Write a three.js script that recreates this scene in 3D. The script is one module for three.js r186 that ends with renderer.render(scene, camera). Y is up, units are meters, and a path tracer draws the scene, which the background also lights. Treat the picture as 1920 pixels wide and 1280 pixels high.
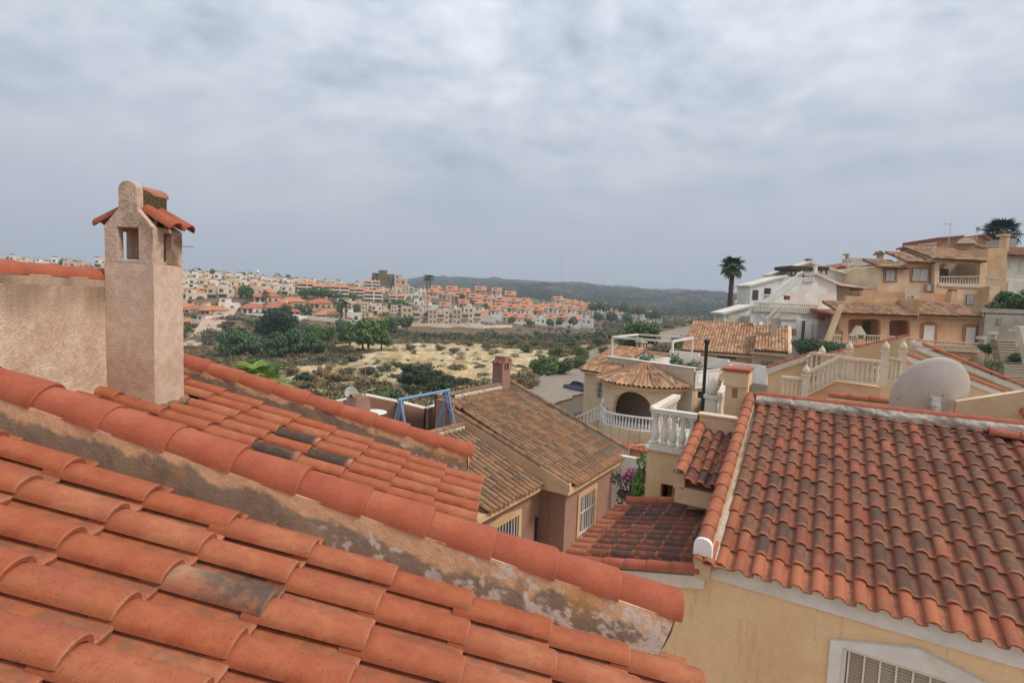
import * as THREE from 'three';
import { mergeGeometries } from 'three/addons/utils/BufferGeometryUtils.js';
import { ImprovedNoise } from 'three/addons/math/ImprovedNoise.js';

// ---------------------------------------------------------------- camera, sky, sun, exposure
const scene = new THREE.Scene();
const rad = THREE.MathUtils.degToRad, FOCAL = 965, PITCH = rad(4.3), ROLL = rad(2.2);
const camera = new THREE.PerspectiveCamera(2 * Math.atan(640 / FOCAL) * 180 / Math.PI, 1920 / 1280, 0.05, 9000);
camera.rotation.order = 'YXZ';
camera.rotation.set(-PITCH, 0, ROLL);
camera.position.set(0, 0, 0);          // a roof terrace; all heights are given from eye level
scene.add(camera);
const renderer = new THREE.WebGLRenderer({ antialias: true });
renderer.toneMapping = THREE.LinearToneMapping;
renderer.toneMappingExposure = 1.9;
renderer.shadowMap.enabled = true;

const perlin = new ImprovedNoise();
function fbm(x, y, z, oct) { let a = 1, s = 0, n = 0; for (let i = 0; i < oct; i++) { s += a * perlin.noise(x, y, z); n += a; a *= 0.52; x *= 2.03; y *= 2.03; z = z * 2.03 + 7.1; } return s / n; }
function skyTexture() {                 // bright overcast with streaky cloud, plain haze near the horizon
  const W = 2048, H = 1024, d = new Float32Array(W * H * 4);
  for (let j = 0; j < H; j++) {
    const el = ((j + 0.5) / H - 0.5) * Math.PI, sy = Math.sin(el), cy = Math.cos(el);
    for (let i = 0; i < W; i++) {
      const az = ((i + 0.5) / W - 0.5) * 2 * Math.PI, x = Math.cos(az) * cy, z = Math.sin(az) * cy, k = (j * W + i) * 4;
      let r, g, b;
      if (sy > 0) {
        const q = 1 / (sy + 0.32), cx = x * q, cz = z * q;
        const wx = fbm(cx * 0.5 + 3, cz * 0.5, 1.7, 3), wz = fbm(cx * 0.5, cz * 0.5 + 9, 4.2, 3);
        const soft = fbm(cx * 1.2 + wx * 0.5 + 2, cz * 1.2 + wz * 0.5, 0.5, 4), fine = fbm(cx * 4.6 + wx * 1.6, cz * 5.4 + wz * 1.6 + 5, 2.5, 5), wisp = fbm(cx * 15 + wx * 4, cz * 17 + wz * 4, 6.5, 4);
        const up = Math.min(1, sy / 0.32), fadeIn = THREE.MathUtils.smoothstep(sy, 0.04, 0.3), high = THREE.MathUtils.smoothstep(sy, 0.16, 0.46);
        let c = (soft * 0.5 + fine * (0.3 + 0.6 * high) + wisp * 0.42 * high) * fadeIn;
        c += fadeIn * 0.08 * (x * 0.9 + 0.12);
        const L = 0.262 + 0.008 * up + 0.175 * sy + 0.15 * sy * sy + c * 0.215;
        const warm = THREE.MathUtils.clamp(0.25 + c * 1.4, 0, 1);
        r = L * (0.90 + 0.075 * warm); g = L * (1.005 + 0.005 * warm); b = L * (1.17 - 0.065 * warm);
      } else { r = 0.15; g = 0.13; b = 0.11; }
      d[k] = r; d[k + 1] = g; d[k + 2] = b; d[k + 3] = 1;
    }
  }
  const t = new THREE.DataTexture(d, W, H, THREE.RGBAFormat, THREE.FloatType);
  t.mapping = THREE.EquirectangularReflectionMapping; t.magFilter = THREE.LinearFilter; t.minFilter = THREE.LinearFilter; t.needsUpdate = true;
  return t;
}
scene.background = skyTexture();
scene.environment = scene.background;
const sun = new THREE.DirectionalLight(0xfff1de, 1.5);
sun.position.set(86, 94, 16);
sun.target.position.set(0, -5, -12);
sun.castShadow = true; sun.shadow.radius = 26;
Object.assign(sun.shadow.camera, { left: -90, right: 90, top: 90, bottom: -90, near: 1, far: 400 });
scene.add(sun, sun.target);
scene.fog = new THREE.FogExp2(0xaab4be, 0.0004);

// ---------------------------------------------------------------- helpers
let seed = 20240611;
function rnd() { seed = (seed + 0x6d2b79f5) | 0; let t = Math.imul(seed ^ (seed >>> 15), 1 | seed); t = (t + Math.imul(t ^ (t >>> 7), 61 | t)) ^ t; return ((t ^ (t >>> 14)) >>> 0) / 4294967296; }
const rr = (a, b) => a + (b - a) * rnd(), ri = (n) => Math.floor(rnd() * n), pick = (a) => a[ri(a.length)];
const V = (x, y, z) => new THREE.Vector3(x, y, z);
const EYE = (() => { const m = new THREE.Matrix4().makeRotationFromEuler(camera.rotation), R = V(), U = V(), B = V(); m.extractBasis(R, U, B); return { R, U, F: B.negate() }; })();
const ray = (px, py) => EYE.F.clone().addScaledVector(EYE.R, (px - 960) / FOCAL).addScaledVector(EYE.U, (640 - py) / FOCAL);
const at = (px, py, depth) => ray(px, py).multiplyScalar(depth);   // the place seen at a point of the photograph, depth metres ahead
const taken = new Map();
function numbered(name) { const n = taken.get(name) || 0; taken.set(name, n + 1); return n ? name + '_' + String(n).padStart(3, '0') : name; }
function tag(o, label, category, group, kind) { if (label) o.userData.label = label; if (category) o.userData.category = category; if (group) o.userData.group = group; if (kind) o.userData.kind = kind; return o; }
function lit(o) { o.castShadow = true; o.receiveShadow = true; return o; }
function thing(name, label, category, pos = V(0, 0, 0), turn = 0, group) {
  const g = new THREE.Group(); g.name = numbered(name); g.position.copy(pos); g.rotation.y = turn; scene.add(g); g.updateMatrixWorld(true);
  return tag(g, label, category, group);
}
function mesh(name, geo, mat, parent, label) { const m = lit(new THREE.Mesh(geo, mat)); m.name = name; if (label) m.userData.label = label; if (parent) parent.add(m); return m; }
function solo(name, geo, mat, label, category, pos, group, kind) { const m = mesh(numbered(name), geo, mat, scene); if (pos) m.position.copy(pos); return tag(m, label, category, group, kind); }
function copyOf(o, label, group) { const c = o.clone(); c.name = numbered(o.name.replace(/_\d\d\d$/, '')); c.userData = { ...o.userData }; if (label) c.userData.label = label; if (group) c.userData.group = group; scene.add(c); return c; }
function uvBox(g, s = 1) {              // uv in metres, taken from the side each face looks to
  if (g.index) g = g.toNonIndexed();
  if (!g.attributes.normal) g.computeVertexNormals();
  const p = g.attributes.position, uv = new Float32Array(p.count * 2);
  const A = V(), B = V(), C = V(), n = V();
  for (let i = 0; i < p.count; i += 3) {
    A.fromBufferAttribute(p, i); B.fromBufferAttribute(p, i + 1); C.fromBufferAttribute(p, i + 2);
    n.copy(B).sub(A).cross(C.clone().sub(A));
    const ax = Math.abs(n.x), ay = Math.abs(n.y), az = Math.abs(n.z);
    [A, B, C].forEach((v, k) => { const [a, b] = ay >= ax && ay >= az ? [v.x, v.z] : ax >= az ? [v.z, v.y] : [v.x, v.y]; uv[(i + k) * 2] = a * s; uv[(i + k) * 2 + 1] = b * s; });
  }
  g.setAttribute('uv', new THREE.BufferAttribute(uv, 2)); return g;
}
const strip = (g) => { if (g.index) g = g.toNonIndexed(); for (const k of Object.keys(g.attributes)) if (!['position', 'normal', 'uv'].includes(k)) g.deleteAttribute(k); return g; };
const merge = (list) => mergeGeometries(list.map(strip));
function box(x0, y0, z0, x1, y1, z1) { const g = new THREE.BoxGeometry(x1 - x0, y1 - y0, z1 - z0); g.translate((x0 + x1) / 2, (y0 + y1) / 2, (z0 + z1) / 2); return uvBox(g); }
function shape(pts) { const s = new THREE.Shape(); pts.forEach(([x, y], i) => (i ? s.lineTo(x, y) : s.moveTo(x, y))); s.closePath(); return s; }
function slab(outline, holes, depth, bevel = 0) {   // outline in x, y; front face at z = 0, body behind it
  const s = shape(outline); for (const h of holes || []) s.holes.push(new THREE.Path(h.map(([x, y]) => new THREE.Vector2(x, y))));
  const g = new THREE.ExtrudeGeometry(s, { depth: depth - 2 * bevel, bevelEnabled: bevel > 0, bevelThickness: bevel, bevelSize: bevel, bevelOffset: -bevel, bevelSegments: 1, steps: 1 });
  g.translate(0, 0, -depth + bevel); return uvBox(g);
}
function bar(A, B, w, h = w) {          // a straight bar with a rectangular section
  const d = B.clone().sub(A), L = d.length(), g = new THREE.BoxGeometry(w, h, L);
  const m = new THREE.Matrix4().lookAt(V(0, 0, 0), d.clone().negate(), Math.abs(d.y / L) > 0.99 ? V(1, 0, 0) : V(0, 1, 0)); m.setPosition(A.clone().add(B).multiplyScalar(0.5));
  g.applyMatrix4(m); return uvBox(g);
}
function rod(A, B, r0, r1 = r0, n = 8) {
  const d = B.clone().sub(A), g = new THREE.CylinderGeometry(r1, r0, d.length(), n, 1);
  g.applyQuaternion(new THREE.Quaternion().setFromUnitVectors(V(0, 1, 0), d.clone().normalize())); const c = A.clone().add(B).multiplyScalar(0.5); g.translate(c.x, c.y, c.z); return strip(g);
}
const lathe = (pts, n = 12) => strip(new THREE.LatheGeometry(pts.map(([r, y]) => new THREE.Vector2(r, y)), n));
function arch(x0, x1, y0, ySpring, n = 10) { const c = (x0 + x1) / 2, r = (x1 - x0) / 2, p = [[x0, y0], [x1, y0]]; for (let i = 0; i <= n; i++) { const a = Math.PI * i / n; p.push([c + r * Math.cos(a), ySpring + r * Math.sin(a)]); } return p; }
const rect = (x0, y0, x1, y1) => [[x0, y0], [x1, y0], [x1, y1], [x0, y1]];

// ---------------------------------------------------------------- textures (colour, grain and wear of surfaces only)
const hash = (x, y, s) => { let h = Math.imul(x + 374761393, 668265263) ^ Math.imul(y + 1274126177, 2147483647 - s * 7919) ^ (s * 374761); h = Math.imul(h ^ (h >>> 13), 1274126177); return ((h ^ (h >>> 16)) >>> 0) / 4294967296; };
function pn(x, y, p, s) { const ix = Math.floor(x), iy = Math.floor(y), fx = x - ix, fy = y - iy, u = fx * fx * (3 - 2 * fx), v = fy * fy * (3 - 2 * fy), m = (a) => ((a % p) + p) % p; const a = hash(m(ix), m(iy), s), b = hash(m(ix + 1), m(iy), s), c = hash(m(ix), m(iy + 1), s), d = hash(m(ix + 1), m(iy + 1), s); return a + (b - a) * u + (c - a) * v + (a - b - c + d) * u * v; }
function tn(u, v, base, oct, s) { let a = 1, t = 0, n = 0, f = base; for (let i = 0; i < oct; i++) { t += a * pn(u * f, v * f, f, s + i); n += a; a *= 0.55; f *= 2; } return t / n; }
const mix = (a, b, t) => a.map((x, i) => x + (b[i] - x) * t), clamp = (x, a = 0, b = 1) => Math.min(b, Math.max(a, x)), ss = (a, b, x) => { const t = clamp((x - a) / (b - a)); return t * t * (3 - 2 * t); };
function tex(size, fn, { color = true, repeat = 1, ry = repeat, h = size } = {}) {
  const d = new Uint8Array(size * h * 4);
  for (let j = 0; j < h; j++) for (let i = 0; i < size; i++) { let c = fn((i + 0.5) / size, (j + 0.5) / h); if (typeof c === 'number') c = [c, c, c]; const k = (j * size + i) * 4; for (let q = 0; q < 3; q++) d[k + q] = clamp(c[q]) * 255; d[k + 3] = 255; }
  const t = new THREE.DataTexture(d, size, h); t.wrapS = t.wrapT = THREE.RepeatWrapping; t.magFilter = THREE.LinearFilter; t.minFilter = THREE.LinearMipmapLinearFilter; t.generateMipmaps = true; t.repeat.set(repeat, ry); if (color) t.colorSpace = THREE.SRGBColorSpace; t.needsUpdate = true; return t;
}
const hex = (h) => [(h >> 16 & 255) / 255, (h >> 8 & 255) / 255, (h & 255) / 255];
const grainTex = (s) => tex(256, (u, v) => 0.6 * tn(u, v, 48, 2, s) + 0.4 * tn(u, v, 12, 2, s + 5), { color: false, repeat: 2.2 });
const grain = grainTex(3), grainFine = tex(256, (u, v) => tn(u, v, 64, 2, 11), { color: false, repeat: 4 });
const roughcast = tex(512, (u, v) => { const a = tn(u, v, 40, 2, 31), b = tn(u + 0.03 * a, v, 90, 1, 36); return ss(0.3, 0.75, 0.65 * a + 0.35 * b); }, { color: false, repeat: 3.4 });
const toneMaps = new Map();
function toneMap(k, rep) {             // neutral mottling shared by all plain renders
  const key = k + '/' + rep; if (!toneMaps.has(key)) toneMaps.set(key, tex(256, (u, v) => { const a = tn(u, v, 3, 5, 17 + k * 31), f = tn(u, v, 50, 2, 29 + k * 13), g = tn(u, v, 11, 3, 61 + k * 7), q = 1 - 0.045 * ss(0.42, 0.72, a) - 0.03 * ss(0.5, 0.7, g) - 0.06 * f; return [q, q * (1 - 0.03 * ss(0.42, 0.72, a)), q * (1 - 0.07 * ss(0.42, 0.72, a))]; }, { repeat: rep })); return toneMaps.get(key);
}
const plainRenders = new Map();
function stucco(base, { spot = 0.06, tone = null, amt = 0.25, bump = 0.003, rough = 0.93, b = grain, s = 1, rep = 0.3, own = false } = {}) {
  if (!own) { const key = base + '/' + rep + '/' + bump; if (!plainRenders.has(key)) { const c = new THREE.Color(base); plainRenders.set(key, new THREE.MeshStandardMaterial({ color: c, map: toneMap(s % 3, rep), bumpMap: b, bumpScale: bump, roughness: rough })); } return plainRenders.get(key); }
  const c = hex(base), t2 = tone === null ? c.map((x) => x * 0.86) : hex(tone);
  const map = tex(256, (u, v) => { const a = tn(u, v, 3, 5, s * 17), f = tn(u, v, 50, 2, s * 29); return mix(c, t2, ss(0.45, 0.75, a) * amt * 2).map((x) => x * (1 - spot / 2 + spot * f)); }, { repeat: rep });
  return new THREE.MeshStandardMaterial({ map, bumpMap: b, bumpScale: bump, roughness: rough });
}
const flat = (h, rough = 0.8, metal = 0) => new THREE.MeshStandardMaterial({ color: h, roughness: rough, metalness: metal });
const glassMat = new THREE.MeshPhysicalMaterial({ color: 0x1c2226, roughness: 0.08, metalness: 0, ior: 1.5, clearcoat: 1, clearcoatRoughness: 0.05 });

// ---------------------------------------------------------------- clay tiles
function tileTex(c0, c1, s, { stain = 0, dust = 0, crest = 0, dark = [0.17, 0.14, 0.13], size = 128, low = 0, edge = 0, worn = 0.4, dirt = 0.5 } = {}) {
  return tex(size, (u, v) => {            // u across the tile (barrel first, then the pan), v down the tile
    const a = tn(u, v, 3, 5, s), f = tn(u, v, 24, 3, s + 40), g = tn(u, v, 8, 4, s + 80);
    let c = mix(c0, c1, ss(0.35, 0.7, a)).map((x) => x * (0.93 + 0.14 * f));
    if (dust) c = mix(c, [0.74, 0.6, 0.5], dust * ss(0.42, 0.8, g) * (0.35 + 0.65 * ss(0.6, 0.75, u)));
    c = mix(c, [0.47, 0.38, 0.31], dirt * ss(0.45, 0.7, tn(u, v, 7, 4, s + 120)) * ss(0.62, 0.72, u));   // dirt lodged in the channel
    { const sp = tn(u, v, 40, 2, s + 140); if (sp > 0.8) c = mix(c, [0.3, 0.22, 0.18], dirt * 0.6); }
    if (stain) {
      const w = stain * (1 - crest + crest * (1 - ss(0.12, 0.34, Math.abs(u - 0.36)))) * (1 - low + low * ss(0.15, 0.7, v)) * (edge ? ss(0.02, 0.16, v) * (1 - ss(0.86, 1, v)) : 1);
      const k = ss(0.66 - 0.42 * w, 1.0 - 0.36 * w, 0.5 * a + 0.28 * f + 0.22 * g + 0.14);
      c = mix(c, dark.map((x) => x * (0.7 + 0.6 * f)), k * Math.min(0.94, 0.35 + w * 0.6));
    }
    if (f > 0.8) c = c.map((x) => x * 0.84);
    c = mix(c, [0.78, 0.58, 0.45], ss(0.972, 0.99, v) * worn * (0.4 + g));   // worn lower edge
    return c.map((x) => x * 0.85);
  });
}
const clay = (map, bump = 0.0012, rough = 0.86) => new THREE.MeshStandardMaterial({ map, bumpMap: grainFine, bumpScale: bump, roughness: rough });
const tilesNear = [0, 1, 2, 3, 4].map((i) => clay(tileTex(hex([0xbe6844, 0xb85e3a, 0xc47048, 0xb25a38, 0xbc6a46][i]), hex([0xca7c54, 0xc47048, 0xb86242, 0xc06c46, 0xcc8058][i]), 100 + i * 7, { dust: [0.34, 0.2, 0.3, 0.14, 0.4][i], size: 256, dirt: 0.4 })));
const tilesNearBlack = [0, 1, 2].map((i) => clay(tileTex(hex(0xb87454), hex(0xc89878), 160 + i * 9, { stain: [0.88, 0.95, 0.66][i], crest: 0.1, low: [0, 0, 0.95][i], edge: i < 2 ? 1 : 0, dark: [0.25, 0.215, 0.19], size: 256 })));
const capsNear = [0, 1, 2].map((i) => clay(tileTex(hex([0xbc6142, 0xb65b3e, 0xc26848][i]), hex([0xc66e4c, 0xc26848, 0xba6042][i]), 200 + i * 9, { dust: 0.1, size: 256, worn: 0.1, dirt: 0.2 })));
const tilesRed = [0, 1, 2, 3, 4, 5, 6, 7].map((i) => clay(tileTex(hex([0xb06244, 0xb66848, 0xaa5c40, 0xba6e4c, 0xae6446, 0xb4684a, 0xa85a40, 0xb66c4c][i]), hex([0xc07c56, 0xae6042, 0xba7250, 0xc8865e, 0xb87450, 0xbe7c56, 0xb4704e, 0xc2805a][i]), 300 + i * 11, { stain: [0.2, 0.34, 0.46, 0.54, 0.62, 0.7, 0.78, 0.86][i], crest: 0.45, edge: 1, dark: [0.32, 0.255, 0.22], dust: 0.3 }), 0.002));
const tilesRedClean = [0, 1, 2].map((i) => clay(tileTex(hex([0xbe6a48, 0xc6744e, 0xb66244][i]), hex(0xca8058), 400 + i * 11, { stain: i === 2 ? 0.3 : 0.12, crest: 0.5, dark: [0.26, 0.18, 0.15], dust: 0.15 })));
const tilesDark = [0, 1, 2, 3].map((i) => clay(tileTex(hex([0xae563c, 0xa65038, 0xb25e42, 0xb86446][i]), hex(0xc0744e), 450 + i * 13, { stain: [0.45, 0.62, 0.78, 0.92][i], crest: 0.2, edge: 1, dark: [0.29, 0.235, 0.215] }), 0.002));
const tilesTan = [0, 1, 2, 3, 4, 5, 6, 7].map((i) => clay(tileTex(hex([0xb08058, 0xb98a62, 0xa87550, 0xbd8f66, 0xa98262, 0xb27a50, 0x9c7858, 0xb8835a][i]), hex([0xc49a70, 0xa87850, 0xbc8a60, 0xcaa27a, 0xb48c68, 0xc08c60, 0xb08a66, 0xc29468][i]), 500 + i * 11, { stain: [0.2, 0.3, 0.4, 0.48, 0.56, 0.64, 0.72, 0.8][i], crest: 0.3, edge: 1, dark: [0.42, 0.35, 0.295], size: 64 }), 0.002));
function tileGeo({ w, r, len, th = 0.013, lift = 0.016, segs = 8, hump = 1.08, dip = 0.004, lip = 0.01 }) {
  const prof = [];                         // barrel at low x, pan beside it; z runs down the slope to 0
  for (let i = 0; i <= segs; i++) { const a = Math.PI * (1 - i / segs); prof.push([r + r * Math.cos(a), r * hump * Math.sin(a) + 0.013 * (1 - i / segs), Math.cos(a), Math.sin(a)]); }
  prof.push([2 * r + 0.008, -dip, 0, 1], [w * 0.97, -dip, 0, 1], [w + 0.02, 0.004, 0, 1]);
  const n = prof.length, len0 = [0]; for (let i = 1; i < n; i++) len0.push(len0[i - 1] + Math.hypot(prof[i][0] - prof[i - 1][0], prof[i][1] - prof[i - 1][1]));
  const rows = [[-len, 0, 0, 0], [-lip, lift * (1 - lip / len), 0, 1 - lip / len], [0, lift, 0.35, 1]];
  const build = (pt, m, k, flip) => { const p = [], uv = [], ix = []; for (let j = 0; j < m; j++) for (let i = 0; i < k; i++) { const [q, t] = pt(j, i); p.push(...q); uv.push(...t); } for (let j = 0; j < m - 1; j++) for (let i = 0; i < k - 1; i++) { const a = j * k + i, b = a + 1, c = a + k, d = c + 1; flip ? ix.push(a, b, c, b, d, c) : ix.push(a, c, b, b, c, d); } const g = new THREE.BufferGeometry(); g.setAttribute('position', new THREE.Float32BufferAttribute(p, 3)); g.setAttribute('uv', new THREE.Float32BufferAttribute(uv, 2)); g.setIndex(ix); g.computeVertexNormals(); return g.toNonIndexed(); };
  const P = (j, i, off) => { const [x, y, nx, ny] = prof[i], [z, up, in_] = rows[j]; const o = off + in_ * 0.008; return [[x - nx * o, y + up - ny * o, z], [0.02 + 0.96 * len0[i] / len0[n - 1], rows[j][3]]]; };
  const top = build((j, i) => P(j, i, 0), 3, n, false), bot = build((j, i) => P(j ? 2 : 0, i, th), 2, n, true);
  const front = build((j, i) => P(2, i, j ? th : 0), 2, n, false), side = build((j, i) => P(j ? 2 : 0, 0, i ? 0 : th), 2, 2, false), side2 = build((j, i) => P(j ? 2 : 0, n - 1, i ? 0 : th), 2, 2, true);
  return mergeGeometries([top, bot, front, side, side2]);
}
function capGeo({ r0, r1, len, th = 0.013, segs = 10, hump = 1 }) {   // narrow end at z = -len, wide end at z = 0
  const build = (pt, m, k, flip) => { const p = [], uv = [], ix = []; for (let j = 0; j < m; j++) for (let i = 0; i < k; i++) { const [q, t] = pt(j, i); p.push(...q); uv.push(...t); } for (let j = 0; j < m - 1; j++) for (let i = 0; i < k - 1; i++) { const a = j * k + i, b = a + 1, c = a + k, d = c + 1; flip ? ix.push(a, b, c, b, d, c) : ix.push(a, c, b, b, c, d); } const g = new THREE.BufferGeometry(); g.setAttribute('position', new THREE.Float32BufferAttribute(p, 3)); g.setAttribute('uv', new THREE.Float32BufferAttribute(uv, 2)); g.setIndex(ix); g.computeVertexNormals(); return g.toNonIndexed(); };
  const zs = [-len, -0.012, 0], P = (j, i, off) => { const a = Math.PI * (1 - i / segs), z = zs[j], q = 1 + z / len, R = r0 + (r1 - r0) * q - off - (j === 2 ? 0.005 : 0); return [[R * Math.cos(a), R * hump * Math.sin(a), z], [i / segs, q]]; };
  return mergeGeometries([build((j, i) => P(j, i, 0), 3, segs + 1, false), build((j, i) => P(j ? 2 : 0, i, th), 2, segs + 1, true), build((j, i) => P(2, i, j ? th : 0), 2, segs + 1, false), build((j, i) => P(0, i, j ? 0 : th), 2, segs + 1, false)]);
}
function basis(o, origin, X, Z) { const x = X.clone().normalize(), z = Z.clone().normalize(), y = z.clone().cross(x); o.matrix.makeBasis(x, y, z).setPosition(origin); o.matrix.decompose(o.position, o.quaternion, o.scale); return o; }
// a roof plane: origin at the eave's low-x end, X along the eave, Z down the slope; its tiles are its children
function roofPlane(parent, name, origin, X, Z, cols, rows, w, e, geo, choose, { deckMat, skip, label, over = 0.05, jit = 0.003, tileName = 'roof_tile', most = 300, deckX = 0, deckLen } = {}) {
  const deck = mesh(name, box(-0.02 - deckX, -0.1, -(deckLen || rows * e), cols * w + 0.02, -0.022, over - 0.16), deckMat, parent, label);
  basis(deck, origin, X, Z);
  const rest = [];
  let made = 0;
  for (let r = 0; r < rows; r++) for (let c = 0; c < cols; c++) {
    if (skip && skip(c, r)) continue;
    const p = V(c * w + rr(-jit, jit), rr(0, jit), over - r * e + rr(-jit, jit) * 2), q = new THREE.Euler(rr(-1, 1) * jit, rr(-1, 1) * jit * 2.2, rr(-1, 1) * jit * 2);
    const g = Array.isArray(geo) ? pick(geo) : geo;
    if (made++ < most) { const t = mesh(tileName, g, choose(c, r), deck); t.position.copy(p); t.rotation.copy(q); }
    else rest.push(g.clone().applyMatrix4(new THREE.Matrix4().compose(p, new THREE.Quaternion().setFromEuler(q), V(1, 1, 1))));
  }
  if (rest.length) tag(mesh('roof_tiles', mergeGeometries(rest), choose(0, rows - 1), deck), null, null, null, 'stuff');
  return deck;
}
function capsAlong(parent, A, B, geo, e, mats, { name = 'ridge_tile', up = V(0, 1, 0), jit = 0.004 } = {}) {   // laid from A (top) to B, each lapping over the next
  const d = B.clone().sub(A), L = d.length(); d.normalize(); const X = up.clone().cross(d).normalize(), n = Math.round(L / e), s = L / n, out = [];
  for (let i = 0; i < n; i++) { const t = mesh(name, geo, Array.isArray(mats) ? pick(mats) : mats, parent); basis(t, A.clone().addScaledVector(d, s * (i + 1)).add(V(0, rr(-jit, jit), 0)), X, d.clone().add(V(0, 0.012, 0))); t.rotateY(rr(-jit, jit) * 3); out.push(t); }
  return out;
}
// many small barrel tiles of a distant roof as one mesh, tinted one by one
function farTiles(cols, rows, w, e, tints, r = w * 0.34, segs = 4) {
  const p = [], c = [], nrm = [], col = new THREE.Color(), T = tints.map((h) => new THREE.Color(h));
  for (let j = 0; j < rows; j++) for (let i = 0; i < cols; i++) {
    col.copy(pick(T)).multiplyScalar(rr(0.8, 1.12));
    const x = i * w + w / 2, z1 = -j * e, z0 = z1 - e * 1.08, lift = e * 0.07;
    const pts = [[-w * 0.5, 0.0]]; for (let k = 0; k <= segs; k++) { const a = Math.PI * (1 - k / segs); pts.push([r * Math.cos(a), r * 1.05 * Math.sin(a) + 0.008]); } pts.push([w * 0.5, 0]);
    for (let k = 0; k < pts.length - 1; k++) {
      const [ax, ay] = pts[k], [bx, by] = pts[k + 1], l = Math.hypot(bx - ax, by - ay) || 1, nx = -(by - ay) / l, ny = (bx - ax) / l;
      const q = [[x + ax, ay, z0], [x + bx, by, z0], [x + ax, ay + lift, z1], [x + bx, by + lift, z1]];
      for (const m of [0, 2, 1, 1, 2, 3]) { p.push(...q[m]); c.push(col.r, col.g, col.b); nrm.push(nx, ny, 0.06); }
      if (k > 0 && k < pts.length - 2) { const f = [[x + ax, ay + lift, z1], [x + bx, by + lift, z1], [x + ax, Math.max(0, ay - 0.02), z1], [x + bx, Math.max(0, by - 0.02), z1]]; for (const m of [0, 2, 1, 1, 2, 3]) { p.push(...f[m]); c.push(col.r * 0.9, col.g * 0.9, col.b * 0.9); nrm.push(0, 0, 1); } }
    }
  }
  const g = new THREE.BufferGeometry(); g.setAttribute('position', new THREE.Float32BufferAttribute(p, 3)); g.setAttribute('normal', new THREE.Float32BufferAttribute(nrm, 3)); g.setAttribute('color', new THREE.Float32BufferAttribute(c, 3)); return g;
}
// a hand-laid strip of mortar along x, facing +z
function mortarStrip(x0, x1, yTop, yBot, z, amp, s) {
  const nx = Math.round((x1 - x0) / 0.045), ny = 6, p = [], ix = [];
  for (let j = 0; j <= ny; j++) for (let i = 0; i <= nx; i++) { const x = x0 + (x1 - x0) * i / nx, v = j / ny, wob = fbm(x * 5, v * 2, s, 3); p.push(x, yBot + (yTop - yBot) * v + wob * amp * 0.9 * (1 - v), z + fbm(x * 9, v * 3, s + 4, 3) * amp + Math.sin(v * Math.PI) * amp * 0.5 - v * amp); }
  for (let j = 0; j < ny; j++) for (let i = 0; i < nx; i++) { const a = j * (nx + 1) + i; ix.push(a, a + 1, a + nx + 1, a + 1, a + nx + 2, a + nx + 1); }
  const g = new THREE.BufferGeometry(); g.setAttribute('position', new THREE.Float32BufferAttribute(p, 3)); g.setIndex(ix); g.computeVertexNormals(); const n = g.toNonIndexed(), k = n.attributes.normal.clone(), q = uvBox(n); q.setAttribute('normal', k); return q;
}
const farTileMat = new THREE.MeshStandardMaterial({ vertexColors: true, roughness: 0.9 });
const deckClay = flat(0x6e4636, 0.95), deckTan = flat(0x6b5240, 0.95);

// ---------------------------------------------------------------- shared render and trim
const M = {
  pink: stucco(0xd4bca8, { tone: 0xbc9f8a, amt: 0.4, bump: 0.003, b: roughcast, s: 2, spot: 0.16, rep: 0.5, own: true }),
  ochre: stucco(0xe2c29a, { tone: 0xbb8c54, amt: 0.3, bump: 0.0025, s: 3 }),
  ochreRed: stucco(0xd6ab86, { tone: 0xb67f52, amt: 0.3, s: 4 }),
  mauve: stucco(0x9c7869, { tone: 0x87624f, amt: 0.35, bump: 0.004, s: 5 }),
  tan: stucco(0xd2b08a, { tone: 0xb98c58, amt: 0.3, s: 6 }),
  sand: stucco(0xdcc2a0, { tone: 0xc49d70, amt: 0.3, s: 7 }),
  sandGrey: stucco(0xcbb8a2, { tone: 0xb0967a, amt: 0.35, s: 8 }),
  apricot: stucco(0xe2c6a4, { tone: 0xc69560, amt: 0.3, s: 9 }),
  white: stucco(0xe0ded8, { tone: 0xc9c4ba, amt: 0.35, spot: 0.03, s: 10, bump: 0.0015 }),
  brightWhite: stucco(0xeceae6, { tone: 0xdad7cf, amt: 0.3, spot: 0.02, s: 12, bump: 0.0015 }),
  cement: stucco(0xcfc5b4, { tone: 0xa79c8c, amt: 0.6, spot: 0.2, s: 13, bump: 0.006, b: roughcast, rep: 0.8, own: true }),
  cast: stucco(0xdccbb4, { tone: 0xc6b096, amt: 0.4, spot: 0.05, s: 14, bump: 0.001 }),
  castWhite: stucco(0xe2dcd0, { tone: 0xd0c6b6, amt: 0.4, spot: 0.04, s: 15, bump: 0.001 }),
  dark: flat(0x24211f, 0.8), steel: flat(0xc9c6c0, 0.45, 0.3), whiteMetal: flat(0xdad8d2, 0.5), blind: stucco(0xb3aa9c, { amt: 0.1, spot: 0.03, s: 16 }),
};

// tiles taken from a list that runs from clean to stained, in drifting patches rather than one by one
function patchy(list, s, bias = 0, spread = 0.5) { return (c, r) => { const k = 0.5 + bias + 0.95 * fbm(c * 0.33 + s, r * 0.2, s * 1.7, 3) + 0.75 * fbm(c * 0.9, r * 0.9 + s, s, 2) + (rnd() - 0.5) * spread; return list[Math.max(0, Math.min(list.length - 1, Math.floor(k * list.length)))]; }; }

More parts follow.
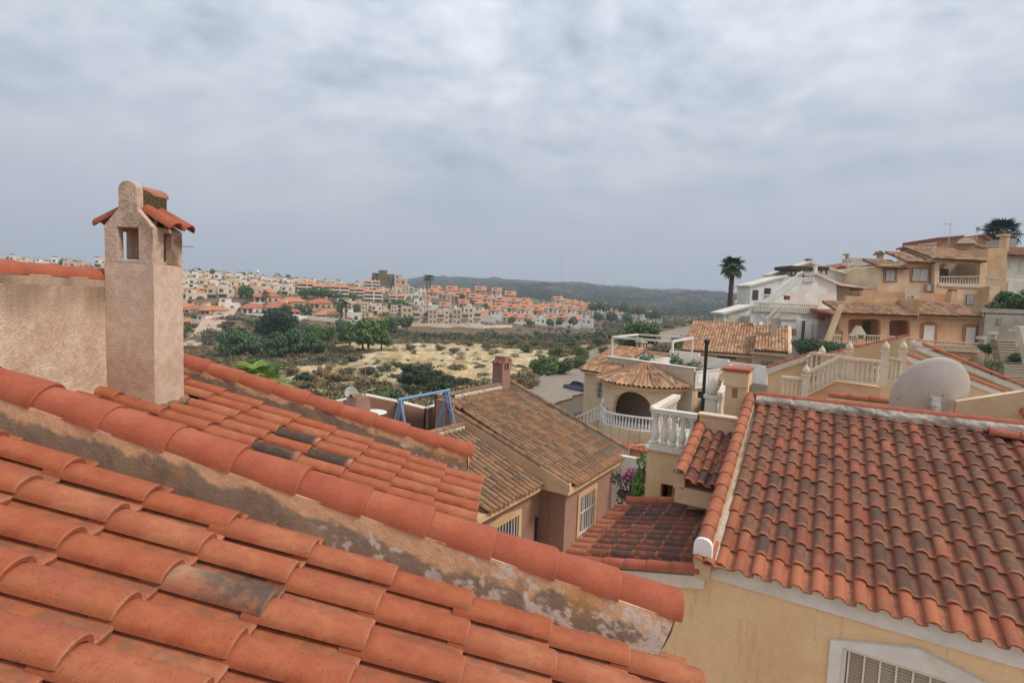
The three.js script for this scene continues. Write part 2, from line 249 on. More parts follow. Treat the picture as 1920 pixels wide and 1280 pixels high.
// ================================================================ THE HOUSE WITH THE SALMON ROOFS
const TW = 0.205, TE = 0.357;
const nearTile = tileGeo({ w: TW, r: 0.066, len: 0.43, segs: 10, lift: 0.03, th: 0.017, hump: 0.84, dip: 0.01 });
const nearCap = capGeo({ r0: 0.088, r1: 0.104, len: 0.4, th: 0.014, segs: 14, hump: 0.98 });
const mortarBump = grain.clone(); mortarBump.repeat.set(9, 1.4); mortarBump.needsUpdate = true;
function mortarTex(s, white) {           // stained lime and cement mortar: bare tan coat, grey-brown wash-down, white bloom
  return tex(1024, (u, v) => {
    const w = v * 0.155, n = tn(u, w, 24, 5, s), f = tn(u, w, 160, 3, s + 9), big = tn(u, w * 0.25, 10, 4, s + 20), g = tn(u, w, 70, 4, s + 33);
    let c = mix([0.52, 0.45, 0.38], [0.62, 0.545, 0.465], n);
    c = mix(c, [0.86, 0.69, 0.53], ss(-0.02, 0.035, v - (1.05 - big * 0.32) + (n - 0.5) * 0.16 + (f - 0.5) * 0.05) * 0.9);
    c = mix(c, [0.74, 0.53, 0.31], ss(0.6, 0.72, tn(u, w, 16, 4, s + 50)) * ss(0.72, 0.85, v) * 0.55);
    c = mix(c, [0.84, 0.79, 0.74], ss(0.56, 0.66, g * 0.6 + n * 0.25 + f * 0.15 + (0.76 - v) * 0.5 + (u - 0.62) * white) * 0.85);
    c = mix(c, [0.42, 0.35, 0.28], ss(0.64, 0.76, tn(u, w, 30, 4, s + 70)) * 0.4);
    return c.map((q) => q * (0.92 + 0.16 * f));
  }, { h: 256 });
}
function mortarWall(parent, name, x0, x1, yTop, slope, depth, z, thick, map, seedZ, endCut) {   // a wall that follows the roof slope, hand-trowelled face towards +z
  const nx = 150, ny = 9, p = [], uv = [], ix = [];
  for (let j = 0; j <= ny; j++) for (let i = 0; i <= nx; i++) {
    const v = j / ny, u = i / nx, xe = x1 - endCut * (1 - v), x = x0 + (xe - x0) * u, y = yTop - slope * (x - x0) - depth * (1 - v);
    const k = fbm(x * 3, y * 6, seedZ, 4) * 0.016 + fbm(x * 14, y * 20, seedZ + 3, 2) * 0.006;
    p.push(x + (i === nx ? fbm(2, y * 12, seedZ, 3) * 0.03 : 0), y, z + k * (j === ny ? 0.4 : 1)); uv.push((x - x0) / 4, v);
  }
  for (let j = 0; j < ny; j++) for (let i = 0; i < nx; i++) { const a = j * (nx + 1) + i; ix.push(a, a + 1, a + nx + 1, a + 1, a + nx + 2, a + nx + 1); }
  const base = p.length / 3;               // rough end and top, closing back to the rear face
  for (let j = 0; j <= ny; j++) for (let q = 0; q <= 3; q++) { const i = j * (nx + 1) + nx; p.push(p[i * 3] + 0.012 * Math.sin(q * 2 + j), p[i * 3 + 1], p[i * 3 + 2] - thick * q / 3); uv.push((p[i * 3] - x0) / 4 + 0.02 * q, j / ny); }
  for (let j = 0; j < ny; j++) for (let q = 0; q < 3; q++) { const a = base + j * 4 + q; ix.push(a, a + 1, a + 4, a + 1, a + 5, a + 4); }
  const b2 = p.length / 3;
  for (let i = 0; i <= nx; i++) { const k = ny * (nx + 1) + i; p.push(p[k * 3], p[k * 3 + 1], p[k * 3 + 2], p[k * 3], p[k * 3 + 1], z - thick, p[k * 3], p[k * 3 + 1] - depth, z - thick); for (let q = 0; q < 3; q++) uv.push((p[k * 3] - x0) / 4, 0.9 - q * 0.3); }
  for (let i = 0; i < nx; i++) { const a = b2 + i * 3; ix.push(a, a + 3, a + 1, a + 3, a + 4, a + 1, a + 1, a + 4, a + 2, a + 4, a + 5, a + 2); }
  const g = new THREE.BufferGeometry(); g.setAttribute('position', new THREE.Float32BufferAttribute(p, 3)); g.setAttribute('uv', new THREE.Float32BufferAttribute(uv, 2)); g.setIndex(ix); g.computeVertexNormals();
  return mesh(name, g, new THREE.MeshStandardMaterial({ map, bumpMap: mortarBump, bumpScale: 0.0022, roughness: 0.96 }), parent);
}
{
  const H = thing('villa', 'villa with salmon barrel tile roofs, mortar-stained capped gable walls and a pink rendered chimney', 'house', V(-1.5, -6.2, -1.8));
  const W = (v) => v.sub(H.position);      // scene place to the villa's own frame
  const slope = (t) => V(1, -t, 0).normalize();
  // the roof with the large tiles
  const s1 = 0.312, crest1 = (x) => -1.15 - s1 * (x + 0.5), base1 = 0.09;
  roofPlane(H, 'roof', W(V(0.83, crest1(0.83) - base1, 0.388)), V(0, 0, -1), slope(s1), 13, 12, TW, TE, nearTile, (c, r) => (c === 10 && r === 5) ? tilesNearBlack[2] : pick(tilesNear), { deckMat: deckClay, jit: 0.005 });
  // the roof behind it
  const s2 = 0.306, crest2 = (x) => -1.61 - s2 * (x + 0.258), blacks = { '8,4': 0, '6,4': 1, '7,3': 0 };
  roofPlane(H, 'roof', W(V(-0.285, crest2(-0.285) - base1, -2.545)), V(0, 0, -1), slope(s2), 11, 9, TW, TE, nearTile, (c, r) => { const k = blacks[c + ',' + r]; return k !== undefined ? tilesNearBlack[k] : pick(tilesNear); }, { deckMat: deckClay, skip: (c, r) => { const x = -0.26 - (r + 0.5) * 0.3416, z = -2.545 - (c + 0.4) * TW; return x < -2.68 && z < -3.86 && z > -4.3; } });
  // capped gable walls
  const top1 = (x) => -0.39 - 0.094 - 0.296 * (x + 2.38);
  const g1 = mortarWall(H, 'gable_wall', -3.12, 0.80, top1(-3.12), 0.296, 0.62, -2.275, 0.19, mortarTex(600, 0.55), 2.2, 0.2);
  g1.position.copy(W(V(0, 0, 0)));
  capsAlong(g1, V(-3.35, top1(-3.35) - 0.004, -2.372), V(0.835, top1(0.835) - 0.004, -2.372), nearCap, 0.322, capsNear, { name: 'coping_tile' });
  const top2 = (x) => -0.60 - 0.094 - 0.283 * (x + 3.09);
  const g2 = mortarWall(H, 'gable_wall', -3.12, -0.38, top2(-3.12), 0.283, 0.55, -4.775, 0.18, mortarTex(640, 0.12), 5.7, 0.03);
  g2.position.copy(W(V(0, 0, 0)));
  capsAlong(g2, V(-3.2, top2(-3.2) - 0.004, -4.868), V(-0.335, top2(-0.335) - 0.004, -4.868), nearCap, 0.318, capsNear, { name: 'coping_tile' });
  // the high terrace wall with its coping
  const tw = mesh('terrace_wall', merge([box(-3.31, -2.4, -4.2, -3.094, 0.066, 1.2), box(-3.31, -2.4, -4.95, -3.094, -0.75, -4.2)]), new THREE.MeshStandardMaterial({ map: tex(512, (u, v) => { const a = tn(u, v, 6, 4, 950), f = tn(u, v, 90, 2, 955), st = tn(u, v * 0.12, 14, 4, 960), top = v < 0.2 ? 1 : ss(0.66, 1, v); return mix(mix(hex(0xd9c2ae), hex(0xc6aa94), ss(0.4, 0.7, a)), hex(0x86705c), ss(0.62, 1.05, top * 0.62 + st * 0.5 + (f - 0.5) * 0.2) * 0.85).map((x) => x * (0.9 + 0.2 * f)); }, { repeat: 0.62, ry: 0.62 }), bumpMap: roughcast, bumpScale: 0.0032, roughness: 0.95 }), H); tw.position.copy(W(V(0, 0, 0)));
  const wallCap = capGeo({ r0: 0.098, r1: 0.112, len: 0.42, th: 0.016, segs: 14, hump: 0.8 });
  capsAlong(tw, V(-3.2, 0.058, 1.2), V(-3.2, 0.058, -4.2), wallCap, 0.302, capsNear, { name: 'coping_tile' });
  // body below the roofs
  const body = mesh('wall', merge([box(-7, -6.2, -2.45, 0.5, -1.72, 3.2), box(-7, -6.2, -4.9, -0.62, -1.8, -2.45), box(-7, -6.2, 3.2, -3.2, -1.2, 3.4)]), M.pink, H); body.position.copy(W(V(0, 0, 0)));
  // chimney
  const X0 = -3.092, X1 = -2.726, Z0 = -3.9, Z1 = -4.25, xc = (X0 + X1) / 2, hw = (X1 - X0) / 2;
  const rough = (g, a) => { const p = g.attributes.position; for (let i = 0; i < p.count; i++) { const x = p.getX(i), y = p.getY(i), z = p.getZ(i); p.setXYZ(i, x + a * perlin.noise(x * 13, y * 9, z * 13), y + a * perlin.noise(x * 9 + 5, y * 13, z * 9), z + a * perlin.noise(x * 11, y * 11 + 3, z * 11)); } g.computeVertexNormals(); return g; };
  const shaftGeo = new THREE.BoxGeometry(2 * hw, 1.45, Z0 - Z1, 6, 24, 6); shaftGeo.translate(xc, 0.19 - 0.725, (Z0 + Z1) / 2);
  const ch = mesh('chimney', uvBox(rough(shaftGeo, 0.006)), M.pink, H); ch.position.copy(W(V(0, 0, 0)));
  const head = (hole) => { const o = [[-hw, 0.185], [hw, 0.185], [hw, 0.462], [0.074, 0.59]]; for (let i = 0; i <= 10; i++) { const a = Math.PI * i / 10; o.push([0.074 * Math.cos(a) * (1 + 0.12 * Math.sin(a)), 0.722 + 0.078 * Math.sin(a)]); } o.push([-0.074, 0.59], [-hw, 0.462]); return slab(o, [hole], 0.065, 0.006); };
  const put = (g, x, y, z, ry = 0) => { g.rotateY(ry); g.translate(x, y, z); return g; };
  const cowl = merge([put(head(rect(-0.082, 0.215, 0.072, 0.452)), xc, 0, Z0), put(slab([[-hw, 0.185], [hw, 0.185], [hw, 0.462], [0.06, 0.56], [-0.06, 0.56], [-hw, 0.462]], [rect(-0.09, 0.215, 0.02, 0.44)], 0.065, 0.006), xc, 0, Z1 + 0.065),
    put(slab(rect(-0.112, 0.185, 0.112, 0.47), [rect(-0.05, 0.215, 0.045, 0.438)], 0.055, 0.005), X1, 0, (Z0 + Z1) / 2, Math.PI / 2), put(slab(rect(-0.112, 0.185, 0.112, 0.47), [rect(-0.05, 0.215, 0.045, 0.438)], 0.055, 0.005), X0 + 0.055, 0, (Z0 + Z1) / 2, Math.PI / 2)]);
  mesh('cowl', uvBox(cowl), stucco(0xcab29f, { tone: 0x8c765e, amt: 0.6, bump: 0.0032, b: roughcast, s: 26, spot: 0.25, rep: 1.3, own: true }), ch, 'rendered chimney head with smoke openings');
  const moss = new THREE.MeshStandardMaterial({ map: tex(128, (u, v) => mix([0.46, 0.38, 0.28], [0.36, 0.32, 0.18], tn(u, v, 6, 4, 77)).map((x) => x * (0.75 + 0.5 * tn(u, v, 28, 2, 78))), { repeat: 3 }), bumpMap: roughcast, bumpScale: 0.012, roughness: 1 });
  const crestO = [[-0.07, 0.5], [0.07, 0.5], [0.074, 0.72]]; for (let i = 1; i <= 8; i++) { const a = Math.PI * i / 8; crestO.push([0.074 * Math.cos(a), 0.72 + 0.062 * Math.sin(a)]); }
  mesh('crest', put(slab(crestO, null, 0.275, 0.008), xc, 0, Z0 - 0.06), moss, ch, 'mossy mortar crest of the chimney');
  mesh('pillar', box(xc - 0.062, 0.19, -4.06, xc - 0.018, 0.5, -4.02), flat(0xa8917a, 0.95), ch, 'brick post inside the chimney head');
  const smallCap = capGeo({ r0: 0.062, r1: 0.072, len: 0.27, th: 0.011, segs: 10, hump: 0.9 });
  for (const [sx, zz] of [[1, -4.005], [1, -4.165], [-1, -4.0], [-1, -4.16]]) { const t = mesh('hood_tile', smallCap, pick(capsNear), ch); basis(t, V(xc + sx * 0.29, 0.46, zz), V(0, 0, -sx), V(sx * 0.87, -0.5, 0)); }
  const rc = mesh('crest_tile', capGeo({ r0: 0.062, r1: 0.07, len: 0.27, th: 0.012, segs: 10, hump: 0.95 }), clay(tileTex(hex(0xbd6f58), hex(0xcb8a74), 230, { dust: 0.3 })), ch); basis(rc, V(xc + 0.008, 0.728, Z1 - 0.005), V(-1, 0, 0), V(0, 0.015, -1));
  const skirt = []; for (let i = 0; i < 46; i++) { const q = i / 46 * 4, s = Math.floor(q), f = q - s; const [x, z] = s === 0 ? [X0 + (X1 - X0) * f, Z0 + 0.02] : s === 1 ? [X1 + 0.02, Z0 + (Z1 - Z0) * f] : s === 2 ? [X1 + (X0 - X1) * f, Z1 - 0.02] : [X0, Z1 + (Z0 - Z1) * f]; const b = new THREE.IcosahedronGeometry(rr(0.022, 0.04), 1); b.scale(1.5, 0.7, 1.1); b.translate(x, crest2(x) - 0.055 + rr(-0.01, 0.015), z); skirt.push(uvBox(b)); }
  mesh('mortar_skirt', merge(skirt), stucco(0x9a7a60, { tone: 0x6d5644, amt: 0.8, spot: 0.3, bump: 0.01, b: roughcast, s: 24, own: true }), ch);
}

// ---------------------------------------------------------------- windows, doors, balustrades
const frameMat = flat(0xd6d3cb, 0.55), brownFrame = flat(0x6a4a36, 0.6), barMat = flat(0xd9d6d0, 0.5);
function opening(parent, x0, y0, x1, y1, z, { bars = 0, cross = [], frame = frameMat, pane = glassMat, turn = 0, name = 'window', label, fw = 0.05, split = true, deep = 0.1, sill = null, barM = barMat, barZ = 0.03, barR = 0.012 } = {}) {
  const w = x1 - x0, h = y1 - y0, parts = [box(0, 0, -deep, fw, h, 0), box(w - fw, 0, -deep, w, h, 0), box(fw, h - fw, -deep, w - fw, h, 0), box(fw, 0, -deep, w - fw, fw, 0)];
  if (split) parts.push(box(w / 2 - fw * 0.4, fw, -deep, w / 2 + fw * 0.4, h - fw, -0.01));
  const f = mesh(name, merge(parts), frame, parent, label); f.position.set(x0, y0, z); f.rotation.y = turn;
  mesh('pane', box(fw * 0.5, fw * 0.5, -deep, w - fw * 0.5, h - fw * 0.5, -deep + 0.03), pane, f);
  for (let i = 0; i < bars; i++) { const x = w * (i + 0.5) / bars; mesh('bar', box(x - barR, -0.02, barZ, x + barR, h + 0.02, barZ + 2 * barR), barM, f); }
  for (const c of cross) mesh('bar', box(-0.02, h * c - barR, barZ + 2 * barR + 0.002, w + 0.02, h * c + barR, barZ + 4 * barR), barM, f);
  if (sill) mesh('sill', box(-0.08, -0.07, -deep, w + 0.08, -0.003, 0.06), sill, f);
  return f;
}
const balGeo = lathe([[0.0, 0], [0.075, 0], [0.075, 0.09], [0.045, 0.115], [0.06, 0.16], [0.075, 0.27], [0.06, 0.42], [0.038, 0.6], [0.033, 0.74], [0.052, 0.79], [0.034, 0.82], [0.045, 0.86], [0.07, 0.9], [0.07, 1], [0, 1]], 10);
const balGeoLow = lathe([[0, 0], [0.07, 0], [0.07, 0.1], [0.045, 0.13], [0.07, 0.28], [0.035, 0.66], [0.05, 0.8], [0.035, 0.84], [0.065, 0.92], [0.065, 1], [0, 1]], 6);
// a run of cast balusters between two places given in the parent's frame; the rail and plinth are the part, each baluster a sub-part
function balustrade(parent, A, B, n, { h = 0.85, mat = M.cast, low = false, rail = 0.09, ends = true, plinth = true, label, width = 0.17 } = {}) {
  const up = V(0, 1, 0), a0 = A.clone(), b0 = B.clone(), g = [bar(a0.clone().addScaledVector(up, h - rail / 2), b0.clone().addScaledVector(up, h - rail / 2), width, rail)], pl = [];
  if (plinth) pl.push(bar(a0.clone().addScaledVector(up, 0.04), b0.clone().addScaledVector(up, 0.04), width * 0.95, 0.08));
  const p = mesh('balustrade', g[0], mat, parent, label); if (plinth) mesh('plinth', pl[0], mat, p);
  const y0 = plinth ? 0.075 : 0, hh = h - rail - y0 + 0.01;
  for (let i = 0; i < n; i++) { const t = (i + (ends ? 0.5 : 1)) / (ends ? n : n + 1), b = mesh('baluster', low ? balGeoLow : balGeo, mat, p); b.position.copy(A).lerp(B, t).addScaledVector(up, y0); b.scale.set(1, hh, 1); }
  return p;
}
function post(parent, x, y, z, h, { s = 0.24, mat = M.cast, finial = true } = {}) {
  const g = [box(x - s / 2, y, z - s / 2, x + s / 2, y + h, z + s / 2), box(x - s * 0.64, y + h, z - s * 0.64, x + s * 0.64, y + h + 0.07, z + s * 0.64)];
  if (finial) { const f = lathe([[0, 0], [s * 0.5, 0], [s * 0.42, s * 0.25], [s * 0.62, s * 0.5], [s * 0.5, s * 0.95], [s * 0.2, s * 1.4], [0, s * 1.75]], 8); f.translate(x, y + h + 0.07, z); g.push(f); }
  return mesh('post', merge(g.map((q) => strip(q))), mat, parent);
}

// ================================================================ OCHRE HOUSE WITH THE BLACK-STAINED RED ROOF
const midTile = tileGeo({ w: 0.21, r: 0.066, len: 0.44, segs: 8, lift: 0.036, th: 0.02, hump: 0.86, dip: 0.008 });
const midCap = capGeo({ r0: 0.086, r1: 0.102, len: 0.37, th: 0.014, segs: 9 });
const redPick = patchy(tilesRed, 3.1, 0.02, 0.5), leanPick = patchy(tilesDark, 5.3, 0.12, 0.5), tanPick = patchy(tilesTan, 7.7, 0.02, 0.6);
const redTurn = -0.5377, redOrigin = V(2.7096, -3.1347, -6.2125), redUp = 3.2;
{
  const H = thing('ochre_house', 'ochre house with a black-stained red tile roof, white fascia and a pedimented white window', 'house', V(redOrigin.x, redOrigin.y - redUp, redOrigin.z), redTurn);
  const Y = redUp, t = 0.343, down = V(0, -t, 1).normalize(), roofY = (z) => Y - 0.095 - t * z;
  roofPlane(H, 'roof', V(-0.065, roofY(-0.05), -0.05), V(1, 0, 0), down, 24, 12, 0.21, 0.365, midTile, (c, r) => r === 0 ? pick(tilesRedClean) : redPick(c, r), { deckMat: deckClay, jit: 0.006, deckLen: 4.6 });
  // upper courses that run under the ridge mortar
  const under = mesh('roof', box(-0.05, -0.1, 0, 5, -0.03, 0.3), deckClay, H); basis(under, V(0, roofY(-4.35), -4.35), V(1, 0, 0), down);
  for (let c = 0; c < 24; c++) { const q = mesh('roof_tile', midTile, pick(tilesRed), under); q.position.set(c * 0.21 - 0.065, 0, 0.3 + rr(-0.004, 0.004)); }
  // ridge bedded in pale mortar
  const rm = mesh('ridge_mortar', merge([mortarStrip(-0.1, 5.02, Y + 1.54, Y + 1.37, -4.13, 0.045, 3.3), box(-0.12, Y + 1.2, -4.42, 5.02, Y + 1.49, -4.22)]), M.cement, H);
  capsAlong(rm, V(-0.1, Y + 1.505, -4.27), V(5.0, Y + 1.505, -4.27), midCap, 0.33, capsNear);
  // left verge with its row of caps
  const verge = mesh('verge_wall', slab([[-4.42, Y + 1.44], [-4.42, Y + 0.9], [0, Y - 0.28], [0, Y + 0.13]].map(([z, y]) => [z, y]), null, 0.19), M.tan, H); verge.rotation.y = -Math.PI / 2; verge.position.set(-0.302, 0, 0);
  mesh('verge_mortar', slab([[-4.3, Y + 1.34], [-4.3, Y + 1.2], [-0.02, Y - 0.14], [-0.02, Y + 0.0]], null, 0.06), M.cement, H).rotation.y = -Math.PI / 2; H.children[H.children.length - 1].position.set(-0.112, 0, 0);
  const vcaps = capsAlong(H, V(-0.212, Y + 1.47, -4.28), V(-0.212, Y + 0.155, 0.0), midCap, 0.322, tilesRedClean, { name: 'ridge_tile' });
  const vend = [[-0.115, -0.1], [0.115, -0.1]]; for (let i = 0; i <= 8; i++) { const a = Math.PI * i / 8; vend.push([0.112 * Math.cos(a), 0.035 + 0.1 * Math.sin(a)]); }
  mesh('verge_end', slab(vend, null, 0.07, 0.008), M.brightWhite, H, 'white plaster stop at the end of the verge').position.set(-0.212, Y + 0.13, 0.035);
  const et = mesh('roof_tile', midTile, tilesRedClean[1], H); basis(et, V(-0.32, Y - 0.06, 0.06), V(1, 0, 0), down);
  const et2 = mesh('roof_tile', midTile, tilesRedClean[0], H); basis(et2, V(-0.2, Y - 0.066, 0.06), V(1, 0, 0), down);
  mesh('fascia', box(-0.34, Y - 0.285, -0.4, 5.2, Y - 0.082, -0.1), M.white, H);
  // front wall with the window opening
  const fw = slab([[-2.05, Y - 4.4], [5.2, Y - 4.4], [5.2, Y - 0.283], [-0.3, Y - 0.283], [-0.3, Y - 0.42], [-2.05, Y - 0.84]], [rect(1.337, Y - 1.95, 2.66, Y - 0.635)], 0.25);
  const front = mesh('wall', fw, new THREE.MeshStandardMaterial({ map: tex(512, (u, v) => { const a = tn(u, v, 4, 4, 980), d = tn(u, v * 0.08, 40, 3, 985), f = tn(u, v, 60, 2, 990); return mix(mix(hex(0xe2c299), hex(0xd9b68a), ss(0.4, 0.7, a)), hex(0xc39c70), ss(0.6, 0.8, d) * 0.3).map((x) => x * (0.97 + 0.06 * f)); }, { repeat: 0.4 }), bumpMap: grain, bumpScale: 0.0025, roughness: 0.93 }), H); front.position.z = -0.13;
  mesh('wall', merge([box(-2.05, Y - 4.4, -4.4, 5.2, Y - 0.9, -0.39), box(-0.9, Y - 0.9, -4.4, 5.2, Y - 0.6, -0.39), box(-0.3, Y - 0.6, -4.4, 5.2, Y - 0.2, -1.4), box(0.2, Y - 0.2, -4.42, 5.2, Y + 1.0, -3.6)]), M.ochre, H);
  const sur = slab([[1.215, Y - 2.1], [2.785, Y - 2.1], [2.785, Y - 0.6], [2.0, Y - 0.392], [1.215, Y - 0.6]], [rect(1.337, Y - 1.98, 2.66, Y - 0.635)], 0.05, 0.006);
  mesh('window_surround', sur, M.white, H, 'white window surround with a low pediment').position.z = -0.085;
  const wn = opening(H, 1.34, Y - 1.95, 2.657, Y - 0.638, -0.13, { bars: 9, pane: M.blind, split: false, fw: 0.045, barR: 0.009, barZ: -0.05 });
  const slatGeo = box(0.05, -0.018, -0.008, 1.267, 0.018, 0.004); for (let i = 0; i < 32; i++) { const q = mesh('slat', slatGeo, M.blind, wn); q.position.set(0, 0.07 + i * 0.038, -0.062); q.rotation.x = 0.22; }
  // low lean-to roof left of it: caps along the white front edge, eave on the far left side
  const ts = 0.236, sDown = V(-1, -ts, 0).normalize(), lowTile = tileGeo({ w: 0.21, r: 0.07, len: 0.44, segs: 6, lift: 0.024, th: 0.016 });
  roofPlane(H, 'roof', V(-2.16, Y - 0.66, -2.5), V(0, 0, 1), sDown, 11, 6, 0.21, 0.345, lowTile, (c, r) => (r === 0 ? pick(tilesRedClean.concat(tilesRed.slice(0, 2))) : leanPick(c, r)), { deckMat: deckClay, jit: 0.006 });
  const le = mesh('verge_wall', slab([[-2.1, Y - 0.86], [-0.3, Y - 0.43], [-0.3, Y - 0.24], [-2.1, Y - 0.67]], null, 0.16), M.white, H); le.position.z = -0.085;
  capsAlong(le, V(-0.29, Y - 0.22, 0.015), V(-2.12, Y - 0.655, 0.015), midCap, 0.3, capsNear);
  mesh('fascia', slab([[-2.0, Y - 0.86], [-0.18, Y - 0.43], [-0.18, Y - 0.33], [-0.18, Y - 0.26], [-2.0, Y - 0.68]], null, 0.04), M.castWhite, H).position.z = -0.045;
  const be = mesh('verge_wall', box(-2.0, Y - 0.62, -2.66, -0.95, Y - 0.42, -2.52), M.cement, H);
  be.geometry = uvBox(slab([[-2.02, Y - 0.7], [-0.95, Y - 0.44], [-0.95, Y - 0.27], [-2.02, Y - 0.53]], null, 0.14)); be.position.z = -2.52;
  capsAlong(be, V(-0.93, Y - 0.265, -0.07), V(-2.03, Y - 0.525, -0.07), midCap, 0.3, capsNear);
  // porch block between the two roofs
  const ps = 0.31, pd = V(0, -ps, 1).normalize();
  roofPlane(H, 'roof', V(-0.84, Y + 0.37, -1.72), V(1, 0, 0), pd, 3, 5, 0.19, 0.345, midTile, () => pick(tilesDark.concat(tilesRed.slice(1, 4))), { deckMat: deckClay, jit: 0.006 });
  const pv = mesh('verge_wall', slab([[-3.35, Y + 0.93], [-3.35, Y + 0.7], [-1.8, Y + 0.2], [-1.8, Y + 0.45]], null, 0.17), M.ochre, H); pv.rotation.y = -Math.PI / 2; pv.position.set(-1.02, 0, 0);
  capsAlong(H, V(-0.93, Y + 0.965, -3.3), V(-0.93, Y + 0.475, -1.72), midCap, 0.3, tilesRedClean, { name: 'ridge_tile' });
  mesh('wall', merge([box(-1.0, Y - 0.03, -3.3, -0.3, Y + 0.24, -1.8), box(-0.86, Y - 1, -3.3, -0.3, Y - 0.03, -2.2)]), M.ochre, H);
  // terrace block with balustrade
  const tb = slab(rect(-1.9, Y - 3.4, -0.9, Y + 0.36), [rect(-1.6, Y - 2.2, -1.2, Y - 0.28)], 0.2); const tbm = mesh('wall', tb, M.ochre, H); tbm.position.z = -3.3;
  mesh('wall', merge([box(-1.9, Y - 3.4, -5.4, -1.72, Y + 0.36, -3.5), box(-1.72, Y + 0.2, -5.4, 4.9, Y + 0.36, -3.52), box(-1.72, Y - 3.4, -5.3, -0.3, Y + 0.2, -4.4), box(-0.96, Y + 0.36, -3.48, -0.3, Y + 1.17, -3.3)]), M.apricot, H);
  mesh('coping', box(-0.99, Y + 1.17, -3.5, -0.28, Y + 1.205, -3.27), M.cast, H);
  mesh('niche', merge([box(-1.6, Y - 2.2, -4.3, -1.2, Y - 0.2, -3.9), box(-1.42, Y - 2.2, -3.9, -1.38, Y - 0.28, -3.5)]), M.tan, H);
  mesh('terrace_edge', box(-1.94, Y + 0.36, -5.4, -0.95, Y + 0.405, -3.24), M.castWhite, H);
  balustrade(H, V(-1.85, Y + 0.4, -3.33), V(-1.0, Y + 0.4, -3.33), 5, { h: 0.78, mat: M.castWhite });
  balustrade(H, V(-1.85, Y + 0.4, -3.42), V(-1.85, Y + 0.4, -5.3), 8, { h: 0.78, mat: M.castWhite });
  // stub of chimney stack with a vent, and the terrace behind the ridge
  const st = slab(rect(-0.67, Y + 0.36, -0.29, Y + 1.66), [rect(-0.54, Y + 1.42, -0.44, Y + 1.62)], 0.12); const stm = mesh('chimney', st, M.apricot, H); stm.position.z = -4.2;
  mesh('stack_body', box(-0.67, Y + 0.36, -4.75, -0.29, Y + 1.62, -4.45), M.apricot, stm).position.z = 4.2;
  mesh('stack_head', box(-0.71, Y + 1.66, -4.78, -0.26, Y + 1.95, -4.16), M.apricot, stm).position.z = 4.2;
  const stc = mesh('stack_cap', merge([box(-0.74, Y + 1.95, -4.8, -0.24, Y + 2.01, -4.13)]), capsNear[0], stm); stc.position.z = 4.2;
  // parapets on the far side of the terrace
  const pw = mesh('parapet', box(1.1, Y + 0.36, -6.0, 2.9, Y + 1.42, -5.82), M.apricot, H);
  capsAlong(pw, V(2.9, Y + 1.44, -5.91), V(1.1, Y + 1.44, -5.91), midCap, 0.33, capsNear);
  const sw = mesh('parapet', slab([[3.02, Y + 0.36], [4.9, Y + 0.36], [4.9, Y + 2.0], [3.98, Y + 1.99], [3.05, Y + 1.68]], null, 0.2), M.apricot, H); sw.position.z = -5.2;
  capsAlong(sw, V(4.9, Y + 2.0, -0.1), V(4.0, Y + 2.0, -0.1), midCap, 0.3, capsNear);
  capsAlong(H, V(3.95, Y + 1.62, -5.1), V(3.9, Y + 1.55, -4.55), midCap, 0.3, capsNear, { name: 'ridge_tile' });
  capsAlong(H, V(5.05, Y + 1.30, -3.82), V(3.25, Y + 1.38, -4.02), midCap, 0.36, capsNear, { name: 'ridge_tile' });
  // finial post and stair rail beyond the stack
  post(H, -0.98, Y + 0.36, -4.62, 0.95, { s: 0.22, mat: M.castWhite });
  balustrade(H, V(-0.9, Y + 0.6, -4.9), V(-0.5, Y + 0.9, -6.2), 5, { h: 0.8, mat: M.castWhite });
}
// the big dish on its terrace, its back turned
{
  const L = (x, y, z) => V(x, y, z).applyAxisAngle(V(0, 1, 0), redTurn).add(redOrigin);
  const D = thing('satellite_dish', 'large grey satellite dish seen from behind above the red roof ridge', 'satellite dish', L(2.67, 0.36, -5.3), redTurn + 0.5);
  const pts = []; for (let i = 0; i <= 12; i++) { const r = 0.69 * i / 12; pts.push([r, -0.14 * (1 - (r / 0.69) ** 2)]); } const back = pts.map(([r, y]) => [r, y - 0.012]).reverse();
  const g = lathe(pts.concat([[0.697, 0.006]], back), 40); g.rotateX(-Math.PI / 2 + 0.28); g.scale(1, 1, 1);
  const d = mesh('reflector', g, new THREE.MeshStandardMaterial({ map: tex(128, (u, v) => mix([0.80, 0.775, 0.74], [0.75, 0.72, 0.69], tn(u, v, 5, 4, 900)).map((x) => x * (0.96 + 0.08 * tn(u, v, 40, 2, 905)))), roughness: 0.75 }), D); d.position.set(0, 1.42, 0);
  mesh('bracket', merge([box(-0.075, 1.2, 0.1, 0.075, 1.35, 0.19), box(-0.05, 0.7, 0.2, 0.05, 1.24, 0.25), bar(V(0.07, 1.3, 0.16), V(0.05, 1.05, 0.24), 0.02), bar(V(-0.07, 1.3, 0.16), V(-0.05, 1.05, 0.24), 0.02)]), M.steel, D);
  mesh('mast', merge([rod(V(0, 0, 0.22), V(0, 1.1, 0.22), 0.045, 0.045, 12), box(-0.18, 0, 0.05, 0.18, 0.02, 0.4)]), M.steel, D);
  for (const [x, y] of [[-0.13, 1.42], [0.13, 1.4], [-0.6, 1.3], [0.61, 1.25]]) { const b = mesh('bolt', new THREE.SphereGeometry(0.012, 8, 6), M.dark, D); b.position.set(x, y, 0.15 - 0.14 * (Math.hypot(x, y - 1.42) / 0.69) ** 2 - (y - 1.42) * 0.28); }
}

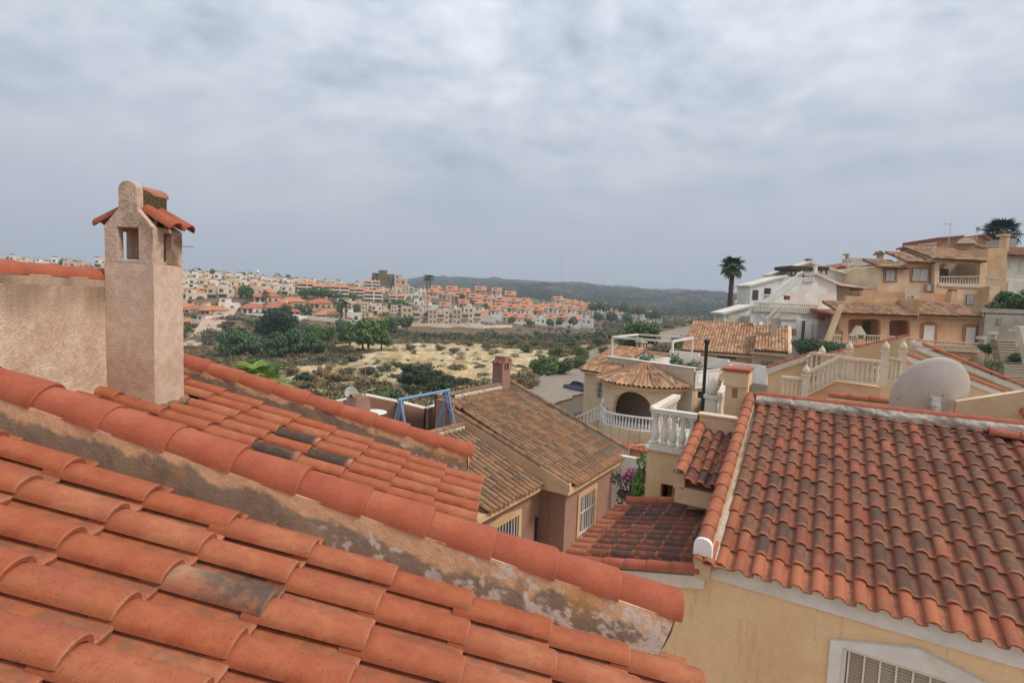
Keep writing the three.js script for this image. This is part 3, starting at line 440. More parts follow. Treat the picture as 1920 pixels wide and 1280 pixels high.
// ================================================================ MAUVE HOUSE WITH THE TAN ROOFS
const tanTile = tileGeo({ w: 0.21, r: 0.073, len: 0.42, segs: 6, lift: 0.022, th: 0.014, dip: 0.012 });
const tanCap = capGeo({ r0: 0.085, r1: 0.1, len: 0.38, segs: 8 });
const mTurn = Math.PI / 2 - 0.595, mOrigin = V(2.023, -5.103, -14.454), mUp = 3.4;
const mLocal = (p) => p.clone().sub(V(mOrigin.x, mOrigin.y - mUp, mOrigin.z)).applyAxisAngle(V(0, 1, 0), -mTurn);
{
  const H = thing('mauve_house', 'mauve house with grey-weathered tan tile roofs, tan eaves and barred windows', 'house', V(mOrigin.x, mOrigin.y - mUp, mOrigin.z), mTurn);
  const Y = mUp, t = 0.365, down = V(0, -t, 1).normalize();
  const choose = () => pick(tilesTan);
  roofPlane(H, 'roof', V(-0.02, Y - 0.1, -0.02), V(1, 0, 0), down, 20, 14, 0.2, 0.375, tanTile, (c, r) => (r === 0 ? tilesTan[ri(3)] : tanPick(c, r)), { deckMat: deckTan, jit: 0.007 });
  roofPlane(H, 'roof', V(-3.02, Y - 0.15, -0.9), V(1, 0, 0), down, 13, 9, 0.205, 0.36, tanTile, (c, r) => (r === 0 ? tilesTan[ri(3)] : tanPick(c, r)), { deckMat: deckTan, jit: 0.007 });
  // verge wall between the roofs, with its caps
  const vw = mesh('verge_wall', slab([[-4.5, Y + 0.1], [-0.12, Y - 0.3], [-0.12, Y + 0.02], [-4.5, Y + 1.42]], null, 0.22), M.tan, H); vw.rotation.y = -Math.PI / 2; vw.position.x = -0.32;
  mesh('verge_trim', slab([[-1.05, Y + 0.18], [-0.05, Y - 0.16], [-0.05, Y + 0.03], [-1.05, Y + 0.36]], null, 0.03), M.tan, H).rotation.y = -Math.PI / 2;
  H.children[H.children.length - 1].position.x = -0.34;
  capsAlong(vw, V(0, 0, 0).set(-4.5, Y + 1.45, -0.11), V(-0.1, Y + 0.04, -0.11), tanCap, 0.34, tilesTan);
  capsAlong(H, V(-0.08, Y + 1.86, -4.98), V(-0.08, Y + 1.52, -4.3), tanCap, 0.33, tilesTan, { name: 'ridge_tile' });
  mesh('wall', box(-0.3, Y - 0.4, -5.25, -0.02, Y + 1.76, -4.5), M.mauve, H);
  capsAlong(H, V(0.02, Y + 1.42, -4.62), V(-0.36, Y + 1.42, -4.62), tanCap, 0.36, tilesTan, { name: 'ridge_tile' });
  // far verge
  const fv = mesh('verge_wall', slab([[-5.3, Y + 1.55], [-0.05, Y - 0.22], [-0.05, Y + 0.05], [-5.3, Y + 1.9]], null, 0.16), M.cement, H); fv.rotation.y = -Math.PI / 2; fv.position.x = 4.06;
  capsAlong(fv, V(-5.3, Y + 1.92, -0.08), V(-0.02, Y + 0.06, -0.08), tanCap, 0.35, tilesTan);
  // ridges in mortar
  const r1 = mesh('ridge_mortar', merge([box(0, Y + 1.4, -5.2, 3.3, Y + 1.86, -5.06), mortarStrip(0, 3.3, Y + 1.88, Y + 1.7, -5.02, 0.05, 6.1)]), M.cement, H);
  capsAlong(r1, V(3.3, Y + 1.88, -5.12), V(-0.05, Y + 1.88, -5.12), tanCap, 0.33, tilesTan);
  const r2 = mesh('ridge_mortar', merge([box(-3.0, Y + 0.85, -4.06, -0.34, Y + 1.1, -3.94), mortarStrip(-3.0, -0.34, Y + 1.12, Y + 0.95, -3.9, 0.05, 8.1)]), M.cement, H);
  capsAlong(r2, V(-0.36, Y + 1.12, -4.0), V(-3.05, Y + 1.12, -4.0), tanCap, 0.33, tilesTan);
  // eaves and walls
  mesh('eave', merge([box(-0.34, Y - 0.29, -0.5, 4.05, Y - 0.12, -0.08), box(-0.34, Y - 0.3, -1.4, 0, Y - 0.1, -0.5)]), M.tan, H);
  mesh('eave', box(-3.4, Y - 0.34, -1.5, -0.34, Y - 0.18, -0.96), M.tan, H);
  const w1 = mesh('wall', slab(rect(0, Y - 3.4, 4.0, Y - 0.28), [rect(0.92, Y - 2.1, 1.98, Y - 0.78)], 0.25), M.mauve, H); w1.position.z = -0.34;
  mesh('wall', merge([box(0, Y - 3.4, -5.2, 4.0, Y - 0.3, -0.59), box(0.2, Y - 0.3, -5.18, 4.0, Y + 0.1, -2.5), box(0.2, Y + 0.1, -5.18, 4.0, Y + 1.2, -4.2)]), M.mauve, H);
  const w2 = mesh('wall', slab(rect(-3.4, Y - 3.4, 0, Y - 0.3), [rect(-2.75, Y - 2.2, -1.2, Y - 0.86)], 0.25), M.mauve, H); w2.position.z = -1.2;
  mesh('wall', merge([box(-3.4, Y - 3.4, -5.2, 0, Y - 0.34, -1.45), box(-3.4, Y - 0.34, -4.05, -0.3, Y + 0.6, -3.2)]), M.mauve, H);
  const surround = (x0, y0, x1, y1, z, apex) => mesh('window_surround', slab([[x0 - 0.14, y0 - 0.14], [x1 + 0.14, y0 - 0.14], [x1 + 0.14, y1 + 0.14], [(x0 + x1) / 2, y1 + 0.14 + apex], [x0 - 0.14, y1 + 0.14]], [rect(x0, y0, x1, y1)], 0.05, 0.004), M.tan, H).position.set(0, 0, z);
  surround(0.92, Y - 2.1, 1.98, Y - 0.78, -0.295, 0); opening(H, 0.92, Y - 2.1, 1.98, Y - 0.78, -0.42, { bars: 8, cross: [0.12, 0.62], barZ: 0.09, barR: 0.011, fw: 0.05 });
  surround(-2.75, Y - 2.2, -1.2, Y - 0.86, -1.155, 0.1); opening(H, -2.75, Y - 2.2, -1.2, Y - 0.86, -1.28, { bars: 11, cross: [0.1, 0.5], barZ: 0.09, barR: 0.011, fw: 0.05 });
  mesh('cable', merge([[-0.1, -0.42, -0.55], [-0.04, -0.5, -0.9], [-0.03, -1.2, -0.85], [-0.03, -2.2, -0.92], [-0.03, -3.2, -0.88]].map((p, i, a) => i ? rod(V(a[i - 1][0], Y + a[i - 1][1], a[i - 1][2]), V(p[0], Y + p[1], p[2]), 0.008, 0.008, 5) : null).filter(Boolean)), flat(0x9a7450, 0.8), H);
  mesh('drain_pipe', rod(V(-0.22, Y - 3.4, -1.15), V(-0.22, Y - 1.25, -1.15), 0.045), M.dark, H);
  // chimney at the ridge end
  const ch = mesh('chimney', merge([box(3.22, Y + 1.3, -5.5, 3.78, Y + 2.42, -5.02), slab(rect(3.22, Y + 2.42, 3.78, Y + 2.72), [rect(3.36, Y + 2.44, 3.46, Y + 2.7), rect(3.52, Y + 2.44, 3.64, Y + 2.7)], 0.06).translate(0, 0, -5.02), box(3.22, Y + 2.42, -5.5, 3.28, Y + 2.72, -5.08), box(3.72, Y + 2.42, -5.5, 3.78, Y + 2.72, -5.08), box(3.28, Y + 2.42, -5.5, 3.72, Y + 2.72, -5.44), box(3.2, Y + 2.72, -5.52, 3.8, Y + 2.76, -5.0), box(3.36, Y + 2.76, -5.5, 3.64, Y + 2.98, -5.02)]), M.mauve, H);
  for (const s of [-1, 1]) for (const k of [0, 1]) { const q = mesh('hood_tile', capGeo({ r0: 0.09, r1: 0.1, len: 0.36, segs: 6 }), pick(tilesDark), ch); basis(q, V(3.5 + s * 0.42, Y + 2.7, -5.14 - k * 0.24), V(0, 0, -s), V(s, -0.4, 0)); }
  // walls of the sunken terrace behind, traced in plan
  const wallRun = (pts, thick = 0.2, drop = 1.9) => { const g = [], cg = []; for (let i = 1; i < pts.length; i++) { const A = mLocal(pts[i - 1]), B = mLocal(pts[i]), d = B.clone().sub(A), n = V(-d.z, 0, d.x).normalize().multiplyScalar(thick / 2); const q = [A.clone().sub(n), B.clone().sub(n), B.clone().add(n), A.clone().add(n)]; const f = (h0, h1, k) => { const b = new THREE.BoxGeometry(1, 1, 1), p = b.attributes.position; for (let m = 0; m < p.count; m++) { const v = q[p.getX(m) < 0 ? (p.getZ(m) < 0 ? 0 : 3) : (p.getZ(m) < 0 ? 1 : 2)]; const w = v.clone().add(n.clone().multiplyScalar(k * (p.getZ(m) < 0 ? -1 : 1))); p.setXYZ(m, w.x, v.y + (p.getY(m) < 0 ? h0 : h1), w.z); } return uvBox(b); }; g.push(f(-drop, -0.04, 0)); cg.push(f(-0.04, 0.0, 0.08)); } const wmesh = mesh('terrace_wall', merge(g), M.mauve, H); mesh('coping', merge(cg), M.castWhite, wmesh); };
  wallRun([at(600, 757, 16.5), at(668, 743, 18.5), at(683, 738, 19.2), at(748, 751.5, 18.6), at(798, 764, 18.1), at(822, 757, 19.2), at(842, 750, 20)], 0.2, 2.2);
  wallRun([at(822, 736, 18.3), at(846, 738, 17.6)], 0.3, 2.6);
  const blk = mLocal(at(680, 752, 15.2)); mesh('stove_hood', slab([[-0.28, -1.4], [0.28, -1.4], [0.28, -0.1], [0.2, 0.12], [-0.2, 0.12], [-0.28, -0.1]], null, 0.45), M.mauve, H).position.copy(blk); capsAlong(H, V(blk.x + 0.25, blk.y + 0.12, blk.z - 0.2), V(blk.x - 0.27, blk.y + 0.12, blk.z - 0.2), tanCap, 0.5, tilesTan, { name: 'ridge_tile' });
}
const BLUE = flat(0x6f93b8, 0.45);
{ // swing frame
  const mw = (x, y, z) => V(x, y, z).applyAxisAngle(V(0, 1, 0), mTurn).add(mOrigin), A = mw(-2.62, 2.17, -4.52), B = mw(-0.55, 2.2, -4.52), G = thing('swing_frame', 'light blue metal swing frame with splayed legs and top bar on the mauve terrace', 'swing', V((A.x + B.x) / 2, A.y - 1.75, (A.z + B.z) / 2));
  const o = (v) => v.clone().sub(G.position), a = o(A), b = o(B), d = b.clone().sub(a).setY(0).normalize(), n = V(-d.z, 0, d.x);
  b.y = a.y + 0.02;
  mesh('top_bar', rod(a.clone().addScaledVector(d, -0.1), b.clone().addScaledVector(d, 0.1), 0.045, 0.045, 10), BLUE, G);
  for (const e of [a, b]) for (const s of [-1, 1]) { mesh('leg', rod(e.clone(), e.clone().addScaledVector(n, s * 0.55).add(V(0, -1.75, 0)), 0.035, 0.035, 8), BLUE, G); mesh('strut', rod(e.clone().addScaledVector(d, (e === a ? 1 : -1) * 0.12), e.clone().addScaledVector(n, s * 0.3).addScaledVector(d, (e === a ? -1 : 1) * 0.16).add(V(0, -1.75, 0)), 0.018, 0.018, 6), BLUE, G); }
}
{ // small white dish with pole and rod
  const P = at(658, 737, 17.5), G = thing('television_dish', 'small white round dish on a thin mast beside the mauve terrace wall', 'satellite dish', P.clone().add(V(0, -1.2, 0)));
  const g = lathe([[0, -0.06], [0.1, -0.055], [0.2, -0.02], [0.24, 0.01], [0.2, -0.005], [0, -0.04]], 24); g.rotateX(Math.PI / 2); mesh('reflector', g, M.whiteMetal, G).position.set(0, 1.2, 0); mesh('mast', rod(V(0, 0, -0.08), V(0, 1.2, -0.08), 0.02), M.steel, G); mesh('arm', rod(V(0, 1.15, 0), V(0.02, 1.22, 0.3), 0.012), M.dark, G);
  const q = at(683, 740, 18.9), a = thing('wire_mast', 'thin wooden pole with wires rising behind the terrace corner', 'pole', q.clone().add(V(0, -1.5, 0)));
  mesh('pole', rod(V(0, 0, 0), V(0.02, 2.5, 0), 0.03, 0.022), flat(0x7a6a58, 0.9), a); mesh('cross_arm', rod(V(-0.9, 1.25, 0.2), V(0.1, 1.95, 0), 0.035), flat(0x4a3c30, 0.9), a); mesh('bracket', rod(V(-0.05, 1.6, 0), V(0.35, 1.75, 0), 0.015), M.steel, a);
  const tp = at(699, 772, 15.6), tb = thing('garden_table', 'small round white garden table on the sunken mauve terrace', 'table', tp.clone().add(V(0, -0.72, 0)));
  mesh('table_top', lathe([[0, 0.69], [0.4, 0.69], [0.42, 0.705], [0.4, 0.72], [0, 0.72]], 24), M.whiteMetal, tb); mesh('leg', lathe([[0.2, 0], [0.2, 0.02], [0.035, 0.05], [0.03, 0.69]], 10), M.whiteMetal, tb);
}

// ================================================================ HOUSES ON THE SLOPE TO THE RIGHT
// a building site: a Group whose local x runs along the facade and local z out of it
function site(name, label, category, px, py, d, theta, drop, group) {
  const O = at(px, py, d), G = thing(name, label, category, V(O.x, O.y - drop, O.z), -theta, group), Z = V(-Math.sin(theta), 0, Math.cos(theta)), X = V(Math.cos(theta), 0, Math.sin(theta));
  const q = (x, y, z = 0) => { const r = ray(x, y), p = r.multiplyScalar((z + O.dot(Z)) / r.dot(Z)).sub(O); return [p.dot(X), p.y + drop]; };
  const S = { G, q, drop };
  S.wall = (pts, z, thick, mat, { holes = [], name: nm = 'wall', parent = G, label: lb, bevel = 0 } = {}) => { const m = mesh(nm, slab(pts.map(([x, y]) => q(x, y, z)), holes.map((h) => h.map(([x, y]) => q(x, y, z))), thick, bevel), mat, parent, lb); m.position.z = z; return m; };
  S.rect = (x0, y0, x1, y1, z, thick, mat, o) => { const [a, b] = q(x0, y0, z), [c, d2] = q(x1, y1, z); const m = mesh(o?.name || 'wall', box(Math.min(a, c), Math.min(b, d2), z - thick, Math.max(a, c), Math.max(b, d2), z), mat, o?.parent || G, o?.label); return m; };
  S.win = (x0, y0, x1, y1, z, o) => { const [a, b] = q(x0, y1, z), [c, d2] = q(x1, y0, z); return opening(G, Math.min(a, c), Math.min(b, d2), Math.max(a, c), Math.max(b, d2), z, { deep: 0.04, ...o }); };
  // roof plane from its eave (left and right end in the picture) at depth z, rising away from the viewer
  S.roof = (x0, y0, x1, y1, z, run, tan, { tints = tanTints, w = 0.24, e = 0.38, label: lb, caps = true, matCap } = {}) => {
    const [a, ya] = q(x0, y0, z), [b] = q(x1, y1, z), L = Math.hypot(run, run * tan), cols = Math.max(2, Math.round((b - a) / w)), rows = Math.max(2, Math.round(L / e));
    const deck = mesh('roof', box(0, -0.14, -L, b - a, -0.01, 0.04), deckTan, G, lb); basis(deck, V(a, ya, z), V(1, 0, 0), V(0, -tan, 1));
    const t = mesh('roof_tiles', farTiles(cols, rows, (b - a) / cols, L / rows, tints), farTileMat, deck); t.userData.kind = 'stuff'; t.position.z = 0.08;
    if (caps) mesh('ridge_tile', merge([rod(V(0, 0.03, -L), V(b - a, 0.03, -L), 0.1, 0.1, 8)]), matCap || tilesTan[0], deck);
    return { deck, a, b, y: ya, top: ya + run * tan };
  };
  S.bal = (x0, y0, x1, y1, z, n, o) => { const [a, ya] = q(x0, y0, z), [b, yb] = q(x1, y1, z); return balustrade(G, V(a, ya, z), V(b, yb, z), n, { low: true, ...o }); };
  return S;
}
const tanTints = [0xb08c6c, 0xa27c5c, 0xba997b, 0x967256, 0x8a6a50, 0xb48a6a, 0xa67e60], orangeTints = [0xb28868, 0xba9474, 0xa67a58, 0xc09e7e, 0xac8060, 0x987054];
const shutter = flat(0xcac5bb, 0.6), doorWhite = flat(0xd5d0c6, 0.55), shadeGlass = flat(0x4a4640, 0.25);

// ---- house with the round porch
{
  const S = site('round_porch_house', 'sand-coloured house with a round arcaded porch under a conical tile roof', 'house', 1212, 712, 35, 0.89, 4.7), G = S.G, E = 4.7;
  // conical tiled roof in facets, half round in front of the parapet
  const R = 3.35, rise = 1.1, facets = 12, p = [], c = [], col = new THREE.Color();
  const roof = mesh('roof', (() => { const g = new THREE.ConeGeometry(R - 0.05, rise, 36, 1, false, -Math.PI / 2, Math.PI); g.translate(0, E + rise / 2 - 0.06, 0); return uvBox(g); })(), deckTan, G, 'half-conical tiled porch roof');
  const tinted = [];
  for (let i = 0; i < 34; i++) { const a0 = -Math.PI / 2 + Math.PI * i / 34, a1 = a0 + Math.PI / 34, rows = 9; for (let j = 0; j < rows; j++) { const r1 = R * (1 - j / rows) + 0.04, r0 = R * (1 - (j + 1.08) / rows); if (r1 < 0.5) continue; if (r1 < 1.7 && i % 2) continue; const am = (a0 + a1) / 2 + (r1 < 1.7 ? (a1 - a0) / 2 : 0), hw = (a1 - a0) * (r1 < 1.7 ? 1 : 0.5); col.set(pick(tanTints)).multiplyScalar(rr(0.85, 1.2)); const prof = [[-1, 0.01], [-0.62, 0.05], [-0.3, 0.095], [0.12, 0.1], [0.42, 0.05], [0.7, 0.0], [1, 0.005]]; for (let k = 0; k < prof.length - 1; k++) { const P = (r, [u, h], lift) => { const a = am + u * hw; return [r * Math.sin(a), E + rise * (1 - r / R) + h + lift, r * Math.cos(a)]; }; const q = [P(Math.max(r0, 0.02), prof[k], 0), P(Math.max(r0, 0.02), prof[k + 1], 0), P(r1, prof[k], 0.03), P(r1, prof[k + 1], 0.03), P(r1, prof[k], -0.02), P(r1, prof[k + 1], -0.02)]; for (const m of [0, 2, 1, 1, 2, 3, 2, 4, 3, 3, 4, 5]) { p.push(...q[m]); c.push(col.r, col.g, col.b); } } } }
  const tg = new THREE.BufferGeometry(); tg.setAttribute('position', new THREE.Float32BufferAttribute(p, 3)); tg.setAttribute('color', new THREE.Float32BufferAttribute(c, 3)); tg.computeVertexNormals();
  mesh('roof_tiles', tg, farTileMat, roof).userData.kind = 'stuff';
  for (let i = 0; i <= 8; i++) { const a = -Math.PI / 2 + Math.PI * i / 8; mesh('hip_tile', rod(V(0.15 * Math.sin(a), E + rise + 0.02, 0.15 * Math.cos(a)), V(R * Math.sin(a), E + 0.09, R * Math.cos(a)), 0.1, 0.085, 7), tilesTan[i % 4], roof); }
  mesh('apex_tile', lathe([[0, 0.16], [0.16, 0.1], [0.3, 0], [0.32, -0.1]], 10).translate(0, E + rise + 0.02, 0.05), tilesTan[3], roof);
  // eave ring and arcaded wall bent round a half circle
  const bend = (g, r) => { const q = g.attributes.position; for (let i = 0; i < q.count; i++) { const a = q.getX(i) / r, rr2 = r + q.getZ(i); q.setXYZ(i, rr2 * Math.sin(a), q.getY(i), rr2 * Math.cos(a)); } g.computeVertexNormals(); return g; };
  const fine = (outline, holes, depth) => { const L = outline[1][0] - outline[0][0], n = 40, parts = []; const s = shape(outline); for (const h of holes) s.holes.push(new THREE.Path(h.map(([x, y]) => new THREE.Vector2(x, y)))); return s; };
  const wr = 2.9, half = wr * Math.PI / 2;
  // arcade: built from narrow upright strips so that it can follow the curve
  const arches = [[-0.35, 2.3], [3.3, 4.75]], segs = [], N = 150, FL = 2.0;
  for (let i = 0; i < N; i++) { const x0 = -half * 0.98 + 1.98 * half * i / N, x1 = x0 + 1.98 * half / N, xm = (x0 + x1) / 2; let top = null; for (const [a, b] of arches) if (xm > a && xm < b) { const r = (b - a) / 2, u = (xm - (a + b) / 2) / r; top = 4.25 - 1.25 + 1.25 * Math.sqrt(Math.max(0, 1 - u * u)); } segs.push(box(x0, top === null ? 0 : top, -0.25, x1 + 0.001, E - 0.05, 0)); if (top !== null) segs.push(box(x0, 0, -0.25, x1 + 0.001, FL, 0)); }
  mesh('wall', uvBox(bend(merge(segs), wr)), M.sand, G, 'curved arcade wall');
  const ring = []; for (let i = 0; i < 48; i++) { const x0 = -half * 1.05 + 2.1 * half * i / 48, x1 = x0 + 2.1 * half / 48 + 0.002; ring.push(box(x0, E - 0.26, -0.1, x1, E - 0.02, 0.26)); } mesh('eave', uvBox(bend(merge(ring), wr)), M.apricot, G);
  // parapet and body
  mesh('parapet', box(-3.6, 0, -0.35, 3.45, E + 1.2, -0.1), M.sandGrey, G); mesh('coping', box(-3.65, E + 1.2, -0.4, 3.5, E + 1.25, -0.05), M.brightWhite, G);
  mesh('wall', merge([box(-3.4, 0, -7, -3.15, E + 0.4, -0.36), box(3.2, 0, -7, 3.45, E + 0.8, -0.36), box(-3.15, E - 0.2, -7, 3.2, E + 0.25, -0.4), box(-3.15, 0, -2.2, 3.2, E - 0.2, -1.9)]), M.sand, G);
  mesh('porch_floor', box(-3.1, FL - 0.2, -1.9, 3.1, FL, 2.0), M.sandGrey, G);
  const pw = opening(G, -2.9, FL + 0.6, -1.2, FL + 2.0, -1.86, { bars: 8, cross: [0.5], barM: flat(0xbdbab4, 0.5), label: 'barred window inside the porch' }); opening(G, 1.4, FL + 0.3, 2.9, FL + 2.1, -1.86, { bars: 6, cross: [0.4, 0.7] }); mesh('door', box(-0.4, FL, -1.9, 0.5, FL + 2.1, -1.83), flat(0x8a6a4a, 0.6), G);
  // wing on the left with window
  const wl = mesh('wall', slab(rect(-4.85, -1, -2.3, E + 0.2), [rect(-3.6, 2.95, -2.75, 4.15)], 0.3), M.sand, G); wl.position.z = 0.9;
  mesh('wall', box(-4.85, -1, -6, -3.5, E + 0.15, 0.6), M.sand, G); mesh('wall', box(-2.55, -1, 0.2, -2.3, E, 0.58), M.sand, G);
  opening(G, -3.6, 2.95, -2.75, 4.15, 0.82, { bars: 5, cross: [0.35, 0.68], sill: M.apricot, barZ: 0.1 });
  { const t = 0.42, deck = mesh('roof', box(0, -0.12, -4.4, 2.95, -0.01, 0.05), deckTan, G); basis(deck, V(-5.0, E + 0.2, 1.2), V(1, 0, 0), V(0, -t, 1)); const q = mesh('roof_tiles', farTiles(14, 12, 0.21, 0.36, orangeTints), farTileMat, deck); q.userData.kind = 'stuff'; q.position.z = 0.1; mesh('verge_tile', rod(V(0, 0.04, 0), V(0, 0.04, -4.4), 0.1, 0.1, 8), tilesTan[1], deck); }
  mesh('eave', box(-5.0, E - 0.05, 0.9, -2.5, E + 0.18, 1.15), M.apricot, G);
  mesh('chimney', merge([box(-4.1, E, -4.6, -3.6, E + 1.65, -4.1), box(-4.1, E + 1.65, -4.6, -3.96, E + 2.15, -4.46), box(-3.74, E + 1.65, -4.6, -3.6, E + 2.15, -4.46), box(-4.1, E + 1.65, -4.24, -3.96, E + 2.15, -4.1), box(-3.74, E + 1.65, -4.24, -3.6, E + 2.15, -4.1), box(-4.2, E + 2.15, -4.7, -3.5, E + 2.25, -4.0), box(-3.95, E + 2.25, -4.5, -3.75, E + 2.5, -4.2)]), M.sandGrey, G);
  mesh('parapet', box(-5.6, E + 0.2, -4.6, -3.4, E + 1.4, -4.4), M.sandGrey, G); mesh('wall', box(-5.6, E - 1, -6.4, 2.4, E + 1.35, -6.2), M.tan, G);
  // white terrace walls, pool, railing and stair
  mesh('terrace_wall', merge([box(-1.6, E + 0.25, -5.0, 0.9, E + 1.75, -4.85), box(0.9, E + 0.25, -4.9, 3.2, E + 1.55, -4.75), box(3.2, E + 0.2, -4.9, 5.9, E + 1.4, -4.7)]), M.brightWhite, G);
  mesh('pool', merge([box(-3.3, E + 0.25, -4.6, -1.2, E + 1.22, -4.4), box(-3.3, E + 0.25, -1.2, -1.2, E + 1.22, -1.0), box(-3.3, E + 0.25, -4.4, -3.1, E + 1.22, -1.2), box(-1.4, E + 0.25, -4.4, -1.2, E + 1.22, -1.2)]), M.brightWhite, G, 'raised white pool on the terrace'); mesh('water', box(-3.1, E + 0.3, -4.4, -1.4, E + 1.12, -1.2), new THREE.MeshPhysicalMaterial({ color: 0x58b4bd, roughness: 0.06, clearcoat: 1 }), G);
  mesh('railing', merge([box(3.5, E - 0.1, -3.0, 3.56, E + 1.05, -0.2), box(3.48, E + 0.95, -3.05, 3.6, E + 1.05, -0.15), box(3.57, E + 0.2, -2.8, 3.59, E + 0.75, -1.7), box(3.57, E + 0.2, -1.5, 3.59, E + 0.75, -0.4)]), M.brightWhite, G, 'white panelled railing beside the stair');
  for (let i = 0; i < 14; i++) { const t = i / 13; S.rect(1316 + t * 8, 776 - t * 82 + 12, 1347 + t * 5, 776 - t * 82, 0.3 - t * 4.6, 0.6, i % 2 ? flat(0x94795c, 0.9) : flat(0xa3886a, 0.9), { name: 'stair_step' }); }
  { const [xa, ya] = S.q(1348, 762, 0.2), [xb, yb] = S.q(1369, 706, -4.4), A = V(xa, ya, 0.2), B = V(xb, yb, -4.4); balustrade(G, A, B, 14, { h: 0.85, mat: M.brightWhite, low: true, label: 'white stair balustrade' }); mesh('wall', bar(A.clone().add(V(0, -1.0, 0)), B.clone().add(V(0, -1.0, 0)), 0.2, 2.0), M.sand, G); }
  // balustrade in front of the porch
  const bp = []; for (let i = 0; i <= 10; i++) { const a = -0.12 + 1.75 * i / 10; bp.push(V(3.55 * Math.sin(a), FL, 3.55 * Math.cos(a))); }
  mesh('terrace_base', merge(bp.slice(1).map((b, i) => bar(bp[i].clone().setY(0.5), b.clone().setY(0.5), 0.3, 3))), M.sand, G);
  for (let i = 1; i < bp.length; i++) balustrade(G, bp[i - 1], bp[i], 3, { h: 0.86, mat: M.brightWhite, low: true, width: 0.14 });
  balustrade(G, V(-0.45, FL, 3.5), V(-1.5, FL, 2.5), 4, { h: 0.86, mat: M.brightWhite, low: true, width: 0.14 }); post(G, -1.55, FL - 1.5, 2.5, 2.45, { s: 0.26, mat: M.brightWhite });
  balustrade(G, V(-1.7, FL, 2.6), V(-3.0, FL - 0.9, 3.6), 7, { h: 0.86, mat: M.brightWhite, low: true, width: 0.14 }); mesh('terrace_base', merge([bar(V(-0.4, 0.5, 3.5), V(-1.5, 0.5, 2.5), 0.25, 3), bar(V(-1.6, 0.2, 2.6), V(-3.0, -0.4, 3.6), 0.25, 2.8)]), M.sand, G);
  // things on the terrace
  const put = (x, y, z) => V(x, y, z).applyAxisAngle(V(0, 1, 0), -0.89).add(G.position);
  const pg = thing('pergola', 'white metal pergola frame on the terrace above the round porch', 'pergola', put(-2.5, E + 0.25, -4.5), -0.89);
  const T = 7.3 - E - 0.25, cs = [[-3.92, -0.96], [0.26, -2.45], [-2.0, -8.6], [-5.98, -6.65]].map(([x, z]) => [x + 2.5, z + 4.5]); cs.forEach(([x, z], i) => { mesh('post', box(x - 0.06, 0, z - 0.06, x + 0.06, T - 0.075, z + 0.06), M.brightWhite, pg); const [a, b] = cs[(i + 1) % 4]; mesh('beam', bar(V(x, T + (i % 2) * 0.004, z), V(a, T + (i % 2) * 0.004, b), 0.12, 0.15), M.brightWhite, pg); });
  const fl = thing('flue_pipe', 'tall black flue pipe with a round cap beside the porch stair', 'pipe', put(4.3, 1.9, 0.05), 0); mesh('pipe', rod(V(0, 0, 0), V(0, 5.6, 0), 0.1, 0.1, 14), flat(0x161514, 0.5), fl); mesh('cap', merge([lathe([[0, 5.95], [0.13, 5.9], [0.17, 5.78], [0.13, 5.64], [0.1, 5.58]], 14)]), flat(0x161514, 0.5), fl); mesh('foot', box(-0.3, 2.3, -0.12, 0.1, 2.7, 0.12), flat(0x1c1a18, 0.6), fl);
  globalThis.porchPut = put; globalThis.porchE = E;
}
// ---- sand house with two orange roofs
{
  const S = site('twin_roof_house', 'pale sand house with two orange tile roofs on either side of a stepped gable', 'house', 1350, 660, 41, 0.46, 4.5), G = S.G;
  const r1 = S.roof(1278, 655, 1418, 668, 0, 6.2, 0.36, { tints: orangeTints }), r2 = S.roof(1414, 655, 1478, 662, 1.2, 4.6, 0.36, { tints: orangeTints });
  S.wall([[1282, 658], [1412, 670], [1410, 740], [1282, 740]], -0.35, 6, M.sand); S.wall([[1280, 652], [1416, 664], [1416, 672], [1280, 660]], 0.0, 0.5, M.apricot, { name: 'eave' });
  S.wall([[1410, 661], [1473, 667], [1470, 760], [1408, 750]], 0.8, 6, M.sandGrey); S.wall([[1412, 654], [1478, 660], [1477, 669], [1411, 663]], 1.15, 0.5, M.apricot, { name: 'eave' });
  const vg = [[r1.b, 0], [r1.b, 0]]; { const t = 0.36, m = mesh('verge_wall', slab([[-6.3, r1.y - 0.4], [0.3, r1.y - 0.5], [0.3, r1.y - 0.05], [-6.3, r1.top + 0.25]], null, 0.3), M.sand, G); m.rotation.y = -Math.PI / 2; m.position.set(r1.b - 0.05, 0, 0); const m2 = mesh('verge_wall', slab([[-4.7, r2.y - 0.4], [0.3, r2.y - 0.5], [0.3, r2.y - 0.05], [-4.7, r2.top + 0.15]], null, 0.25), M.sand, G); m2.rotation.y = -Math.PI / 2; m2.position.set(r2.b, 0, 1.2); }
  S.win(1425.5, 677.5, 1450, 703, 0.84, { bars: 7, cross: [], frame: brownFrame, sill: M.tan, label: 'small window with brown surround' }); S.win(1343, 665, 1383, 673, -0.3, { split: true }); S.wall([[1392, 676], [1412, 690], [1412, 700], [1388, 684]], 0.1, 0.3, M.tan, { name: 'awning' });
  S.rect(1446, 630, 1458, 609.5, -1.4, 0.5, M.sandGrey, { name: 'chimney' }); for (const [x0, x1] of [[1446, 1449.3], [1454.7, 1458]]) S.rect(x0, 609.5, x1, 600, -1.4, 0.5, M.sandGrey, { name: 'chimney_pier' }); S.rect(1444.5, 600, 1459.5, 596, -1.3, 0.7, M.tan, { name: 'chimney_cap' });
  S.wall([[1310, 603], [1350, 606], [1345, 625], [1308, 620]], -6.2, 0.3, M.sandGrey, { name: 'parapet' });
  S.wall([[1437, 612], [1494, 617], [1494, 630], [1437, 624]], -3.5, 0.3, M.mauve, { name: 'parapet' });
}
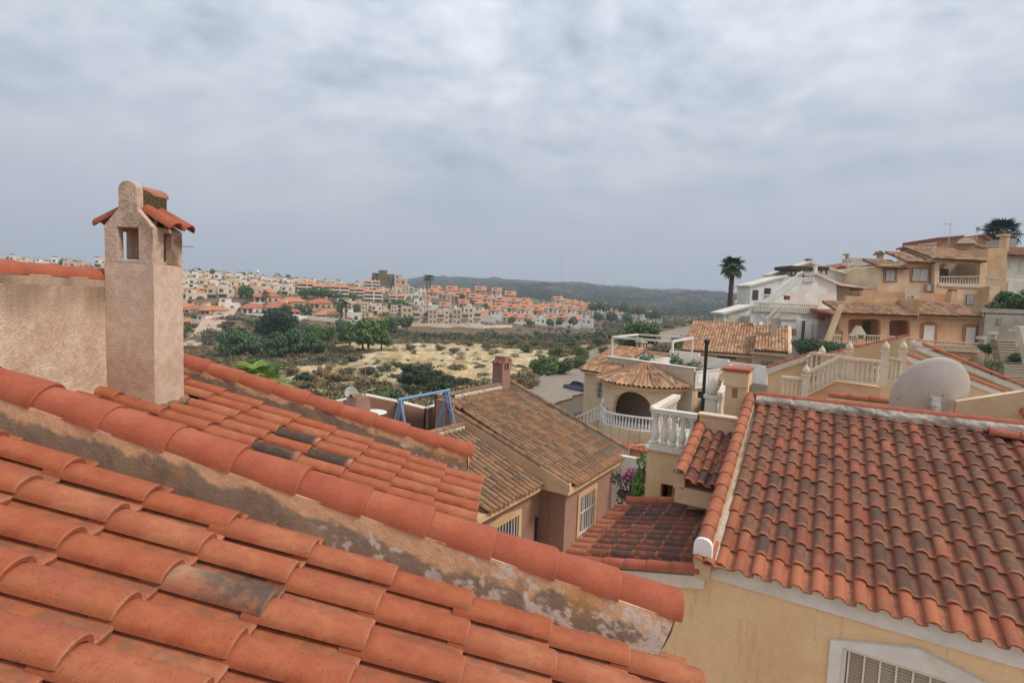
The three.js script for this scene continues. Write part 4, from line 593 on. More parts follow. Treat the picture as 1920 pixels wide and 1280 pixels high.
// ---- white terraced house
{
  const S = site('white_villa', 'white terraced villa with outside stairs and a brown pergola under its gable', 'house', 1490, 575, 50, -0.16, 4.5), G = S.G;
  S.wall([[1448, 515], [1521, 491], [1604, 516], [1604, 600], [1448, 600]], -5, 1.2, M.white, { label: 'upper gable of the villa' });
  S.wall([[1446, 514], [1521, 489.5], [1606, 516], [1606, 519], [1521, 493], [1446, 517.5]], -4.6, 1.4, M.castWhite, { name: 'roof' });
  S.wall([[1407, 535], [1475, 517], [1500, 520], [1500, 600], [1406, 600]], -2.2, 2.2, M.white); S.wall([[1405.5, 534], [1478, 515], [1478, 518], [1406, 537]], -2.0, 2.5, M.castWhite, { name: 'eave' });
  S.win(1411, 544, 1423, 562, -2.16, { frame: flat(0x3a3e42, 0.5), pane: shadeGlass }); S.win(1433, 540.5, 1446, 560, -2.16, { frame: flat(0x2c2e30, 0.5), pane: glassMat });
  const br = M.brightWhite;
  S.wall([[1444, 566], [1505, 522], [1534, 518], [1534, 640], [1444, 640]], -0.8, 6, br, { label: 'white wall under the outside stair' });
  S.bal(1446, 565, 1504, 523, -0.7, 16, { mat: M.brightWhite, h: 0.8 }); S.bal(1508, 528, 1527, 527, -0.7, 5, { mat: M.brightWhite, h: 0.75 }); S.bal(1428, 566, 1444, 566, -0.7, 4, { mat: M.brightWhite, h: 0.75 });
  const px = S.q(1485, 500, -2); S.rect(1484, 505, 1528, 500, -2, 2.6, flat(0x42302a, 0.8), { name: 'pergola_roof', label: 'dark brown pergola roof' }); S.rect(1536, 506, 1556, 500, -2.4, 2.2, flat(0x42302a, 0.8), { name: 'pergola_roof' }); for (const [x, y] of [[1486, 515], [1493, 514], [1551, 514], [1541, 512]]) S.rect(x - 1.4, y, x + 1.4, 503, -2, 0.14, flat(0x3c2c26, 0.8), { name: 'pergola_post' }); S.rect(1527.5, 524, 1534, 498, -1.6, 0.35, br, { name: 'pillar' });
  S.rect(1518, 491, 1524, 484, -6, 0.5, M.white, { name: 'chimney' }); S.rect(1517, 487.5, 1525, 485.5, -5.9, 0.7, flat(0x6a605a, 0.9), { name: 'chimney_cap' });
  // stepped blocks going back on the right
  S.wall([[1534, 514], [1569, 530], [1569, 640], [1534, 640]], -0.9, 5, br); S.wall([[1566, 531], [1592, 534], [1592, 640], [1566, 640]], -2.6, 4, M.white); S.wall([[1588, 531], [1610, 536], [1610, 640], [1588, 640]], -4.6, 4, br); S.wall([[1606, 531], [1626, 540], [1626, 640], [1606, 640]], -6.6, 4, M.white);
  S.wall([[1532, 511.5], [1578, 531], [1626, 538], [1626, 541], [1576, 534.5], [1532, 515]], -0.6, 6, M.castWhite, { name: 'eave' });
  for (const [x, y] of [[1571, 533], [1594, 535], [1613, 540]]) S.rect(x - 2, y + 4, x + 7, y, -0.9, 1.2, flat(0x9a6350, 0.9), { name: 'porch_roof' });
  // lower storey
  S.wall([[1358, 586], [1410, 573], [1536, 579], [1562, 591], [1562, 690], [1358, 690]], 1.4, 0.3, M.white, { label: 'lower storey of the villa', holes: [[[1362, 608], [1407, 608], [1407, 592], [1362, 592]]] }); S.rect(1410, 690, 1562, 590, 1.1, 4, M.white); S.rect(1358, 690, 1411, 609, 1.1, 2, M.white); S.rect(1358, 609, 1411, 588, -0.7, 0.2, M.white); S.rect(1358, 609, 1360, 588, 1.1, 1.8, M.white); S.bal(1413, 583, 1534, 588, 1.5, 30, { mat: M.castWhite, h: 0.85 }); S.wall([[1356, 586], [1411, 571], [1411, 575], [1357, 590]], 1.6, 2.2, M.castWhite, { name: 'eave' });
  
  S.bal(1436, 612, 1462, 588, 1.9, 7, { mat: M.castWhite, h: 0.8 }); S.bal(1462, 598, 1495, 600, 1.9, 9, { mat: M.castWhite, h: 0.8 }); S.rect(1463, 640, 1536, 598, 1.85, 0.6, M.white, { label: 'lower porch wall' });
  S.win(1470, 609, 1486, 634, 1.9, { pane: shadeGlass }); S.win(1500, 600, 1512, 650, 1.9, { pane: shadeGlass, name: 'door' }); S.rect(1536, 600, 1548, 592, 1.7, 2.2, flat(0xa8655a, 0.9), { name: 'porch_roof' });
  S.wall([[1530, 578], [1572, 592], [1572, 596], [1530, 583]], 2.2, 3, stucco(0xa8685a, { s: 43 }), { name: 'roof' }); S.rect(1475, 562, 1482, 553, 0.4, 0.4, flat(0x8c4236, 0.9), { name: 'chimney' }); S.rect(1474, 554, 1483, 552, 0.45, 0.5, br, { name: 'chimney_cap' });
  for (const x of [1522, 1532]) S.rect(x, 635, x + 5, 606, 1.9, 0.06, flat(0xb2b0aa, 0.7), { name: 'panel' });
}
// ---- grey round dish on the slope by the white villa
{ const P = at(1423, 602, 45), D = thing('satellite_dish', 'grey round dish standing behind the orange roof beside the white villa', 'satellite dish', P.clone().add(V(0, -1.5, 0)), 0.4); const g = lathe([[0, -0.16], [0.3, -0.13], [0.55, -0.05], [0.72, 0.03], [0.74, 0.04], [0.55, -0.035], [0, -0.14]], 28); g.rotateX(Math.PI / 2 - 0.2); mesh('reflector', g, flat(0x9aa0a2, 0.6), D).position.y = 1.35; mesh('mast', rod(V(0, 0, -0.2), V(0, 1.35, -0.15), 0.05), M.steel, D); }
// ---- lower apricot house with arches
{
  const S = site('arcade_house', 'low apricot house with two arched porches and a long tile roof', 'house', 1700, 590, 46, -0.1, 4.6), G = S.G;
  const a1 = [[1590, 600], [1652, 601], [1652, 640], [1590, 640]];
  const arc = (x0, x1, yT, yB) => [[x0, yB], [x1, yB], [x1, yT + 5], [x1 - 4, yT], [x0 + 4, yT], [x0, yT + 5]];
  S.wall([[1577, 586], [1842, 594], [1838, 690], [1575, 690]], 0, 0.3, M.ochreRed, { holes: [arc(1591, 1652, 598, 640), arc(1668, 1707, 600, 640)], label: 'front wall with porch arches' });
  S.rect(1580, 690, 1842, 590, -2.0, 4, M.ochreRed); S.rect(1653, 690, 1667, 596, -0.3, 1.7, M.ochreRed); S.rect(1577, 690, 1590, 592, -0.3, 1.7, M.ochreRed); S.rect(1708, 690, 1840, 594, -0.3, 1.7, M.ochreRed);
  S.rect(1615, 650, 1652, 603, -1.96, 0.1, flat(0x6e6258, 0.7), { name: 'porch_door', label: 'brown porch door' }); S.win(1683, 607, 1705, 652, -1.95, { frame: doorWhite, pane: doorWhite, name: 'door', label: 'white panel door', split: false });
  S.win(1730, 610, 1754, 655, 0.09, { frame: doorWhite, pane: doorWhite, name: 'door', split: false }); S.win(1809, 614, 1831, 658, 0.09, { frame: doorWhite, pane: doorWhite, name: 'door', split: false });
  for (const [x0, x1, y] of [[1726, 1758, 606], [1805, 1835, 610]]) S.wall([[x0, y + 48], [x0, y], [(x0 + x1) / 2, y - 4], [x1, y], [x1, y + 48]], 0.03, 0.1, stucco(0xab7a55, { s: 51 }), { name: 'door_surround' });
  const r1 = S.roof(1577, 586, 1722, 590, 0.5, 2.4, 0.4, { tints: tanTints }), r2 = S.roof(1726, 589, 1800, 591, 0.5, 3.2, 0.4), r3 = S.roof(1802, 591, 1844, 593, 0.5, 2.6, 0.4);
  S.wall([[1576, 584], [1844, 592], [1844, 598], [1576, 590]], 0.42, 0.6, M.tan, { name: 'eave' });
  S.rect(1586, 575, 1722, 560, -1.9, 0.3, M.tan, { name: 'parapet' }); S.rect(1722, 600, 1727, 561, 0.4, 2.4, M.tan, { name: 'gable_wall' });
  S.rect(1617, 562, 1775, 551, -3.6, 0.3, M.ochreRed, { name: 'parapet' });
  S.wall([[1698, 562], [1698, 548], [1708, 536], [1723, 536], [1726, 562]], -2.2, 0.25, M.sandGrey, { name: 'barbecue_hood', label: 'built-in barbecue with a chimney hood', holes: [[[1701, 561], [1714, 561], [1714, 555], [1701, 555]]] }); S.wall([[1698, 562], [1698, 548], [1708, 536], [1723, 536], [1726, 562]], -2.9, 0.2, M.sandGrey, { name: 'hood_back' }); S.rect(1783, 572, 1797, 547, -2.6, 0.6, M.tan, { name: 'chimney' }); S.rect(1785, 547, 1796, 542, -2.7, 0.4, flat(0x8c6a50, 0.9), { name: 'chimney_cap' });
  S.wall([[1545, 650], [1574, 578], [1580, 570], [1584, 570], [1558, 645], [1556, 660]], 1.2, 0.3, M.apricot, { name: 'stair_wall' }); for (let i = 0; i < 10; i++) S.rect(1560 + i * 1.8, 642 - i * 5.2, 1580 + i * 0.6, 636 - i * 5.2, 0.9 - i * 0.3, 0.8, flat(0x8a7a68, 0.9), { name: 'stair_step' });
  S.bal(1562, 646, 1576, 646, 1.5, 3, {}); S.bal(1590, 646, 1606, 646, 1.5, 4, {}); S.bal(1624, 646, 1652, 647, 1.5, 6, {}); S.bal(1664, 648, 1712, 650, 1.5, 10, {}); S.bal(1722, 654, 1840, 661, 1.6, 27, {});
  S.rect(1606, 660, 1624, 635.3, 1.55, 0.5, M.ochreRed, { name: 'pillar' }); S.wall([[1604, 628], [1615, 611], [1626, 628]], 1.6, 0.6, M.cast, { name: 'barbecue', label: 'little cast barbecue house' }); for (const [x0, x1] of [[1606, 1610], [1620, 1624]]) S.rect(x0, 635, x1, 627.5, 1.58, 0.5, M.cast, { name: 'barbecue_pier' });
  S.rect(1560, 720, 1845, 650, 1.45, 3, M.ochreRed, { label: 'terrace retaining wall' });
}
// ---- upper apricot house
{
  const S = site('balcony_house', 'apricot two-storey house with a balustraded balcony under a tan tile roof', 'house', 1750, 520, 52, -0.12, 7), G = S.G;
  S.wall([[1655, 499], [1755, 490], [1755, 640], [1640, 640], [1645, 540]], 0, 8, M.apricot, { label: 'left wing' });
  S.win(1660, 505, 1680, 527, 0.06, { pane: shutter, bars: 5, frame: brownFrame }); S.win(1710, 504, 1742, 527, 0.06, { pane: shutter, bars: 9, frame: brownFrame });
  for (const [x0, y0, x1, y1] of [[1657, 502, 1683, 529], [1707, 501, 1745, 529]]) S.wall([[x0, y1], [x0, y0], [x1, y0], [x1, y1]], 0.04, 0.1, stucco(0xb38660, { s: 55 }), { holes: [[[x0 + 3, y1 - 2], [x0 + 3, y0 + 3], [x1 - 3, y0 + 3], [x1 - 3, y1 - 2]]], name: 'window_surround' });
  S.wall([[1753, 486], [1852, 484], [1850, 640], [1752, 640]], 0.5, 0.35, M.apricot, { holes: [[[1762, 533], [1838, 533], [1839, 498], [1834, 494], [1767, 494], [1762, 498]]], label: 'balcony bay' });
  S.rect(1752, 640, 1852, 536, 0.15, 7, M.apricot); S.rect(1752, 540, 1850, 484, -2.4, 5, M.sandGrey, { label: 'balcony back wall' }); S.rect(1752, 540, 1761, 486, 0.15, 2.5, M.apricot); S.rect(1840, 540, 1851, 486, 0.15, 2.5, M.apricot); S.rect(1763, 532, 1780, 504, -2.35, 0.1, flat(0x3a3e40, 0.4), { name: 'balcony_door' });
  S.bal(1762, 534, 1838, 533, 0.5, 15, { mat: M.cast }); S.rect(1761, 536, 1840, 533.5, 0.6, 0.4, M.cast, { name: 'balcony_edge' });
  const r1 = S.roof(1751, 484, 1852, 482, 0.9, 3.6, 0.42, { w: 0.26 }), r2 = S.roof(1703, 490, 1754, 487, 0.6, 2.8, 0.42, { w: 0.26 }), r3 = S.roof(1650, 500, 1706, 491, 0.5, 2.2, 0.4, { w: 0.26 });
  S.wall([[1750, 484], [1853, 481], [1853, 487], [1750, 489]], 0.85, 0.6, M.tan, { name: 'eave' }); S.wall([[1649, 497], [1752, 488], [1752, 492], [1650, 501]], 0.4, 0.6, M.tan, { name: 'eave' });
  S.wall([[1848, 640], [1850, 520], [1854, 466], [1890, 463], [1886, 560], [1876, 640]], -0.6, 6, M.tan, { label: 'tall side wall with chimney' }); S.rect(1886, 470, 1895, 442, -1.2, 0.7, M.apricot, { name: 'chimney' }); S.rect(1884.5, 442, 1896.5, 438.5, -1.1, 0.9, M.tan, { name: 'chimney_cap' });
  S.bal(1848, 536, 1874, 538, 1.3, 6, { mat: M.cast }); S.rect(1846, 640, 1876, 538, 1.4, 1.5, M.apricot, { label: 'side terrace' });
  S.win(1812, 553, 1828, 571, 0.56, { pane: shutter, bars: 4, frame: brownFrame }); S.rect(1739, 545, 1748, 534, 0.4, 0.4, flat(0xa8a49c, 0.6), { name: 'air_conditioner', label: 'grey air conditioning unit' });
}
// ---- house on the crest behind
{
  const S = site('crest_house', 'reddish house with sloping roofs and a white balustrade on the crest behind the balcony house', 'house', 1810, 455, 68, 0, 6), G = S.G;
  S.wall([[1752, 462], [1752, 455], [1764, 452], [1764, 446], [1808, 442], [1808, 448], [1845, 440], [1880, 462], [1880, 500], [1750, 500]], 0, 6, stucco(0xb98866, { s: 61 }));
  S.wall([[1750, 456], [1764, 451], [1764, 444.5], [1809, 440.5], [1809, 444], [1766, 448], [1766, 454], [1751, 459]], 0.3, 6.6, stucco(0x9a5f4a, { s: 62 }), { name: 'roof' }); S.wall([[1838, 440], [1848, 438.5], [1884, 462], [1882, 465], [1846, 443]], 0.3, 6.6, stucco(0x8c5a46, { s: 63 }), { name: 'roof' });
  S.wall([[1795, 456], [1800, 449], [1814, 446], [1828, 449], [1834, 456]], 0.4, 0.4, M.sandGrey, { name: 'blind_arch' }); S.bal(1722, 468, 1756, 466, 0.6, 10, { mat: M.castWhite, h: 0.7 });
  const P = at(1780, 448, 62), a = thing('television_aerial', 'thin television aerial with side rods above the balcony house roof', 'aerial', P.clone().add(V(0, -0.5, 0))); mesh('mast', rod(V(0, 0, 0), V(0.06, 2.6, 0), 0.03), M.steel, a); mesh('boom', rod(V(-0.8, 2.35, 0), V(0.2, 2.25, 0), 0.03), M.steel, a); for (let i = 0; i < 5; i++) mesh('element', rod(V(-0.75 + i * 0.2, 2.34 - i * 0.02, -0.25), V(-0.75 + i * 0.2, 2.34 - i * 0.02, 0.25), 0.014), M.steel, a);
  const P2 = at(1833, 440, 66), b = thing('television_dish', 'small round dish on a mast beside the crest palm', 'satellite dish', P2.clone().add(V(0, -0.6, 0))); mesh('mast', rod(V(0, 0, 0), V(0, 1.4, 0), 0.035), M.steel, b); const g = lathe([[0, -0.05], [0.25, 0], [0.3, 0.03], [0.2, 0.0], [0, -0.03]], 16); g.rotateX(Math.PI / 2); mesh('reflector', g, flat(0x8b8784, 0.6), b).position.y = 1.3;
}
{ // terrace house left of it
  const S = site('roof_terrace_house', 'sand house with a balustraded roof terrace and outside stair behind the white villa', 'house', 1620, 510, 66, 0, 6), G = S.G;
  S.wall([[1590, 500], [1662, 494], [1662, 540], [1590, 540]], 0, 7, M.sandGrey); S.rect(1624, 540, 1664, 496, 0.4, 0.3, stucco(0xa08c74, { s: 66 })); S.bal(1580, 498, 1650, 496, 0.6, 22, { mat: M.castWhite, h: 0.75 }); S.bal(1586, 511, 1608, 500, 0.9, 7, { mat: M.castWhite, h: 0.7 });
  S.wall([[1562, 505], [1590, 492], [1590, 520], [1562, 520]], 0.2, 5, stucco(0xa86a55, { s: 67 }), { name: 'roof' });
  S.rect(1596, 498, 1648, 485, -3, 2, M.sandGrey, { label: 'roof room' }); S.rect(1588.5, 500, 1593, 476, -1, 0.5, M.sandGrey, { name: 'chimney' }); S.rect(1587.5, 478, 1594, 475, -0.9, 0.7, M.tan, { name: 'chimney_cap' }); S.rect(1650, 496, 1658, 476, -0.5, 0.7, M.tan, { name: 'chimney' }); S.wall([[1647, 477], [1654, 470], [1661, 477]], -0.3, 1.1, flat(0x6e5a4a, 0.9), { name: 'chimney_cap' });
}
{ // house at the right edge
  const S = site('cream_house', 'cream house with an arched window and white balustrade beside the tall chimney wall', 'house', 1905, 510, 58, -0.05, 6), G = S.G;
  S.wall([[1886, 478], [1990, 480], [1990, 580], [1884, 580]], 0, 7, M.castWhite); S.roof(1882, 477, 1996, 479, 0.8, 3.5, 0.38, { tints: [0x8a5a48, 0x9a6a52, 0x7c5242] }); S.win(1888, 488, 1898, 506, 0.05, { pane: shutter }); S.win(1910, 490, 1918, 512, 0.05, { pane: shutter }); S.bal(1886, 530, 1980, 532, 1.5, 22, { mat: M.brightWhite }); S.rect(1884, 600, 1990, 530, 1.6, 2, M.castWhite, { label: 'terrace wall' }); S.rect(1893, 468, 1908, 447, -4, 3, flat(0x9a9690, 0.8), { name: 'water_tank', label: 'grey water tank' });
}
// ---- ochre house with sloping capped gables and the stair balustrades
{
  const S = site('stepped_gable_house', 'ochre house with sloping capped gable walls and cream balustraded stairs', 'house', 1600, 700, 19, 0.42, 5), G = S.G;
  const cap = (x0, y0, x1, y1, z, dz = -0.1) => { const [a, ya] = S.q(x0, y0, z), [b, yb] = S.q(x1, y1, z), A = V(a, ya, z + dz), B = V(b, yb, z + dz); return capsAlong(G, ya > yb ? A : B, ya > yb ? B : A, midCap, 0.34, capsNear, { name: 'coping_tile' }); };
  S.wall([[1440, 700], [1532, 668], [1532, 780], [1440, 780]], 0, 0.3, M.ochre, { label: 'low sloping gable wall' }); S.wall([[1438, 692], [1534, 661], [1534, 669], [1438, 702]], 0.08, 0.5, M.castWhite, { name: 'verge_band' }); cap(1438, 691, 1534, 660, 0.0);
  S.wall([[1530, 672], [1700, 633], [1722, 646], [1722, 780], [1530, 780]], -2.6, 0.4, M.ochre, { label: 'main gable wall' }); cap(1540, 668, 1702, 631, -2.6); S.rect(1536, 780, 1722, 690, -3.0, 4, M.ochre);
  S.wall([[1715, 655], [1930, 740], [1930, 800], [1640, 800], [1640, 690], [1715, 690]], -1.8, 0.4, M.ochre, { label: 'right gable wall' }); S.wall([[1718, 646], [1934, 733], [1934, 744], [1718, 656]], -1.7, 0.6, M.castWhite, { name: 'verge_band' }); cap(1722, 642, 1934, 729, -1.8); S.rect(1714, 648, 1730, 641, -1.6, 0.5, M.castWhite, { name: 'verge_end' });
  S.wall([[1695, 672], [1716, 676], [1904, 754], [1904, 800], [1650, 800], [1650, 690]], -0.9, 0.35, M.ochre, { label: 'lower right gable wall' }); S.wall([[1694, 664], [1908, 746], [1900, 752], [1694, 673]], -0.85, 0.5, M.castWhite, { name: 'verge_band' }); cap(1694, 662, 1908, 744, -0.9);
  // stairs and balustrades
  S.wall([[1500, 760], [1508, 745], [1570, 715], [1652, 726], [1652, 800], [1500, 800]], 2.2, 2, M.ochreRed, { label: 'stair base wall' });
  S.bal(1463, 748, 1504, 752, 2.2, 5, { h: 0.82 }); S.bal(1511, 741, 1572, 712, 2.25, 7, { h: 0.82, label: 'sloping stair balustrade' }); S.bal(1574, 714, 1648, 722, 2.25, 8, { h: 0.82 }); S.bal(1516, 703, 1588, 710, 0.6, 8, { h: 0.85 }); S.bal(1658, 712, 1690, 718, 0.5, 4, { h: 0.85 });
  for (const [x, y, z, h] of [[1507, 756, 2.3, 0.95], [1588, 712, 0.7, 1.0], [1655, 722, 0.9, 1.15], [1688, 718, 0.4, 1.1]]) { const [a, b] = S.q(x, y, z); post(G, a, b, z, h, { s: 0.2 }); }
  { const [a, b] = S.q(1542, 668, 0.2); post(G, a, b - 0.2, 0.1, 0.2, { s: 0.2 }); }
  S.wall([[1514, 668], [1540, 660], [1543, 664], [1543, 700], [1514, 700]], 0.5, 0.4, M.cast, { name: 'pillar' });
}

// ================================================================ THE LAND
// ground profile along lines of sight: [metres ahead, height]; columns are places across the view
const LAND = [
  [-400, [[60, -11], [130, -8], [220, 6], [320, 13], [450, 5], [900, 0], [2500, 10]]],
  [60, [[60, -11.5], [130, -11], [210, -2], [290, 11], [340, 16], [450, 8], [900, 0], [2500, 10]]],
  [340, [[60, -12], [100, -14], [130, -14.2], [170, -10], [210, -3.7], [280, 6.7], [330, 12.4], [420, 7], [900, 0], [2500, 20]]],
  [430, [[60, -12], [100, -13.6], [140, -13.6], [158, -8.5], [172, -9], [200, -6], [220, -2.6], [285, 6], [330, 9.8], [420, 6], [900, 0], [2500, 22]]],
  [500, [[60, -11.5], [110, -13], [150, -12.8], [170, -10], [190, -8], [220, -2.8], [290, 5.2], [330, 8.6], [420, 5], [900, 0], [2500, 25]]],
  [600, [[60, -11], [105, -12], [150, -13], [178, -11], [195, -9], [240, -2.2], [300, 4.5], [335, 8.4], [420, 5], [900, 2], [2500, 35]]],
  [700, [[60, -10.7], [100, -10.9], [150, -12.6], [185, -11], [200, -10], [250, -2.5], [300, 4], [340, 8.6], [420, 5], [900, 5], [2500, 45]]],
  [800, [[60, -10.5], [95, -10.6], [140, -11.6], [180, -12.4], [205, -11], [230, -8], [280, -2], [330, 4.4], [380, 8.6], [480, 5], [900, 8], [2200, 80]]],
  [900, [[60, -10.3], [90, -10.4], [130, -10.8], [175, -12.6], [212, -11.8], [240, -9.5], [300, -2.4], [350, 4], [400, 8.8], [500, 5], [900, 10], [2200, 82], [3600, 60]]],
  [1000, [[45, -9.6], [60, -9.8], [100, -10.4], [150, -10.8], [220, -12.8], [270, -11.6], [330, -7.4], [400, -1], [480, 4.4], [600, 0], [1200, 36], [2200, 80], [3600, 60]]],
  [1100, [[45, -9.6], [60, -9.8], [90, -9.3], [120, -9.0], [150, -10], [250, -13.5], [330, -12.6], [400, -9.6], [480, -3.6], [560, 0.6], [700, -2], [1200, 30], [2200, 74], [3600, 60]]],
  [1230, [[45, -9.2], [60, -8.8], [80, -7.5], [100, -6.4], [115, -5.3], [130, -5.4], [250, -13], [400, -11.4], [600, -7], [1000, 12], [1500, 46], [2200, 72], [3600, 50]]],
  [1310, [[30, -8.2], [45, -8.2], [70, -6.4], [100, -4.2], [125, -3.2], [160, -5], [300, -11], [600, -6], [1500, 44], [2200, 72], [3600, 50]]],
  [1370, [[25, -7], [38, -7.5], [60, -4.8], [80, -2.6], [110, -1.8], [250, -8], [600, -5], [1500, 40], [2200, 52], [3600, 40]]],
  [1500, [[18, -7], [38, -6.8], [48, -4.4], [70, 0.5], [100, 4.5], [200, 3], [1000, 0], [2200, 40], [3600, 30]]],
  [1620, [[18, -6.6], [38, -5.6], [46, -3.2], [62, 1.2], [90, 6], [200, 5], [1000, 0], [2200, 40]]],
  [1750, [[18, -6.4], [32, -6.2], [44, -5], [54, -1], [70, 4.6], [100, 8.5], [200, 10], [1000, 5], [2200, 30]]],
  [1920, [[18, -6], [30, -4.6], [45, -2.4], [60, 2.6], [100, 9], [200, 13], [1000, 5], [2200, 30]]],
  [2500, [[18, -6], [30, -3.2], [45, -0.6], [60, 3.4], [100, 9], [200, 13], [1000, 5], [2200, 30]]],
].map(([px, t]) => { const az = Math.atan((px - 960) / FOCAL), c = Math.cos(az); return { az, t: [[2, -6.3], [7, -6.5], [15, -8.2], ...(t[0][0] > 26 ? [[26, -8.8]] : []), ...t, [8000, -40]].map(([d, y]) => [Math.log(d / c), y]) }; });
function prof(t, l) { if (l <= t[0][0]) return t[0][1]; for (let i = 1; i < t.length; i++) if (l < t[i][0]) { const k = (l - t[i - 1][0]) / (t[i][0] - t[i - 1][0]); return t[i - 1][1] + (t[i][1] - t[i - 1][1]) * (k * 0.5 + 0.5 * k * k * (3 - 2 * k)); } return t[t.length - 1][1]; }
function landBase(x, z) {
  const az = Math.atan2(x, -z), l = Math.log(Math.max(1, Math.hypot(x, z)));
  const n = LAND.length; if (az <= LAND[0].az) return prof(LAND[0].t, l); if (az >= LAND[n - 1].az) return prof(LAND[n - 1].t, l);
  for (let i = 1; i < n; i++) if (az < LAND[i].az) { const k = (az - LAND[i - 1].az) / (LAND[i].az - LAND[i - 1].az), s = k * k * (3 - 2 * k); return prof(LAND[i - 1].t, l) * (1 - s) + prof(LAND[i].t, l) * s; }
}
const ROAD = [[1012, 768, 46], [1036, 742, 53], [1066, 712, 66], [1098, 684, 82], [1135, 664, 94], [1185, 647, 102], [1250, 629, 112], [1330, 612, 124], [1420, 600, 140]].map(([a, b, d]) => at(a, b, d));
const roadCurve = new THREE.CatmullRomCurve3(ROAD), roadPts = roadCurve.getSpacedPoints(140);
function roadNear(x, z) { let b = 1e9, p = null; for (const q of roadPts) { const d = (q.x - x) ** 2 + (q.z - z) ** 2; if (d < b) { b = d; p = q; } } return [Math.sqrt(b), p]; }
// bare yellow rock: where the photograph shows it
function rockMask(x, z) {
  const d = -z, px = 960 + FOCAL * x / d; if (d < 40 || d > 230) return 0;
  const n = fbm(x * 0.045, z * 0.045, 3, 4), n2 = fbm(x * 0.16, z * 0.16, 8, 3);
  const e = (cx, cz, rx, rz) => 1 - Math.hypot((x - cx) / rx, (d - cz) / rz);
  let m = Math.max(e(-14, 100, 26, 26), e(-6, 84, 20, 20), e(-22, 118, 22, 14), e(-29, 76, 15, 16), e(14, 112, 9, 4) - 0.2, e(-95, 148, 9, 7) - 0.1);
  return clamp((m + n * 0.9 + n2 * 0.5) * 3.2);
}
function land(x, z) {
  let y = landBase(x, z); const R = Math.hypot(x, z), m = rockMask(x, z);
  if (z < 0) { const k = ss(30, 60, R); y += k * (fbm(x * 0.05, z * 0.05, 1.5, 4) * 1.5 * (1 - 0.6 * m)); if (R > 700) y += ss(700, 1300, R) * (fbm(x * 0.004, z * 0.004, 2.5, 4) * 26 + fbm(x * 0.02, z * 0.02, 2.5, 3) * 6); }
  if (m > 0.01) { const n = (fbm(x * 0.05, z * 0.09, 6, 4) + 0.5) * 5, s = Math.floor(n), f = n - s; y += m * 1.1 * ((s + ss(0.78, 0.95, f)) * 0.5 - 1); }
  const [rd, rp] = R > 30 && R < 190 ? roadNear(x, z) : [99]; if (rd < 9) y += (rp.y - 0.06 - y) * (1 - ss(4.6, 9, rd));
  return y;
}
{
  const az = []; for (let i = 0; i <= 330; i++) az.push(-0.93 + 1.86 * i / 330); for (let i = 1; i < 46; i++) az.push(0.93 + (2 * Math.PI - 1.86) * i / 46);
  const rs = []; for (let i = 0; i < 34; i++) rs.push(2.2 * (40 / 2.2) ** (i / 34)); for (let i = 0; i < 230; i++) rs.push(40 * (420 / 40) ** (i / 230)); for (let i = 0; i <= 70; i++) rs.push(420 * (7800 / 420) ** (i / 70));
  const na = az.length, p = [], c = [], uv = [], ix = [], q = (a) => new THREE.Color(a), dirt = q(0x8a7355), dirt2 = q(0x6f5f47), dry = q(0x8c7a55), green = q(0x666d42), rock = q(0xecd4a2), rock2 = q(0xc4a672), rockW = q(0xf2e6c8), rock3 = q(0x8f7448), col = new THREE.Color();
  for (const R of rs) for (const a of az) {
    const x = R * Math.sin(a), z = -R * Math.cos(a), y = land(x, z); p.push(x, y, z); uv.push(x / 4, z / 4);
    const n = fbm(x * 0.07, z * 0.07, 5, 4) + 0.5, n2 = fbm(x * 0.4, z * 0.4, 9, 3) + 0.5, m = rockMask(x, z);
    col.copy(dirt).lerp(dirt2, clamp(n * 1.6 - 0.4)).lerp(green, clamp(n2 * 1.4 - 0.45) * 0.6).lerp(dry, clamp(fbm(x * 0.03, z * 0.03, 2, 3) * 2) * 0.7);
    if (m > 0) { const k3 = fbm(x * 0.11, z * 0.5, 14, 4); col.lerp(rock.clone().lerp(rock2, clamp(n2 * 1.9 - 0.7)).lerp(rockW, clamp(n * 1.8 - 0.75)), clamp(m * 1.3)); if (k3 > 0.1) col.lerp(rock3, clamp((k3 - 0.1) * 9) * m * 0.75); }
    c.push(col.r, col.g, col.b);
  }
  for (let j = 0; j < rs.length - 1; j++) for (let i = 0; i < na; i++) { const a = j * na + i, b = j * na + (i + 1) % na; ix.push(a, b, a + na, b, b + na, a + na); }
  const g = new THREE.BufferGeometry(); g.setAttribute('position', new THREE.Float32BufferAttribute(p, 3)); g.setAttribute('color', new THREE.Float32BufferAttribute(c, 3)); g.setAttribute('uv', new THREE.Float32BufferAttribute(uv, 2)); g.setIndex(ix); g.computeVertexNormals();
  const map = tex(512, (u, v) => { const a = tn(u, v, 6, 5, 700), b = tn(u, v, 60, 2, 710); const k = 0.62 + 0.4 * a + 0.16 * (b - 0.5); return [k, k * 0.99, k * 0.97]; }, { repeat: 1 });
  const bump = tex(512, (u, v) => 0.6 * tn(u, v, 8, 5, 720) + 0.4 * tn(u, v, 40, 2, 730), { color: false });
  tag(mesh('ground', g, new THREE.MeshStandardMaterial({ vertexColors: true, map, bumpMap: bump, bumpScale: 0.12, roughness: 1 }), scene), 'dry valley floor with bare yellow rock and scrub slopes', null, null, 'structure');
}
